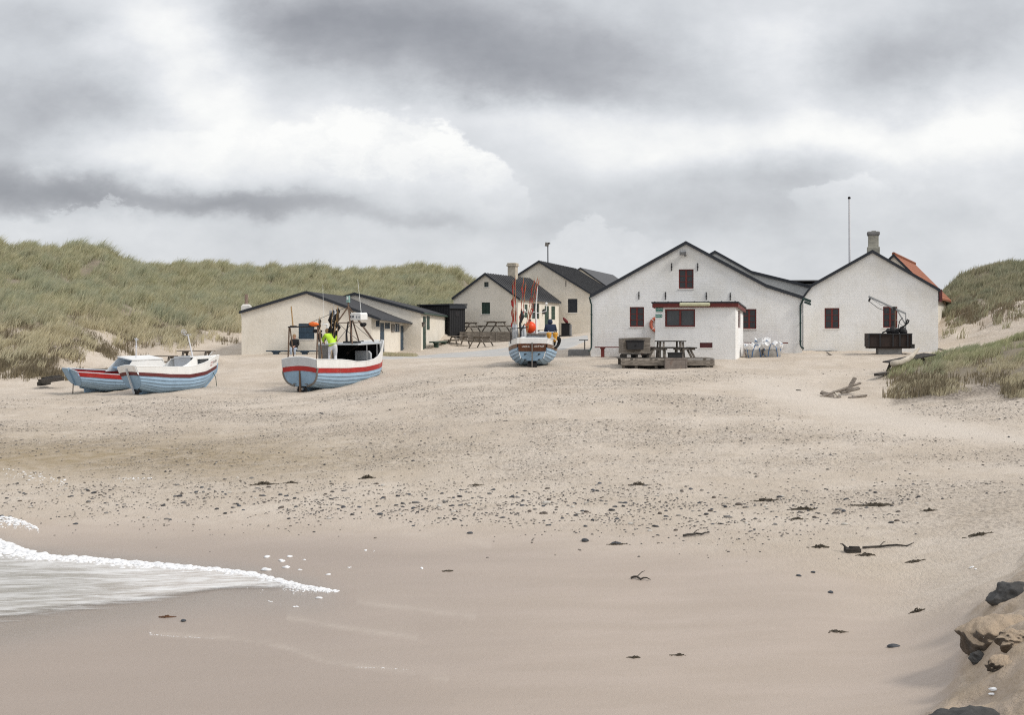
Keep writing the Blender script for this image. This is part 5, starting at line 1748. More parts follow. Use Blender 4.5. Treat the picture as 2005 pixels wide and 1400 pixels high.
def build_hull(root, h, blue, bandm, bulm, tr_blue, planks=6, transom_band=None, transom_bul=None, crown=.05, capm=None, deckm=None, deck=(0, 1), deck_drop=.14, band_name='sheer_strake', cap=True):
    T = [0, .03, .07, .12, .18, .24, .3, .36, .42, .48, .54, .6, .66, .72, .77, .82, .86, .9, .93, .96, .985, 1.0]
    mb = MB()
    for side in (1, -1):
        for j in range(planks):
            q0, q1 = (j / planks) ** .85, ((j + 1) / planks) ** .85
            strips(mb, [[h.pt(t, q0, side, .022) for t in T], [h.pt(t, q1, side, .004) for t in T]])
    hull = mb.build('hull', blue, root)
    mb = MB()  # dark seam strips along each lap, painting in the shadow under it
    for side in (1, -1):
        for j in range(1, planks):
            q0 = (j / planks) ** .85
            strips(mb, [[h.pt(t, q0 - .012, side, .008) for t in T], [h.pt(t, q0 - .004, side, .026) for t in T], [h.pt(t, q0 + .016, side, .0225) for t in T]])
    mb.build('lap_shadow_seams', M['seam'], hull)
    mb = MB()
    for side in (1, -1):
        strips(mb, [[h.rim(t, h.Zs(t) - h.band, side, .0) for t in T], [h.rim(t, h.Zs(t) - h.band, side, .028) for t in T], [h.rim(t, h.Zs(t), side, .032) for t in T], [h.rim(t, h.Zs(t), side, .0) for t in T]])
    mb.build(band_name, bandm, root)
    if bulm is not None:
        mb = MB()
        for side in (1, -1):
            for t0, t1 in zip(T[:-1], T[1:]):
                if h.hb((t0 + t1) / 2) <= .01: continue
                a0, a1 = h.rim(t0, h.Zs(t0) + .004, side, .012), h.rim(t1, h.Zs(t1) + .004, side, .012)
                b0, b1 = h.rim(t0, h.Zs(t0) + h.hb(t0), side, .012), h.rim(t1, h.Zs(t1) + h.hb(t1), side, .012)
                inn = Vector((0, -side * .04, 0))
                mb.add([a0, a1, b1, b0, a0 + inn, a1 + inn, b1 + inn, b0 + inn], [(0, 1, 2, 3), (4, 7, 6, 5), (3, 2, 6, 7), (0, 4, 5, 1)])
        mb.build('bulwark', bulm, root)
    # transom
    Q = [i / 10 for i in range(11)]
    ring = [h.pt(0, q, 1) for q in Q] + [h.pt(0, q, -1) for q in Q[::-1]]
    zb, zs, B = h.Zs(0) - h.band, h.Zs(0), h.B(0)
    cr = lambda y: crown * (1 - (y / B) ** 2)
    top = lambda z, k: [Vector((h.tx(z), y, z + cr(y) * k)) for y in np.linspace(-B, B, 9)]
    mb = MB()
    poly = [h.pt(0, q, 1) for q in Q] + [p for p in top(zb, 1)[::-1]][1:-1] + [h.pt(0, q, -1) for q in Q[::-1]][:-1]
    off = Vector((-.03, 0, 0))
    n = len(poly)
    mb.add([p + off for p in poly] + [p + Vector((.03, 0, 0)) for p in poly], [tuple(range(n)), tuple(range(n, 2 * n))[::-1]] + [(i, (i + 1) % n, n + (i + 1) % n, n + i) for i in range(n)])
    tr = mb.build('transom', tr_blue, root)
    def tstrip(z0, z1, k0, k1, mm, name, w=1.0, x=-.045):
        mb = MB()
        lo = [Vector((x + h.tx(z0), y * w, z0 + cr(y) * k0)) for y in np.linspace(-B, B, 9)]
        hi = [Vector((x + h.tx(z1), y * w, z1 + cr(y) * k1)) for y in np.linspace(-B, B, 9)]
        b2 = Vector((.08, 0, 0))
        strips(mb, [[p + b2 for p in lo], lo, hi, [p + b2 for p in hi]])
        return mb.build(name, mm, root)
    if transom_band is not None: tstrip(zb, zs, 1, 1, transom_band, 'transom_band', 1.01)
    if transom_bul is not None: tstrip(zs + .003, zs + h.hb(0), 1, 1.3, transom_bul, 'transom_bulwark', 1.03)
    # capping rail along the top
    if cap:
        mb = MB()
        for side in (1, -1):
            pts = [h.rim(t, h.Zs(t) + h.hb(t) + .012, side, .0) for t in T if h.B(t) > .03 and h.hb(t) < .6]
            mb.tube(pts, .026, 6)
        mb.tube([Vector((h.tx(zs + h.hb(0)), y, zs + h.hb(0) + cr(y) * 1.3 + .012)) for y in np.linspace(-B * 1.02, B * 1.02, 9)], .026, 6)
        mb.build('gunwale', capm or bulm or bandm, root)
    # deck
    if deckm is not None:
        td = [t for t in T if deck[0] <= t <= deck[1]]
        mb = MB()
        strips(mb, [[Vector((h.rim(t, h.Zs(t) - deck_drop, s_).x, h.rim(t, h.Zs(t) - deck_drop, s_).y * .97, h.Zs(t) - deck_drop)) for t in td] for s_ in (1, 0, -1)])
        mb.build('deck', deckm, root)
    # keel
    mb = MB()
    pts = [Vector((h.L * t + h.rake * t ** 6 * (h.Zk(t) / h.Zs(t)), 0, h.Zk(t) - .03)) for t in T if t > .02]
    for a, b_ in zip(pts[:-1], pts[1:]): mb.bar(a, b_, .07, .10)
    top_ = Vector((h.L + h.rake, 0, h.Zs(1) + min(h.hb(1), .1)))
    mb.bar(pts[-1], top_, .07, .08)
    mb.build('keel', tr_blue, root)
    return hull, tr


def boat_root(label, px, py, theta, pitch, roll, lift=0.0, name='fishing_boat', D=None, yaw_fix=0):
    g = hit(px, py)
    o = empty(name, label, 'boat', g + Vector((0, 0, lift)), (R(roll), R(-pitch), R(90 - theta)))
    return o


def propeller(root, x, z, r, m_, aperture=True):
    mb = MB()
    mb.tube([(x - .02, 0, z), (x + .2, 0, z + .02)], .05, 8)
    mb.sphere((x - .05, 0, z), .07, 8, 6)
    for k in range(3):
        a = k * 2.094 + .5
        c_, s_ = math.cos(a), math.sin(a)
        mb.add([(x - .03, c_ * .05 - s_ * .03, z + s_ * .05 + c_ * .03), (x + .03, c_ * .05 + s_ * .03, z + s_ * .05 - c_ * .03),
                (x + .06, c_ * r + s_ * .1, z + s_ * r - c_ * .1), (x, c_ * r * 1.1, z + s_ * r * 1.1), (x - .06, c_ * r - s_ * .1, z + s_ * r + c_ * .1)], [(0, 1, 2, 3, 4)])
    return mb.build('propeller', m_, root)


def rudder_post(root, x, z0, z1, m_, w=.06, skeg=None, name='rudder_post'):
    mb = MB()
    mb.bar((x - .05, 0, z0), (x - .02, 0, z1), w, w * 1.2)
    if skeg: mb.box((x - .07, 0, (z0 + skeg) / 2), (.09, w * .7, skeg - z0))
    return mb.build(name, m_, root)


# ---------------------------------------------------------------- the red-banded boat with the dark wheel shelter
TH3 = 25
b3 = boat_root('pale blue clinker boat with red band, dark open shelter at bow and instrument tripod', 590, 768, TH3, 1.5, 0, -.04)
h3 = Hull(6.45, .86, 1.17, [(0, 1.10), (.3, 1.0), (.55, .98), (.8, 1.08), (1, 1.28)], .21, [(0, .36), (.27, .36), (.36, .30), (.43, .24), (.6, .25), (.66, .27), (.72, .34), (.77, .50), (.81, .74), (.85, .90), (.92, .90), (1, .84)], rake=.22, rise=.80, rt=.12, full=3.7)
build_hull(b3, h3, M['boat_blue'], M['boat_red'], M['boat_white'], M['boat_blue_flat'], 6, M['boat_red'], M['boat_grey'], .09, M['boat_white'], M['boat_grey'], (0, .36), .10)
rub = MB()
for sd_ in (1, -1):
    rub.tube([h3.pt(0, q, sd_) + Vector((-.02, sd_ * .01, 0)) for q in [.12, .25, .4, .55, .7, .85, 1]] + [Vector((-.02, sd_ * (h3.B(0) + .01), h3.Zs(0)))], .05, 6)
rub.build('transom_edging', M['rub'], b3)
rudder_post(b3, -.05, -.28, 1.22, M['rail_steel'], .07)
propeller(b3, .10, .06, .22, M['iron'])
mb = MB(); mb.torus((.06, -.02, .10), .22, .05, (0, R(80), 0), 18, 6); mb.build('propeller_guard', M['iron'], b3)
mb = MB(); mb.box((.62, 0, .0), (.9, .09, .32)); mb.build('skeg', M['boat_blue_flat'], b3)
mb = MB()
for y in (-.55, -.3, .3, .55): mb.box((-.055, y, .40), (.05, .14, .03))
mb.bar((-.06, .5, .72), (-.06, -.5, .72), .02, .02)
mb.build('transom_fitting', M['rub'], b3)
# hold and shelter
ZR = 1.98
mb = MB()
td = [.36, .44, .52, .6, .68, .76, .82, .88, .93]
strips(mb, [[Vector((h3.L * t, h3.B(t) * .95 * s_, h3.Zs(t) - .50)) for t in td] for s_ in (1, 0, -1)])
for s_ in (1, -1):
    strips(mb, [[Vector((h3.L * t, (h3.B(t) * .95) * s_, h3.Zs(t) - .5)) for t in td], [Vector((h3.L * t, (h3.B(t) - .05) * s_, h3.Zs(t) + h3.hb(t) - .01)) for t in td]])
mb.build('cockpit', M['dark_in'], b3)
x0, x1 = h3.L * .47, h3.L * .965
mb = MB()
def rb(t): return min(1.08, h3.B(t) + .05)
tt = [.47, .58, .68, .78, .86, .92, .965]
for z, up in ((ZR, 1), (ZR + .06, 1)):
    pass
lo = [[Vector((h3.L * t, rb(t) * s_, ZR)) for t in tt] for s_ in (1, -1)]
hi = [[Vector((h3.L * t, rb(t) * s_, ZR + .06)) for t in tt] for s_ in (1, -1)]
strips(mb, [lo[0], hi[0], hi[1], lo[1], lo[0]])
for k in (0, -1): mb.add([lo[0][k], lo[1][k], hi[1][k], hi[0][k]], [(0, 1, 2, 3)])
roof3 = mb.build('shelter_roof', M['boat_grey'], b3)
mb = MB()
mb.box((x0 + .03, .66, (1.0 + ZR) / 2), (.05, .8, ZR - 1.0)); mb.build('aft_panel', M['grey_panel'], b3)
mb = MB()
strips(mb, [[Vector((h3.L * t, rb(t) - .03, 1.05)) for t in tt], [Vector((h3.L * t, rb(t) - .03, ZR)) for t in tt]])
mb.box((h3.L * .84, 0, 1.5), (.05, 1.5, .95))
mb.build('shelter_lining', M['dark_in'], b3)
mb = MB()
for t in (.60, .74): mb.tube([(h3.L * t, -rb(t) + .06, h3.Zs(t) + .2), (h3.L * t, -rb(t) + .06, ZR)], .022, 6)
mb.build('shelter_stanchion', M['steel'], b3)
mb = MB(); mb.prism([(-.42, -.22), (.42, -.22), (.42, .22), (-.3, .22), (-.42, .1)], -.07, .07, lambda x, z, d: Vector((h3.L * .70 + d, -.45 + x, 1.45 + z)))
mb.build('control_box', M['boat_grey'], b3, bevel=.02)
mb = MB(); mb.tube([(h3.L * .7, -.45, 1.2), (h3.L * .7, -.45, .7)], .06, 8); mb.tube([(h3.L * .62, -.5, 1.9), (h3.L * .61, -.2, 1.75), (h3.L * .61, .05, 1.6)], .022, 6); mb.sphere((h3.L * .61, .05, 1.58), .07); mb.build('hauler_arm', M['rust'], b3)
# instrument tripod on the shelter roof
ax = h3.L * .63
legs = [(ax - 1.0, .85), (ax - 1.0, -.75), (ax + 1.6, -.35), (ax + 1.5, .4)]
TOP = Vector((ax, .05, ZR + 1.75))
for x, y in legs:
    mb = MB(); mb.tube([(x, y, ZR + .05), (TOP.x, TOP.y, TOP.z)], .034, 6); mb.build('tripod_leg', M['rail_steel'], b3)
mb = MB(); mb.tube([TOP - Vector((0, 0, .1)), TOP + Vector((0, 0, .25))], .035, 8); mb.tube([(ax - .35, .42, ZR + 1.0), (ax - .35, -.34, ZR + 1.0), (ax + .55, -.2, ZR + 1.0), (ax + .55, .2, ZR + 1.0), (ax - .35, .42, ZR + 1.0)], .018, 6)
mb.build('tripod_ring', M['rail_steel'], b3)
mb = MB(); mb.tube([(ax - .1, .1, ZR + .05), (ax - .12, .1, ZR + .5), (ax - .02, .05, ZR + 1.05)], [.06, .045, .035], 8); mb.tube([(ax + .05, -.05, ZR + .06), (ax + .05, -.05, ZR + 1.1)], .055, 8); mb.build('mast', M['iron'], b3)
mb = MB(); mb.prism([(-.32, 0), (.32, 0), (.32, .2), (.22, .34), (-.28, .34), (-.32, .26)], -.3, .3, lambda x, z, d: Vector((ax + .1 + d, -.42 + x, ZR + 1.12 + z))); mb.build('radar', M['boat_white'], b3, bevel=.03)
mb = MB()
for x, z in ((-.22, .14), (-.1, .14), (.08, .16), (.14, .16), (.22, .16)): mb.box((ax - .206, -.42 + x, ZR + 1.12 + z), (.01, .035, .1))
mb.build('radar_marks', M['navy'], b3)
mb = MB(); mb.box((TOP.x, TOP.y, TOP.z + .34), (.12, .13, .32)); mb.build('beacon_board', M['pipe_pale'], b3)
mb = MB(); mb.box((TOP.x - .065, TOP.y, TOP.z + .38), (.01, .08, .14)); mb.build('beacon_plate', M['sign_white'], b3)
mb = MB(); mb.sphere((ax - .35, .62, ZR + 1.42), (.16, .16, .18), 8, 6); mb.tube([(ax - .35, .62, ZR + 1.0), (ax - .35, .62, ZR + 1.9)], .01, 5)
for a_ in range(4): mb.box((ax - .35, .62, ZR + 1.42), (.42, .012, .3), (0, 0, a_ * .785))
mb.build('radar_reflector', M['steel'], b3)
for y, dx_ in ((.52, -.4), (.36, -.45), (-.62, .2), (-.55, .5)):
    mb = MB(); mb.tube([(ax + dx_, y, ZR + .92), (ax + dx_ - .14, y, ZR + .9)], [.07, .10], 10); mb.build('deck_lamp', M['black'], b3)
mb = MB(); mb.tube([(ax + .35, -.42, ZR + 1.45), (ax + .28, -.3, ZR + 3.0)], [.012, .006], 5); mb.tube([(ax - 1.4, .5, ZR + .05), (ax - 1.4, .52, ZR + 2.75)], [.01, .005], 5); mb.build('whip_aerial', M['sign_white'], b3)
mb = MB(); mb.tube([(ax - .95, .6, ZR + .05), (ax - .95, .6, ZR + 1.0)], .06, 8); mb.torus((ax - .98, .7, ZR + .95), .12, .03, None, 14, 6); mb.build('vent_post', M['boat_white'], b3)
mb = MB(); mb.box((ax - .05, -.15, ZR + .1), (.35, .75, .09)); mb.build('roof_hatch', M['iron'], b3)
mb = MB()
for a_, b_ in (((ax - .35, .42, ZR + 1.0), (ax + .55, -.2, ZR + .1)), ((ax + .55, .2, ZR + 1.0), (ax + 1.9, -.2, ZR + .05)), ((ax - .35, -.34, ZR + 1.0), (ax - 1.1, .1, ZR + .05)), ((TOP.x, TOP.y, TOP.z), (.42, .2, 2.9)), ((TOP.x, TOP.y, TOP.z + .1), (h3.L * .97, 0, ZR + .1))): mb.tube([a_, b_], .011, 5)
mb.build('rigging', M['iron'], b3)
# goal-post frame over the stern
zt = h3.Zs(0) + .36 + 1.40
for y in (.86, -.62):
    mb = MB(); mb.tube([(.32, y + .02, 1.40), (.42, y, zt)], .032, 6); mb.tube([(.75, y - .02, 1.36), (.50, y, zt - .1)], .028, 6)
    mb.tube([(.42, y, zt), (.52, y, zt - .1)], .028, 6); mb.build('frame_leg', M['rail_steel'], b3)
mb = MB(); mb.tube([(.42, .92, zt), (.42, -.66, zt + .04)], .03, 6); mb.box((.44, .66, zt + .03), (.1, .3, .07)); mb.box((.44, -.4, zt + .05), (.12, .5, .08)); mb.build('frame_crossbar', M['iron'], b3)
mb = MB(); mb.tube([(.42, .66, zt + .03), (.42, .74, zt + .92)], [.032, .026], 6); mb.build('staff', M['bamboo'], b3)
mb = MB(); mb.sphere((.42, -.42, zt + .13), (.14, .26, .10), 9, 6, (.1, 0, 0)); mb.build('rolled_oilskin', M['orange_cloth'], b3)
mb = MB(); mb.sphere((.42, -.50, zt - .17), (.08, .15, .09), 8, 6); mb.build('black_block', M['black'], b3)
mb = MB(); mb.tube([(h3.L * .95, -.25, .95), (h3.L * .98, -.45, .5), (h3.L * .93, -.6, .12), (h3.L * .86, -.7, .02)], .014, 6); mb.build('mooring_rope', M['rust'], b3)
mb = MB(); mb.box((1.4, 0, 1.12), (1.0, 1.4, .25)); mb.build('engine_cover', M['boat_grey'], b3, bevel=.03)


def marker(boat, x, y, z, lean, ln, m_flag, lab, grp, pole_m, dark=True, rag=2):
    """fishing marker: long cane with limp pennants"""
    mw = Matrix.Translation(boat.location) @ boat.rotation_euler.to_matrix().to_4x4()
    o = empty('marker_flag', lab, 'marker flag', mw @ Vector((x, y, z)), boat.rotation_euler, grp)
    mb = MB()
    tip = Vector((lean[0], lean[1], 1)).normalized() * ln
    mb.tube([(0, 0, 0), tip * .5 + Vector((.02, .01, 0)), tip], [.018, .015, .009], 6); mb.build('cane', pole_m, o)
    rr = random.Random(int(x * 100 + y * 37))
    for k in range(rag):
        a = tip * (.97 - k * .22)
        l = ln * (rr.uniform(.17, .25) if dark else rr.uniform(.13, .2))
        w = rr.uniform(.13, .22) if dark else rr.uniform(.05, .09)
        mb = MB()
        rows = []
        for q in range(5):
            f = q / 4
            c_ = a - tip.normalized() * l * f
            tw = rr.uniform(-.6, .6) + f * 1.2
            ww = w * (.5 + .8 * math.sin(math.pi * min(1, f * .9 + .1)))
            rows.append([c_, c_ + Vector((math.cos(tw) * ww * .5, math.sin(tw) * ww * .5 - ww * .3, -.03)), c_ + Vector((math.cos(tw + .7) * ww, math.sin(tw + .7) * ww - .02, -.08 - .1 * f))])
        strips(mb, rows)
        me = mb.build('pennant', m_flag, o)
        md = me.modifiers.new('solid', 'SOLIDIFY'); md.thickness = .012
    return o


G3_ = 'black marker flags standing in the red-banded boat'
for i, (x, y, ln, lx, ly) in enumerate([(1.75, -.20, 2.35, .02, .05), (1.95, -.38, 2.75, .08, -.06), (2.1, -.45, 2.85, .10, -.08), (2.25, -.62, 2.7, .06, -.02), (1.85, -.50, 2.2, .12, -.10), (2.4, -.5, 2.3, .0, .02)]):
    marker(b3, x - .1, y + .18, .95, (lx, ly), ln, M['black'], 'cane marker with limp black pennant, one of the bundle by the tripod boat shelter', G3_, M['bamboo'], True, 2)

# ---------------------------------------------------------------- boat seen square from its stern
TH4 = 1.5
b4 = boat_root('pale blue boat with varnished name board on its stern, facing the road', 1042, 719, TH4, 1.5, 0, -.02)
h4 = Hull(6.4, .64, 1.09, [(0, 1.05), (.12, .98), (.3, .84), (.5, .78), (.75, .86), (1, 1.10)], .17, [(0, .22), (.3, .20), (.7, .2), (1, .22)], rake=.2, rise=.70, rt=.04)
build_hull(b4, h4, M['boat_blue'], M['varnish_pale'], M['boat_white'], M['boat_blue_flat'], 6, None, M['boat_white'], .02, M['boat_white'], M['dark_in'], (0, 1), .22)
mb = MB(); mb.prism([(-.60, .72), (.60, .72), (.63, 1.055), (-.63, 1.055)], -.075, -.035, lambda y, z, d: Vector((d, y, z + .015 * (1 - (y / .63) ** 2)))); nb_ = mb.build('name_board', M['varnish'], b4)
mb = MB()
rr = random.Random(4)
for y0, n_, zc in ((.44, 7, .93), (-.09, 9, .945)):
    for k in range(n_):
        yy = y0 - k * .052
        mb.box((-.079, yy, zc), (.006, .010, .075)); mb.box((-.079, yy - .018, zc + rr.choice((-.03, 0, .03))), (.006, .026, .013))
        if k % 2: mb.box((-.079, yy - .03, zc), (.006, .010, .075))
mb.build('name_letters', M['pale_sill'], b4)
rudder_post(b4, -.08, -.12, 1.10, M['rub'], .055)
mb = MB()
for y in (-.31, .30):
    for z in (.60, .36): mb.box((-.05, y, z), (.05, .10, .035)); mb.box((-.06, y + .03, z - .025), (.03, .03, .05))
mb.build('transom_fitting', M['iron'], b4)
mb = MB()
for s_ in (1, -1): mb.bar((-.045, s_ * .585, .71), (-.045, s_ * .50, .40), .02, .03)
mb.build('transom_moulding', M['boat_white'], b4)
propeller(b4, .10, .13, .2, M['iron'])
mb = MB(); mb.box((.14, 0, .10), (.5, .42, .2)); mb.build('propeller_well', M['dark_in'], b4)
mb = MB(); mb.box((2.9, -.06, 1.12), (2.6, 1.1, .55)); mb.box((4.6, -.28, 1.15), (.9, 1.4, .62)); mb.build('deckhouse', M['boat_grey'], b4, bevel=.03)
mb = MB(); mb.box((2.9, -.06, 1.41), (2.7, 1.14, .035)); mb.build('deckhouse_top', M['rub'], b4)
mb = MB(); mb.tube([(2.3, -.16, 1.42), (2.3, -.14, 2.5), (2.3, -.22, 3.6)], [.07, .035, .012], 8); mb.build('mast', M['boat_white'], b4)
mb = MB(); mb.tube([(2.3, -.14, 2.35), (2.3, -.62, 2.45), (2.3, -.62, 2.75)], .018, 6); mb.tube([(2.3, .4, 2.4), (2.3, -.14, 2.42)], .016, 6); mb.sphere((2.3, .38, 2.47), .08, 8, 6); mb.sphere((2.3, -.62, 2.8), .06, 8, 6); mb.build('mast_light', M['boat_white'], b4)
mb = MB(); mb.tube([(1.3, .6, 1.0), (1.3, .66, 1.72), (1.3, .2, 1.75)], .02, 6); mb.tube([(1.3, .98, 1.0), (1.3, 1.0, 1.68), (1.3, .3, 1.72)], .02, 6); mb.tube([(.5, .9, 1.2), (.5, .9, 1.72), (2.3, .95, 1.72)], .018, 6); mb.build('hand_rail', M['iron'], b4)
mb = MB(); mb.tube([(1.2, .52, 1.05), (1.2, .56, 1.9), (1.25, .44, 2.25), (1.25, .50, 2.5)], [.03, .05, .09, .03], 8); mb.tube([(1.2, .5, 1.6), (1.25, .36, 1.9)], .03, 6); mb.build('gear_arm', M['iron'], b4)
mb = MB(); mb.tube([(2.2, -.72, 1.42), (2.2, -1.1, 1.5)], .016, 6); mb.box((1.9, -.55, 1.22), (.3, .6, .05), (.16, 0, 0)); mb.build('dark_tiller', M['black'], b4)
mb = MB(); mb.box((1.3, -.55, .95), (.8, .6, .34), (.1, 0, 0)); mb.build('gear_heap', M['black'], b4, bevel=.05)


def boat_item(boat, name, lab, cat, loc, build, grp=None):
    mw = Matrix.Translation(boat.location) @ boat.rotation_euler.to_matrix().to_4x4()
    o = empty(name, lab, cat, mw @ Vector(loc), boat.rotation_euler, grp)
    build(o)
    return o


def _buoy(o):
    mb = MB(); mb.sphere((0, 0, 0), (.265, .265, .275), 18, 12); mb.build('float', M['orange'], o, smooth=True)
    mb = MB(); mb.tube([(0, 0, .28), (0, 0, .36)], [.06, .045], 8); mb.torus((0, 0, .37), .035, .015, (R(90), 0, 0), 10, 6); mb.build('eyelet', M['black'], o)
boat_item(b4, 'buoy', 'round bright orange buoy on the deckhouse of the varnished-stern boat', 'buoy', (2.2, .12, 1.72), _buoy)


def _yf(o):
    mb = MB(); mb.tube([(0, 0, -.22), (0, 0, -.18), (0, 0, -.05), (0, 0, .12), (0, 0, .20)], [.05, .09, .07, .13, .10], 10); mb.build('float', M['yellow_float'], o, smooth=True)
    mb = MB(); mb.tube([(0, 0, .2), (0, .02, .27)], .014, 6); mb.build('loop', M['rope_white'], o)
for y, lab in ((-.74, 'left of two yellow floats hung at the rail of the varnished-stern boat'), (-1.02, 'right of two yellow floats hung at the rail of the varnished-stern boat')):
    boat_item(b4, 'float', lab, 'float', (1.1, y, 1.32), _yf)
def _ring(o):
    mb = MB(); mb.torus((0, 0, 0), .20, .018, (0, R(90), 0), 24, 6); mb.build('hoop', M['rope_white'], o)
boat_item(b4, 'rope_hoop', 'white rope hoop hanging below the two yellow floats', 'rope', (.95, -.88, 1.07), _ring)
def _tyre(o):
    mb = MB(); mb.torus((0, 0, 0), .22, .08, (0, R(70), R(60)), 22, 8); mb.build('tread', M['black'], o)
boat_item(b4, 'fender_tyre', 'black tyre fender at right rail of the varnished-stern boat', 'tyre', (1.5, -1.08, 1.05), _tyre)
def _net(o):
    mb = MB()
    for k in range(5): mb.sphere((.1 * k - .2, random.uniform(-.08, .08), random.uniform(-.02, .05)), (.13, .16, .09), 8, 6)
    mb.build('folds', M['rope_white'], o)
boat_item(b4, 'net_heap', 'white bundled net on the stern corner of the varnished-stern boat', 'net', (.75, .36, 1.20), _net)
for y, zt_, lab in ((.80, 1.72, 'left of two pale plastic-wrapped float bundles by the marker canes'), (.42, 1.66, 'right of two pale plastic-wrapped float bundles by the marker canes')):
    def _fb(o):
        mb = MB()
        for a_ in range(5):
            mb.tube([(.06 * math.cos(a_ * 1.26), .06 * math.sin(a_ * 1.26), -.55), (.08 * math.cos(a_ * 1.26), .08 * math.sin(a_ * 1.26), -.1), (.06 * math.cos(a_ * 1.26), .06 * math.sin(a_ * 1.26), .3)], [.06, .075, .05], 7)
        mb.build('wrapping', M['boat_grey'], o, smooth=True)
    boat_item(b4, 'float_bundle', lab, 'floats', (1.5, y, zt_ - .15), _fb)
G4_ = 'red marker flags standing in the varnished-stern boat'
for i, (x, y, ln, lx, ly) in enumerate([(1.6, .72, 3.1, .02, .02), (1.7, .80, 2.9, .03, .03), (1.8, .62, 3.0, .02, -.07), (1.5, .55, 2.8, .05, -.09), (1.7, .42, 3.0, .02, -.17), (1.6, .38, 3.1, .03, -.2), (1.9, .35, 3.05, .03, -.22), (1.75, .9, 2.2, .02, .0)]):
    marker(b4, x, y, 1.0, (lx, ly), ln, M['flag_red'], 'slender marker cane with limp red pennants, one of the bunch in the varnished-stern boat', G4_, M['bamboo'], False, 3)

# ---------------------------------------------------------------- maroon-banded boat with white cuddy
TH2 = 44
b2 = boat_root('pale blue boat with maroon band and white rounded cuddy, before the red-rimmed boat', 266, 773, TH2, 1.6, -3, -.06)
h2 = Hull(3.95, .72, 1.0, [(0, 1.02), (.3, .86), (.55, .80), (.8, .90), (1, 1.16)], .15, [(0, .26), (.06, .26), (.3, .30), (.5, .32), (.7, .36), (.85, .44), (.95, .47), (1, .46)], rake=.32, rise=.72, rt=.38)
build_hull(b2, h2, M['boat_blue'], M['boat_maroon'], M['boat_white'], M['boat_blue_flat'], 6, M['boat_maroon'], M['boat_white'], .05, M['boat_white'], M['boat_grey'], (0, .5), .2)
mb = MB(); mb.bar((-.08, 0, .1), (h2.tx(1.2) - .07, 0, 1.2), .06, .07); mb.build('rudder_post', M['boat_grey'], b2)
propeller(b2, .08, .16, .18, M['iron'])
mb = MB(); mb.torus((.05, 0, .28), .2, .045, (0, R(90), 0), 20, 6); mb.bar((-.08, -.35, .52), (-.08, .35, .50), .03, .03); mb.build('propeller_guard', M['iron'], b2)
mb = MB(); mb.box((.45, 0, .02), (.8, .08, .3)); mb.build('skeg', M['boat_blue_flat'], b2)
# cuddy: side walls with a window opening, curved aft edge, flat top
ta, tb = .50, .97
zc = 1.56
mb = MB()
tq = [.40, .46, .52, .58, .62]
for s_ in (1, -1):
    hb_ = [h2.Zs(t) + h2.hb(t) + (zc - h2.Zs(t) - h2.hb(t)) * max(0, (t - .40) / .22) ** 1.8 for t in tq]
    strips(mb, [[h2.rim(t, h2.Zs(t) + h2.hb(t), s_, -.03) for t in tq], [h2.rim(t, z_, s_, -.08) for t, z_ in zip(tq, hb_)]])
    w0, w1 = .66, .84
    def wallp(t, z): return h2.rim(t, z, s_, -.03 - .10 * (z - 1.1))
    zlo = lambda t: h2.Zs(t) + h2.hb(t)
    for t0, t1, za, zb_ in ((.62, w0, None, zc), (w1, .97, None, zc), (w0, w1, 1.46, zc), (w0, w1, None, 1.16)):
        n_ = 4
        ts = np.linspace(t0, t1, n_)
        strips(mb, [[wallp(t, zlo(t) if za is None else za) for t in ts], [wallp(t, max(zb_, zlo(t) + .005) if zb_ != zc else zc) for t in ts]])
tt2 = [.60, .7, .8, .88, .97]
strips(mb, [[h2.rim(t, zc, 1, -.09) for t in tt2], [Vector((h2.rim(t, zc, 1).x, 0, zc + .05)) for t in tt2], [h2.rim(t, zc, -1, -.09) for t in tt2]])
cud = mb.build('cuddy', M['boat_white'], b2)
md = cud.modifiers.new('solid', 'SOLIDIFY'); md.thickness = .03
mb = MB()
for s_ in (1, -1): strips(mb, [[h2.rim(t, 1.2, s_, -.10) for t in np.linspace(.645, .855, 4)], [h2.rim(t, 1.50, s_, -.14) for t in np.linspace(.645, .855, 4)]])
mb.build('cuddy_window', M['glass_grey'], b2)
mb = MB(); mb.box((h2.L * .62, 0, 1.25), (.03, 1.3, .8)); mb.build('cuddy_bulkhead', M['boat_grey'], b2)
mb = MB(); mb.tube([(h2.L * .70, -.35, zc), (h2.L * .66, -.28, zc + 1.05)], [.035, .028], 8); mb.bar((h2.L * .66, -.02, zc + 1.0), (h2.L * .66, -.52, zc + 1.02), .03, .03)
for a_ in range(3): mb.torus((h2.L * .66, .02, zc + 1.16), .12, .008, (a_ * 1.05, R(60) * a_, .3), 14, 5)
mb.build('mast', M['pole_white'], b2)
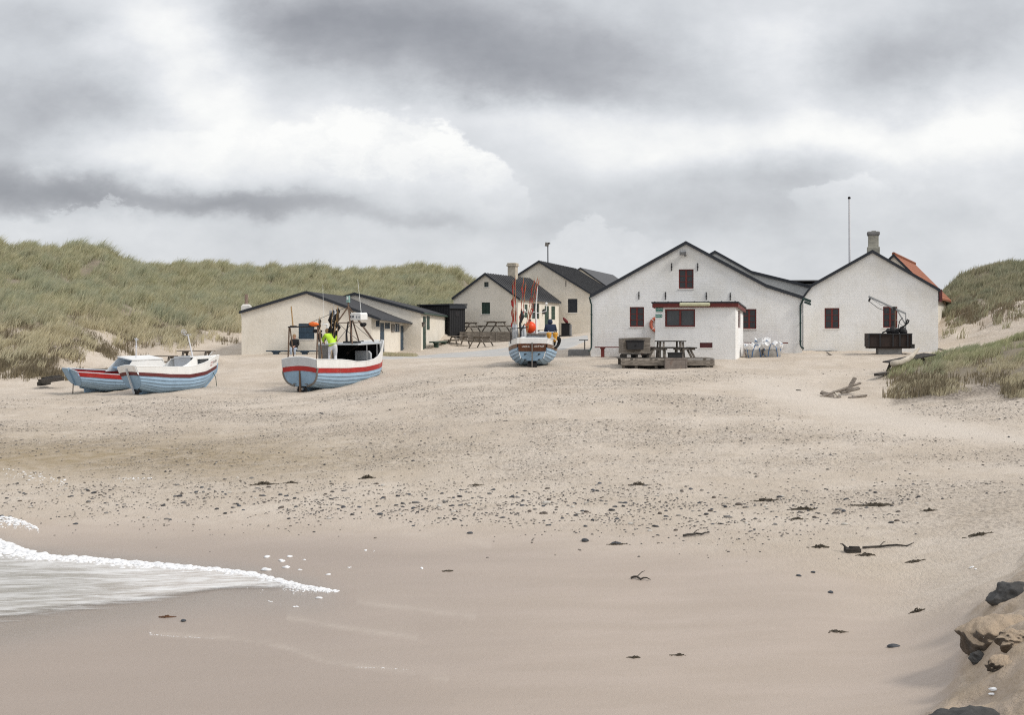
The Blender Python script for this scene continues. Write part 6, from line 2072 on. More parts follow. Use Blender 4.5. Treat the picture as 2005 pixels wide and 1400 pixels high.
# dannebrog patch and script marks by the bow
def on_bow(t, z, out): return h2.rim(t, z, -1, out)
mb = MB()
def patch(mb, t0, t1, z0, z1, out):
    mb.add([on_bow(t0, z0 + h2.Zs(t0), out), on_bow(t1, z0 + h2.Zs(t1), out), on_bow(t1, z1 + h2.Zs(t1), out), on_bow(t0, z1 + h2.Zs(t0), out)], [(0, 1, 2, 3)])
patch(mb, .865, .893, .12, .32, .018); mb.build('flag_patch', M['boat_red'], b2)
mb = MB(); patch(mb, .865, .893, .20, .24, .022); patch(mb, .873, .880, .12, .32, .022); mb.build('flag_cross', M['sign_white'], b2)
mb = MB()
for k in range(6): patch(mb, .905 + k * .012, .909 + k * .012, .18 + .01 * (k % 2), .30 + .03 * (k % 3 == 0), .02)
mb.build('registration_marks', M['boat_maroon'], b2)
mb = MB(); mb.tube([(h2.L * .96, -.2, 1.0), (h2.L * 1.0, -.3, .6), (h2.L * 1.0, -.34, .2)], .016, 6); mb.build('mooring_rope', M['green_paint'], b2)
mb = MB(); mb.tube([(h2.L * .95, -.1, zc), (h2.L * .97, -.25, zc + .2), (h2.L * 1.0, -.1, zc + .12)], .014, 5); mb.tube([(h2.L * .98, .1, zc), (h2.L * 1.02, -.1, zc + .24)], .014, 5); mb.build('bow_fitting', M['rope_white'], b2)

# ---------------------------------------------------------------- red-rimmed boat with open cabin
TH1 = 50
b1 = boat_root('pale blue boat with bright red rim and open white cabin, leaning by the dune', 150, 771, TH1, 1.4, 5, .08)
h1 = Hull(5.0, .86, 1.05, [(0, 1.0), (.2, .87), (.45, .75), (.75, .80), (1, 1.05)], .19, [(0, 0), (1, 0)], rake=.32, rise=.72, rt=.45)
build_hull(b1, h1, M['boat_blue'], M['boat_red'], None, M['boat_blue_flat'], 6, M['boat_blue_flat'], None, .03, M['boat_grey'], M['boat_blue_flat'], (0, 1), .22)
mb = MB(); mb.prism([(.05, -.42), (2.2, -.25), (2.2, .1), (.35, .2), (.0, .2)], -.05, .05, lambda x, z, d: Vector((x + .35, d, z + .02))); mb.build('skeg', M['boat_blue'], b1)
mb = MB(); mb.prism([(1.6, .16), (3.1, .10), (3.0, .02), (2.6, -.06), (2.0, -.06)], -.03, .03, lambda x, z, d: Vector((x, -.42 + d, z + .02))); mb.build('bilge_keel', M['boat_blue'], b1)
mb = MB(); mb.bar((h1.tx(1.1) - .05, .0, 1.1), (-.05, .0, .3), .05, .1); mb.build('transom_rib', M['boat_blue_flat'], b1)
mb = MB(); mb.tube([(-.12, .1, .38), (-.14, .1, -.2)], .022, 6); mb.build('rudder_stock', M['rust'], b1)
xa, xb, xc = 1.75, 2.3, 3.75
zc = 1.40
mb = MB()
for s_ in (1, -1):
    yb, yt = s_ * .86, s_ * .74
    mb.prism([(xa, .76), (xc + .35, .80), (xc, zc), (xb + .02, zc)], -.02, .02, lambda x, z, d, yb=yb, yt=yt: Vector((x, yb + (yt - yb) * (z - .76) / .64 + d, z)))
cab = mb.build('cabin', M['boat_white'], b1)
mb = MB(); mb.box(((xb + xc) / 2 + .02, 0, zc + .035), (xc - xb + .1, 1.56, .05)); mb.box((xc + .16, 0, 1.2), (.05, 1.5, .6), (0, R(-26), 0)); mb.build('cabin_roof', M['boat_white'], b1)
mb = MB(); mb.box((3.1, 0, 1.12), (.03, 1.5, .66)); mb.box((2.5, .0, .98), (1.0, 1.3, .06)); mb.build('cabin_lining', M['boat_blue'], b1)
mb = MB(); mb.tube([(2.75, -.2, zc + .05), (2.75, -.2, zc + 1.0)], .026, 8); mb.bar((2.75, .02, zc + .94), (2.75, -.42, zc + .94), .03, .03); mb.tube([(2.75, -.3, zc + .92), (2.75, -.2, zc + .78)], .014, 5); mb.tube([(2.75, -.1, zc + .92), (2.75, -.2, zc + .78)], .014, 5); mb.box((2.75, -.2, zc + .6), (.06, .08, .1)); mb.build('mast', M['pole_white'], b1)
# ================================================================== furniture and gear on the sand
def picnic_table(wood, lab, loc, rotz, L=1.8, grp=None, w=.72, h=.74, spread=1.5):
    o = empty('picnic_table', lab, 'picnic table', loc, (0, 0, rotz), grp)
    mb = MB()
    n = 5
    for k in range(n): mb.box((0, -w / 2 + w * (k + .5) / n, h - .02), (L, w / n - .012, .04))
    mb.build('tabletop', wood, o)
    for s_ in (1, -1):
        mb = MB()
        for k in range(2): mb.box((0, s_ * (spread / 2 - .07 + k * .14 - .0), .45 - .02), (L, .13, .04))
        mb.build('seat', wood, o)
    for x in (-L * .33, L * .33):
        for s_ in (1, -1):
            mb = MB(); mb.bar((x, s_ * spread * .44, -.06), (x, s_ * .20, h - .05), .045, .10, (1, 0, 0)); mb.build('leg', wood, o)
        mb = MB(); mb.box((x + .05, 0, .39), (.045, spread, .09)); mb.box((x + .05, 0, h - .085), (.045, w * .95, .08)); mb.build('crossbeam', wood, o)
    return o


def ground_loc(px, D): return onground(px, D)


def stand(px, py): return hit(px, py)


TG = 'picnic tables around the huts'
T0 = picnic_table(M['wood'], 'silvered picnic table on the sand in front of the timber terrace', stand(943, 680), R(62), 1.65, TG)


def table_copy(lab, loc, rotz, scale=1.0):
    c = copy_tree(T0); c['label'] = lab; c.location = loc; c.rotation_euler = (0, 0, rotz); c.scale = (scale,) * 3
    return c


# timber terrace in front of the chimney cottage
DT = 104.0
zt = ZC - (649.5 - HY) / F * DT
x0, x1 = (900 - CX) / F * DT, (1014 - CX) / F * DT
o = empty('terrace', 'low terrace with grey timber front before the chimney cottage', 'terrace', ((x0 + x1) / 2, DT, 0))
gz0 = min(gz(x0, DT), gz(x1, DT))
mb = MB()
for k in range(4): mb.box((0, 0, zt - .09 - k * .18), (x1 - x0, .06, .168))
for k in range(4): mb.box((-(x1 - x0) / 2 + .4 + k * (x1 - x0 - .8) / 3, -.05, zt - .42), (.1, .05, .8))
mb.build('front_boards', M['deck_wood'], o)
mb = MB(); mb.box((0, 1.7, zt - .04), (x1 - x0, 3.3, .06)); mb.build('floor', M['deck_wood'], o)
table_copy('large silvered picnic table on the terrace, under the cottage window', ((971 - CX) / F * 105.5, 105.5, zt), R(58), 1.0).scale = (1.1, 1.35, 1.05)
table_copy('picnic table on the left end of the terrace, beside the tarred shed', ((918 - CX) / F * 106, 106, zt), R(60), 1.0).scale = (.95, 1.1, .95)
table_copy('picnic table half hidden beside the tarred shed, on the sand', stand(899, 677), R(35), .95)
table_copy('picnic table by the cottage door, behind the seated person in navy', onground(1066, 100) , R(20), 1.05)
# beside the left boats
def on_line(px, ytop, D, h=.74):
    """table set where its top stands at photo row ytop"""
    g = onground(px, D)
    return Vector((g.x, D, ZC - (ytop - HY) / F * D - h))
def best(px, ytop, h=.74):
    for D in np.arange(62, 90, .25):
        g = onground(px, D)
        if ZC - (ytop - HY) / F * D - h <= g.z: return Vector((g.x, D, g.z - .02))
    return onground(px, 76)
table_copy('picnic table at the dune foot, left of the open white cabin', best(204, 722), R(8))
table_copy('picnic table between the two left boats and the dune, tabletop above white cuddy', best(312, 699), R(-3), 1.1)
table_copy('picnic table nearest the hut corner, behind the white cuddy mast', best(384, 690), R(-6), 1.15)


def bench(wood, lab, A, B, h, legs, w=.3, name='bench', t_=.05, legw=.28, grp=None):
    """plank bench between two world points"""
    A, B = Vector(A), Vector(B)
    d = B - A
    o = empty(name, lab, 'bench', (A.x, A.y, 0), (0, 0, math.atan2(d.y, d.x)))
    L = Vector((d.x, d.y)).length
    mb = MB(); mb.box((L / 2, 0, h - t_ / 2), (L, w, t_)); mb.build('seat', wood, o)
    for k in legs:
        x = L * k
        g = gz(A.x + d.x * k, A.y + d.y * k)
        mb = MB(); mb.box((x, 0, (g - .1 + h - t_) / 2), (legw, w * .7, h - t_ - g + .1)); mb.box((x, 0, h - t_ - .03), (legw * 1.5, w * .85, .06)); mb.build('leg', wood, o)
    return o


# blue bench along the hut front
fr = HUT1
def fw(fr, px, py, off):
    u_, z_ = fr.uz(px, py, off)
    q = Vector((fr.O.x, fr.O.y)) + fr.U * u_ + fr.V * off
    return Vector((q.x, q.y, z_ + fr.z))
A, B = fw(fr, 522, 688, -.5), fw(fr, 632, 688, -.5)
bench(M['blue_paint'], 'long dark blue bench along the blue-shuttered hut front', A, B, (A.z + B.z) / 2 + .05, (.17, .68), .34, t_=.06, legw=.3)
BENCH1 = (A, B)
# green bench on the side of the long hut
q0, q1 = HUT2.vz(846, 669, HUT2.uz(824.7, 640)[0] + .45), HUT2.vz(889, 671, HUT2.uz(824.7, 640)[0] + .45)
def rw(fr, w, v): 
    q = Vector((fr.O.x, fr.O.y)) + fr.U * w + fr.V * v
    return Vector((q.x, q.y, 0))
W2 = HUT2.uz(824.7, 640)[0] + .45
A, B = rw(HUT2, W2, q0[0]), rw(HUT2, W2, q1[0])
za = ZC - (667.5 - HY) / F * (A.y + B.y) / 2
bench(M['green_paint'], 'dark green bench with three thick legs beside the green doors', A, B, za, (.17, .5, .83), .4, t_=.09, legw=.5)
# red benches on the main house
A, B = fw(MAIN, 1165, 679, -.45), fw(MAIN, 1282, 679, -.45)
bench(M['red_paint'], 'oxide red bench on the wall left of the kiosk', A, B, (A.z + B.z) / 2, (.13, .8), .32, legw=.16)
A, B = fw(MAIN, 1456, 670.5, -.5), fw(MAIN, 1543, 670.5, -.5)
bench(M['red_paint'], 'oxide red bench behind the white sacks, right of the kiosk', A, B, (A.z + B.z) / 2, (.06, .7), .32, legw=.16)

# kerb block at the corner of the main house
A = hit(1133, 697); 
o = empty('concrete_block', 'grey concrete block at left corner of the largest house', 'block', A, (0, 0, R(-6)))
mb = MB(); mb.box((0, .3, .12), (1.08, .6, .34)); mb.box((0, .3, .30), (1.0, .52, .03)); mb.build('body', M['concrete'], o, bevel=.02)
mb = MB(); mb.box((.3, .15, .55), (.05, .05, .5)); mb.box((.24, .15, .80), (.45, .22, .04)); mb.build('bracket_seat', M['iron'], o)

# life ring on the wall beside the kiosk
q = fw(MAIN, 1287, 635.5, -.09)
o = empty('life_ring', 'orange life ring on the wall, half hidden by the kiosk', 'life ring', q, (0, 0, MAIN.a))
mb = MB(); mb.torus((0, 0, 0), .32, .075, (R(90), 0, 0), 32, 10); mb.build('ring', M['ring_red'], o, smooth=True)
for k in range(4):
    a = math.pi / 4 + k * math.pi / 2
    mb = MB(); mb.torus((.32 * math.cos(a), 0, .32 * math.sin(a)), .079, .012, (0, -a, 0), 12, 4); mb.build('band', M['boat_white'], o)
mb = MB(); mb.torus((0, 0, 0), .41, .010, (R(90), 0, 0), 28, 5); mb.build('grab_line', M['rope_white'], o)

# deck with chest, square picnic table and rusty fire box
D0 = 62.0
zt = ZC - (701.5 - HY) / F * D0
xl, xr = (1215.5 - CX) / F * D0, (1399 - CX) / F * D0
o = empty('deck_platform', 'grey timber platform on posts in the drifted sand before the kiosk', 'platform', ((xl + xr) / 2, D0, zt))
w = xr - xl
mb = MB()
for k in range(15): mb.box((0, .1 + k * .175, -.02), (w, .165, .04))
mb.build('floor', M['deck_wood'], o)
mb = MB()
for k in range(2): mb.box((-w * .22, 0, -.125 - k * .135), (w * .56, .05, .125)); mb.box((w * .30, 0, -.125 - k * .135), (w * .4, .05, .125))
mb.build('front_boards', M['wood'], o)
for x in (-w / 2 + .12, -w / 2 + .68, -w * .12, w * .2, w / 2 - .1):
    for y in (.12, 2.4):
        mb = MB(); mb.box((x, y, -.5), (.12, .12, .9)); mb.build('post', M['deck_wood'], o)
mb = MB(); mb.box((0, .5, -.33), (w * .95, .06, .2)); mb.box((0, 1.5, -.33), (w * .95, .06, .2)); mb.build('joist', M['wood_dark'], o)

DZ = zt
cxk = (1245 - CX) / F * 62.9
o = empty('wooden_chest', 'weathered wooden chest on a pallet at left end of the platform', 'chest', (cxk, 62.6, DZ + .004), (0, 0, R(10)))
mb = MB()
for k in range(6):
    z0_ = .20 + k * .105
    mb.box((.0, .35, z0_ + .05), (1.22, .85, .10))
mb.prism([(-.62, .83), (.62, .83), (.62, .90), (-.58, .87)], -.1, .8, lambda x, z, d: Vector((x, d, z)))
mb.build('body', M['wood'], o)
mb = MB()
for x in (-.5, 0, .5): mb.box((x, .35, .07), (.1, .85, .14))
mb.box((0, -.05, .16), (1.2, .1, .04)); mb.box((0, .35, .16), (1.2, .1, .04)); mb.build('pallet', M['wood_dark'], o)
mwc = Matrix.Translation(o.location) @ o.rotation_euler.to_matrix().to_4x4()
o2 = empty('black_box', 'black ribbed metal box fixed on the front of the wooden chest', 'box', mwc @ Vector((-.12, -.22, .36)), o.rotation_euler)
mb = MB(); mb.prism([(-.36, 0), (.36, 0), (.38, .38), (-.38, .38)], -.1, .12, lambda x, z, d: Vector((x, d, z))); mb.build('body', M['iron'], o2, bevel=.02)
mb = MB(); mb.box((0, -.0, .40), (.80, .28, .04)); mb.box((0, -.12, .2), (.06, .03, .05)); mb.build('lid', M['black'], o2)

tx = (1312 - CX) / F * 63.6
o = empty('square_picnic_table', 'dark damp eight-seat picnic table on the platform before the kiosk', 'picnic table', (tx, 63.5, DZ + .003), (0, 0, R(3)))
mb = MB()
for k in range(7): mb.box((0, -.58 + 1.16 * (k + .5) / 7, .73), (1.24, 1.16 / 7 - .01, .045))
mb.build('tabletop', M['wood_dark'], o)
for k in range(4):
    a = k * math.pi / 2
    m4 = Matrix.Rotation(a, 3, 'Z')
    mb = MB()
    c = m4 @ Vector((0, -.95, .44)); mb.box(c, (1.25, .30, .045), m4)
    mb.build('seat', M['wood_dark'], o)
    for x in (-.38, .38):
        mb = MB(); mb.bar(m4 @ Vector((x, -1.02, -.0)), m4 @ Vector((x, -.80, .42)), .06, .09); mb.bar(m4 @ Vector((x, -.56, .0)), m4 @ Vector((x, -.50, .70)), .06, .08); mb.bar(m4 @ Vector((x, -1.05, .38)), m4 @ Vector((x, -.2, .38)), .05, .08)
        mb.build('leg', M['wood'], o)

fx_ = (1323 - CX) / F * 61.7
o = empty('fire_box', 'rust-streaked steel fire box standing against the platform front', 'fire box', (fx_, 61.6, DZ - .55), (0, 0, R(2)))
mb = MB(); mb.box((0, .12, .28), (.92, .40, .58)); mb.box((0, -.085, .53), (.96, .02, .06)); mb.box((-.45, -.085, .26), (.05, .02, .5)); mb.box((.45, -.085, .26), (.05, .02, .5)); mb.build('body', M['rust_grey'], o)
mb = MB(); mb.box((-.02, .12, .68), (.6, .3, .20)); mb.box((-.02, .12, .795), (.66, .36, .03)); mb.build('grate', M['iron'], o)


# white builders' sacks
def sack(px, py, D, sx, sz, seed, lab, rot=0):
    g = onground(px, D)
    o = empty('builders_sack', lab, 'sack', g, (0, 0, R(rot)), 'white sacks of sand beside the kiosk')
    rs = random.Random(seed)
    def ring(z, r, jig, n=28):
        out = []
        for k in range(n):
            a = 2 * math.pi * k / n
            sq = 1 / max(abs(math.cos(a)), abs(math.sin(a))) ** .35
            rr_ = r * sq * (1 + rs.uniform(-jig, jig))
            out.append(Vector((rr_ * math.cos(a), rr_ * math.sin(a) * .9, z + rs.uniform(-jig, jig) * .5)))
        out.append(out[0].copy())
        return out
    mb = MB()
    strips(mb, [ring(-.08, sx * .40, .015), ring(sz * .15, sx * .455, .02), ring(sz * .35, sx * .475, .025), ring(sz * .62, sx * .44, .03)])
    mb.build('filled_body', M['bag_low'], o, smooth=True)
    mb = MB()
    strips(mb, [ring(sz * .58, sx * .455, .03), ring(sz * .74, sx * .52, .10), ring(sz * .90, sx * .54, .17), ring(sz * 1.04, sx * .46, .26), ring(sz * .88, sx * .30, .3), ring(sz * .74, sx * .12, .3), ring(sz * .70, sx * .01, .05)])
    mb.build('slack_top', M['bag'], o)
    for k in range(4):                      # webbing loops that droop over the faces
        a = k * math.pi / 2 - math.pi / 2 + rs.uniform(-.15, .15)
        pts = []
        for q in range(11):
            f = q / 10
            aa = a + (f - .5) * 1.15
            rr_ = sx * (.468 + .03 * math.sin(f * math.pi))
            zz = sz * (.0 if q in (0, 10) else .45 if q in (1, 9) else .70 if q in (2, 8) else .84 + .14 * math.sin((f - .2) / .6 * math.pi) + rs.uniform(-.05, .05))
            pts.append((rr_ * math.cos(aa), rr_ * math.sin(aa) * .95, zz))
        mb = MB(); mb.tube(pts, .017, 5); mb.build('lifting_strap', M['blue_strap'], o)
    return o


sack(1476, 698, 67.6, .84, .60, 5, 'left white sack, its mouth open on sand, against the kiosk', 12)
sack(1512.5, 698, 67.4, .90, .64, 9, 'right white sack with many blue straps over its top', -8)
sack(1492, 694, 68.6, .74, .74, 14, 'rearmost white sack, peaked top, between the other two', 30)

# hoist with steel trough by the right house
D0 = 66.5
g = onground(1743, D0)
zb = ZC - (689 - HY) / F * D0
o = empty('hoist', 'rusty steel trough with small jib crane, before the right white house', 'hoist', (g.x, D0, g.z - .05), (0, 0, R(-4)))
k_ = D0 / F
hz = lambda py: ZC - (py - HY) / F * D0 - (g.z - .05)
hx = lambda px: (px - 1743) * k_
mb = MB()
mb.box((0, .5, (hz(653) + hz(679)) / 2), (hx(1784) - hx(1700), 1.1, hz(653) - hz(679)))
mb.box((hx(1742), .5, (hz(679) + hz(682.5)) / 2), (hx(1785) - hx(1706), 1.0, hz(679) - hz(682.5)))
mb.build('trough', M['rust'], o)
mb = MB()
for px in (1701.5, 1723, 1748, 1761, 1776, 1783): mb.box((hx(px), -.075, (hz(653) + hz(679)) / 2), (.07, .05, hz(653) - hz(679)))
mb.box((0, -.075, hz(654)), (hx(1784) - hx(1700), .06, .06)); mb.box((hx(1787), .3, hz(678)), (.16, .6, .2)); mb.build('stiffener', M['iron'], o)
mb = MB(); mb.box((hx(1744), .45, (hz(682) + 0) / 2 - .1), (hx(1767) - hx(1722), .7, hz(682) + .2)); mb.build('base', M['concrete'], o)
mb = MB(); mb.bar((hx(1755.5), .3, hz(653)), (hx(1755.5), .3, hz(601)), .055, .055); mb.build('post', M['rail_steel'], o)
mb = MB(); mb.bar((hx(1703.5), .3, hz(580)), (hx(1775.5), .3, hz(614)), .07, .08); mb.tube([(hx(1703.5), .3, hz(581)), (hx(1728), .3, hz(597)), (hx(1755), .3, hz(603))], .010, 5); mb.build('jib', M['jib_grey'], o)
mb = MB(); mb.bar((hx(1757), .3, hz(604)), (hx(1775.5), .3, hz(636)), .05, .05); mb.bar((hx(1775.5), .3, hz(614)), (hx(1775.5), .3, hz(650)), .04, .04); mb.bar((hx(1757), .3, hz(626)), (hx(1773), .3, hz(642)), .02, .02); mb.build('stay', M['jib_grey'], o)
mb = MB(); mb.box((hx(1752.5), .27, hz(604)), (.13, .14, .18)); mb.sphere((hx(1705.5), .3, hz(586)), (.05, .05, .12), 8, 6, (0, .4, 0)); mb.tube([(hx(1705), .3, hz(590)), (hx(1722), .3, hz(603)), (hx(1746), .3, hz(612))], .014, 5); mb.build('winch', M['iron'], o)
mb = MB(); mb.tube([(hx(1729), .2, hz(652)), (hx(1736), .2, hz(648.5)), (hx(1750), .2, hz(648)), (hx(1762), .2, hz(645)), (hx(1772), .2, hz(638)), (hx(1779), .2, hz(632)), (hx(1781), .2, hz(627)), (hx(1778), .2, hz(625)), (hx(1775), .2, hz(634))], .035, 6)
mb.tube([(hx(1762), .3, hz(652)), (hx(1761), .3, hz(640)), (hx(1764), .3, hz(628)), (hx(1770), .3, hz(622))], .02, 6); mb.build('hydraulic_hose', M['black'], o)
mb = MB()
for px, py, r_ in ((1742, 648, .12), (1751, 647, .18), (1758, 648.5, .14), (1769, 647, .18), (1773, 650, .14)): mb.sphere((hx(px), .3, hz(py)), (r_, r_ * .8, r_ * 1.1), 9, 7)
mb.box((hx(1742), .3, hz(650)), (.12, .12, .3)); mb.build('pump', M['iron'], o)

# driftwood planks, each its own thing
def plank(a, b2, w, t_, lab, wood='drift', roll=0.0, up=(0.05, .05), name='driftwood_plank'):
    A, B = hit(*a), hit(*b2)
    A = A + Vector((0, 0, up[0])); B = B + Vector((0, 0, up[1]))
    d = B - A
    o = empty(name, lab, 'driftwood', A, (0, 0, 0))
    mb = MB()
    q = Vector((0, -math.sin(roll), math.cos(roll)))
    mb.bar((0, 0, 0), d * .5, w, t_, q); mb.bar(d * .5, d, w * .94, t_ * .97, q)
    o2 = mb.build(name, M[wood])
    bpy.data.objects.remove(o)
    o2.location = A
    tag(o2, lab, 'driftwood')
    return o2


def plank_at(px0, py0, px1, py1, D0, D1, w, t_, lab, wood='drift', q=(0, -.6, .8)):
    A, B = P(px0, py0, D0), P(px1, py1, D1)
    mb = MB(); d = B - A
    n = 5
    for k in range(n):
        j = 1 - .06 * abs(k - 2) / 2
        mb.bar(d * (k / n), d * ((k + 1) / n), w * j, t_ * j, q)
    o = mb.build('driftwood_plank', M[wood])
    o.location = A
    tag(o, lab, 'driftwood')


base = hit(1640, 775)
Dp = base.y
plank_at(1606, 778, 1685, 750, Dp - .9, Dp + .9, .07, .06, 'long slim plank slanting up across the driftwood pile')
plank_at(1659, 768, 1674, 740, Dp + .2, Dp + .5, .15, .05, 'short wide board standing steeply on the driftwood pile')
plank_at(1607, 768, 1632, 777, Dp - .4, Dp - .6, .18, .05, 'broad flat board at the left end of the driftwood pile')
plank_at(1600, 780, 1634, 781, Dp - .9, Dp - .9, .09, .06, 'dark low plank end lying left under the driftwood pile', 'wood')
plank_at(1622, 789, 1645, 776, Dp - 1.3, Dp - .4, .10, .04, 'pale split plank poking toward the camera from the pile')
plank_at(1646, 769, 1682, 760, Dp + .1, Dp + .7, .13, .06, 'grey plank lying behind the steep board', 'wood')
plank_at(1662, 779, 1697, 774, Dp - .4, Dp + .2, .07, .05, 'thin pale stick right of the driftwood pile')
plank_at(1632, 765, 1640, 775, Dp + .0, Dp - .6, .06, .05, 'short bleached stick lying across the long slim plank', 'log')
plank_at(1619, 690, 1628, 696, hit(1622, 694).y, hit(1628, 696).y, .06, .05, 'lone stick on the sand before the right white house', 'wood')
plank_at(1559, 765, 1568, 765.5, hit(1562, 765).y, hit(1568, 765).y, .07, .05, 'tiny dark board alone on sand left of the driftwood pile', 'wood_dark')
# wrecked table and bleached log by the mound
gA = hit(1740, 745)
Dq = 57.0
o = empty('broken_table', 'wrecked grey picnic table half sunk in sand beside the grassy mound', 'table', onground(1770, Dq) + Vector((0, 0, -.30)), (R(4), R(-8), R(30)))
lz = o.location
mb = MB()
for k in range(4): mb.box((.3, -.3 + k * .17, .62), (2.3, .155, .045))
mb.build('tabletop', M['wood_dark'], o)
mb = MB()
for k in range(2): mb.box((.0, -.75 + k * .15, .30), (2.1, .14, .045))
mb.build('seat', M['wood'], o)
for x in (-.55, .9):
    mb = MB(); mb.bar((x, -.75, -.25), (x, -.12, .6), .06, .13, (1, 0, 0)); mb.bar((x, .6, -.25), (x, .1, .6), .06, .13, (1, 0, 0)); mb.build('leg', M['wood_dark'], o)
plank_at(1716, 734, 1741, 731, 54.6, 56.2, .2, .1, 'dark rotten timber end by the wrecked table', 'wood_dark', (0, 0, 1))
A = P(1750, 712, 56.2)
mb = MB(); pts = [P(px, py, D) - A for px, py, D in ((1748, 712, 55.6), (1762, 710, 56), (1775, 705, 56.3), (1784, 699, 56.6), (1791, 691, 57), (1799, 682, 57.3))]
mb.tube(pts, [.13, .12, .12, .10, .08, .045], 10)
o = mb.build('driftwood_log', M['log'], smooth=True); o.location = A
tag(o, 'bleached curved log resting on the wrecked table', 'log')
plank_at(1838, 683, 1858, 689, 72, 71, .12, .06, 'plank edge by the right corner of the white house', 'wood')

# heap of dark timbers and stones under the dune at left
for i, (x0, y0, x1, y1, w) in enumerate([(78, 747, 122, 741, .28), (84, 743, 118, 738, .2), (76, 752, 96, 749, .2)]):
    plank_at(x0, y0, x1, y1, 67.5 + i * .4, 68.5 + i * .4, w, .2, ('thick dark timber at the dune foot, left of the boats', 'upper dark timber of the heap at the dune foot', 'lowest short timber of the heap at the dune foot')[i], 'wood_dark', (0, 0, 1))
# dark box with red cloth by the cream house
g = onground(1108, 109)
o = empty('storage_box', 'black storage box with stone side, against the large cream house', 'box', g, (0, 0, R(-12)))
mb = MB(); mb.box((0, 0, .48), (.62, .55, .98)); mb.box((0, -.02, .98), (.66, .6, .05)); mb.build('body', M['black'], o)
mb = MB(); mb.box((.36, .06, .45), (.1, .5, .9)); mb.build('side_slab', M['concrete'], o)
mb = MB(); mb.box((0, 0, .03), (.95, .8, .1)); mb.build('base', M['iron'], o)
c_ = g + Vector((-.02, -.1, 1.0))
mb = MB(); mb.tube([(-.17, 0, .36), (-.08, 0, .27), (.05, 0, .12), (.17, 0, -.0)], [.08, .12, .13, .08], 9); mb.tube([(-.17, 0, .36), (-.12, -.02, .42)], [.09, .03], 8); o2 = mb.build('red_bundle', M['dull_red'], smooth=True); o2.location = c_
tag(o2, 'dark red bundle slumped on top of the black storage box', 'bundle')

# ================================================================== people
def skin_obj(name, chains, m_, parent, sub=1, root=None):
    """chains: list of lists of (point, radius); points that coincide are merged into one continuous skin"""
    verts, edges, rad, key = [], [], [], {}
    for ch in chains:
        prev = None
        for p, r_ in ch:
            k = tuple(round(c, 4) for c in p)
            if k not in key:
                key[k] = len(verts); verts.append(p); rad.append(r_)
            i = key[k]
            if prev is not None and prev != i: edges.append((prev, i))
            prev = i
    me = bpy.data.meshes.new(name)
    me.from_pydata(verts, edges, [])
    o = bpy.data.objects.new(name, me)
    COL.objects.link(o)
    if parent is not None: o.parent = parent
    o.modifiers.new('skin', 'SKIN').use_smooth_shade = True
    lay = me.skin_vertices[0].data
    for i, r_ in enumerate(rad):
        lay[i].radius = (r_, r_) if not isinstance(r_, tuple) else r_
        lay[i].use_root = (i == 0)
    sd_ = o.modifiers.new('sub', 'SUBSURF'); sd_.levels = sub; sd_.render_levels = sub
    me.materials.append(m_)
    return o


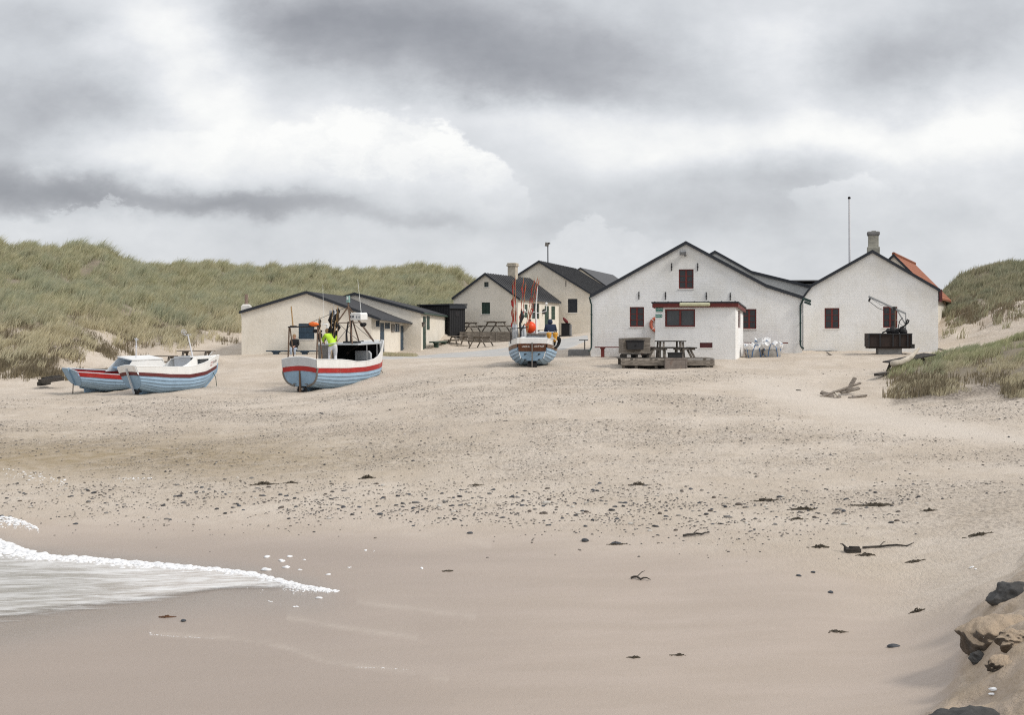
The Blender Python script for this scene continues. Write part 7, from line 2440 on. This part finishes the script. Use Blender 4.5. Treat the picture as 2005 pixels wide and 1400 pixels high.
def person(lab, loc, rotz, J, colors, bulk=1.0, head_yaw=0.0, hood=False):
    """J: joints in metres, own axes: facing -y, x to the figure's left"""
    o = empty('person', lab, 'person', loc, (0, 0, rotz))
    v = {k: Vector(p) for k, p in J.items()}
    b_ = bulk
    pel, wai, che, nec, hed = v['pelvis'], v['waist'], v['chest'], v['neck'], v['head']
    ch = [[(pel, (.125 * b_, .10 * b_)), (wai, (.14 * b_, .11 * b_)), (che, (.17 * b_, .12 * b_)), (nec, .058), (hed - Vector((0, 0, .05)), .078), (hed + Vector((0, 0, .04)), .092), (hed + Vector((0, 0, .10)), .075)]]
    for s_ in ('l', 'r'):
        sg = 1 if s_ == 'l' else -1
        sh, el, wr = v['sh' + s_], v['el' + s_], v['wr' + s_]
        d = (wr - el).normalized()
        pal = wr + d * .07
        ch.append([(che, (.17 * b_, .12 * b_)), (sh, .075 * b_), (sh.lerp(el, .5), .058), (el, .048), (el.lerp(wr, .55), .040), (wr, .028), (pal, .036)])
        side = d.cross(Vector((0, 0, 1)))
        side = side.normalized() if side.length > .1 else Vector((1, 0, 0))
        curl = Vector((0, 0, -1)) if abs(d.z) < .8 else Vector((0, -1, 0))
        for f_, (off, ln) in enumerate(((-.030, .07), (-.011, .085), (.009, .08), (.028, .06))):
            a0 = pal + side * off * .7 + d * .02
            ch.append([(pal, .036), (a0 + d * .015, .011), (a0 + d * (ln * .5) + curl * .008, .0095), (a0 + d * (ln * .8) + curl * .03, .008), (a0 + d * ln * .85 + curl * .05, .007)])
        t0 = wr + d * .025
        ch.append([(wr, .028), (t0 + side * sg * .030, .012), (t0 + side * sg * .05 + d * .03, .010), (t0 + side * sg * .05 + d * .055 + curl * .015, .009)])
        hp, kn, an, to = v['hip' + s_], v['kn' + s_], v['an' + s_], v['toe' + s_]
        ch.append([(pel, (.125 * b_, .10 * b_)), (hp, .085 * b_), (hp.lerp(kn, .5), .078 * b_), (kn, .058), (kn.lerp(an, .35), .058), (an, .038), (to, .036)])
    # nose
    fd = Vector((math.sin(head_yaw), -math.cos(head_yaw), 0))
    skin_obj('person_body', ch, M['skin'], o, 2).name = 'body'
    # face details
    mb = MB()
    sdv = Vector((fd.y, -fd.x, 0))
    for s_ in (1, -1): mb.sphere(hed + fd * .082 + sdv * .032 * s_ + Vector((0, 0, .03)), .012, 7, 5)
    mb.build('eyes', M['eye'], o)
    mb = MB(); mb.sphere(hed + fd * .098 + Vector((0, 0, .0)), (.016, .016, .026), 7, 5)
    for s_ in (1, -1): mb.sphere(hed + sdv * .09 * s_ + Vector((0, 0, .015)), (.018, .022, .034), 7, 5)
    mb.build('face', M['skin'], o)
    mb = MB(); mb.sphere(hed + fd * .084 + Vector((0, 0, -.045)), (.024, .012, .007), 7, 4, (0, 0, head_yaw)); mb.build('mouth', M['maroon_paint'], o)
    if colors.get('hair') is not None:
        mb = MB(); mb.sphere(hed - fd * .022 + Vector((0, 0, .055)), (.108, .108, .105), 12, 9); mb.sphere(hed - fd * .05 + Vector((0, 0, -.02)), (.095, .08, .10), 10, 8); mb.build('hair', colors['hair'], o, smooth=True)
    up = [[(wai - (wai - pel) * 1.05, (.205 * b_, .18 * b_)), (pel.lerp(wai, .5), (.195 * b_, .17 * b_)), (wai, (.18 * b_, .14 * b_)), (che, (.195 * b_, .15 * b_)), (nec - (nec - che) * .15, .085)]]
    for s_ in ('l', 'r'):
        sh, el, wr = v['sh' + s_], v['el' + s_], v['wr' + s_]
        up.append([(che, (.195 * b_, .15 * b_)), (sh, .095 * b_), (sh.lerp(el, .5), .078 * b_), (el, .066), (el.lerp(wr, .6), .056), (wr - (wr - el) * .06, .048)])
    skin_obj('jacket', up, colors['jacket'], o, 2)
    if hood:
        skin_obj('hood', [[(nec, .11), (hed - fd * .02, .135), (hed - fd * .02 + Vector((0, 0, .10)), .11), (hed - fd * .02 + Vector((0, 0, .15)), .05)]], colors['jacket'], o, 2)
    tr = [[(pel.lerp(wai, .45), (.178 * b_, .152 * b_)), (pel, (.178 * b_, .155 * b_))]]
    for s_ in ('l', 'r'):
        hp, kn, an = v['hip' + s_], v['kn' + s_], v['an' + s_]
        tr.append([(pel, (.165 * b_, .14 * b_)), (hp, .11 * b_), (hp.lerp(kn, .5), .095 * b_), (kn, .078), (kn.lerp(an, .5), .07), (an + (kn - an) * .1, .062)])
    skin_obj('trousers', tr, colors['trousers'], o, 2)
    for s_ in ('l', 'r'):
        an, to = v['an' + s_], v['toe' + s_]
        mb = MB(); d = to - an; d.z = 0
        c = an.lerp(to, .4)
        mb.sphere((c.x, c.y, to.z + .01), (.05, .14, .05), 10, 7, (0, 0, math.atan2(d.x, -d.y))); mb.build('shoe', M['shoe'], o, smooth=True)
    return o


# woman on the blue bench, turned to look along the hut
A, B = BENCH1
sp = A.lerp(B, (577 - 522) / (632 - 522))
zs = (A.z + B.z) / 2 + .05
SIT = dict(pelvis=(0, 0, .10), waist=(0, .02, .30), chest=(0, .0, .50), neck=(0, -.01, .66), head=(.0, -.03, .79), shl=(.19, 0, .58), shr=(-.19, 0, .58), ell=(.25, -.06, .32), elr=(-.24, -.05, .32), wrl=(.06, -.26, .24), wrr=(-.05, -.26, .24),
           hipl=(.10, -.02, .09), hipr=(-.10, -.02, .09), knl=(.12, -.44, .09), knr=(-.11, -.44, .09), anl=(.12, -.46, -.35), anr=(-.1, -.44, -.35), toel=(.13, -.62, -.40), toer=(-.1, -.6, -.40))
person('person in black jacket and pale trousers sitting on the blue bench, looking right', Vector((sp.x, sp.y, zs)), HUT1.a, SIT, dict(jacket=M['black_jacket'], trousers=M['pale_trousers'], hair=M['hair']), 1.05, .9)

# figure in yellow working over the stern deck
mw = Matrix.Translation(b3.location) @ b3.rotation_euler.to_matrix().to_4x4()
pp = mw @ Vector((1.35, -.02, 1.25))
pp = P(650, 699, pp.y); 
LEAN = dict(pelvis=(0, 0, .42), waist=(.05, -.04, .62), chest=(.12, -.14, .82), neck=(.17, -.24, .97), head=(.20, -.34, 1.06), shl=(.31, -.16, .90), shr=(-.07, -.18, .90), ell=(.42, -.34, .72), elr=(-.20, -.30, .70), wrl=(.34, -.54, .60), wrr=(-.10, -.50, .52),
            hipl=(.10, 0, .40), hipr=(-.10, 0, .40), knl=(.13, -.12, .0), knr=(-.12, -.1, .0), anl=(.14, .0, -.42), anr=(-.12, .04, -.42), toel=(.15, -.16, -.46), toer=(-.13, -.12, -.46))
o = person('person in high-visibility yellow jacket and white trousers bending among the marker flags', Vector((pp.x, pp.y + .35, pp.z + .06)), R(-165), LEAN, dict(jacket=M['hivis'], trousers=M['white_trousers'], hair=M['hair']), 1.12, 0)
mb = MB(); mb.torus((.03, -.01, .54), .20, .025, (0, .2, 0), 18, 6); mb.build('reflective_band', M['hivis_band'], o)

# figure in navy seated at the far rail, back to the camera
mw = Matrix.Translation(b4.location) @ b4.rotation_euler.to_matrix().to_4x4()
pz = mw @ Vector((4.5, -.75, 1.32))
q = P(1078, 662, pz.y)
SIT2 = {k: (x, y, z) for k, (x, y, z) in SIT.items()}
SIT2.update(neck=(0, -.04, .66), head=(0.02, -.09, .77), wrl=(.14, -.30, .22), wrr=(-.14, -.30, .22))
person('person in dark navy hooded jacket sitting aboard with back turned', Vector((q.x, pz.y, q.z - .02)), R(180), SIT2, dict(jacket=M['navy'], trousers=M['black_jacket'], hair=None), 1.22, 0, True)
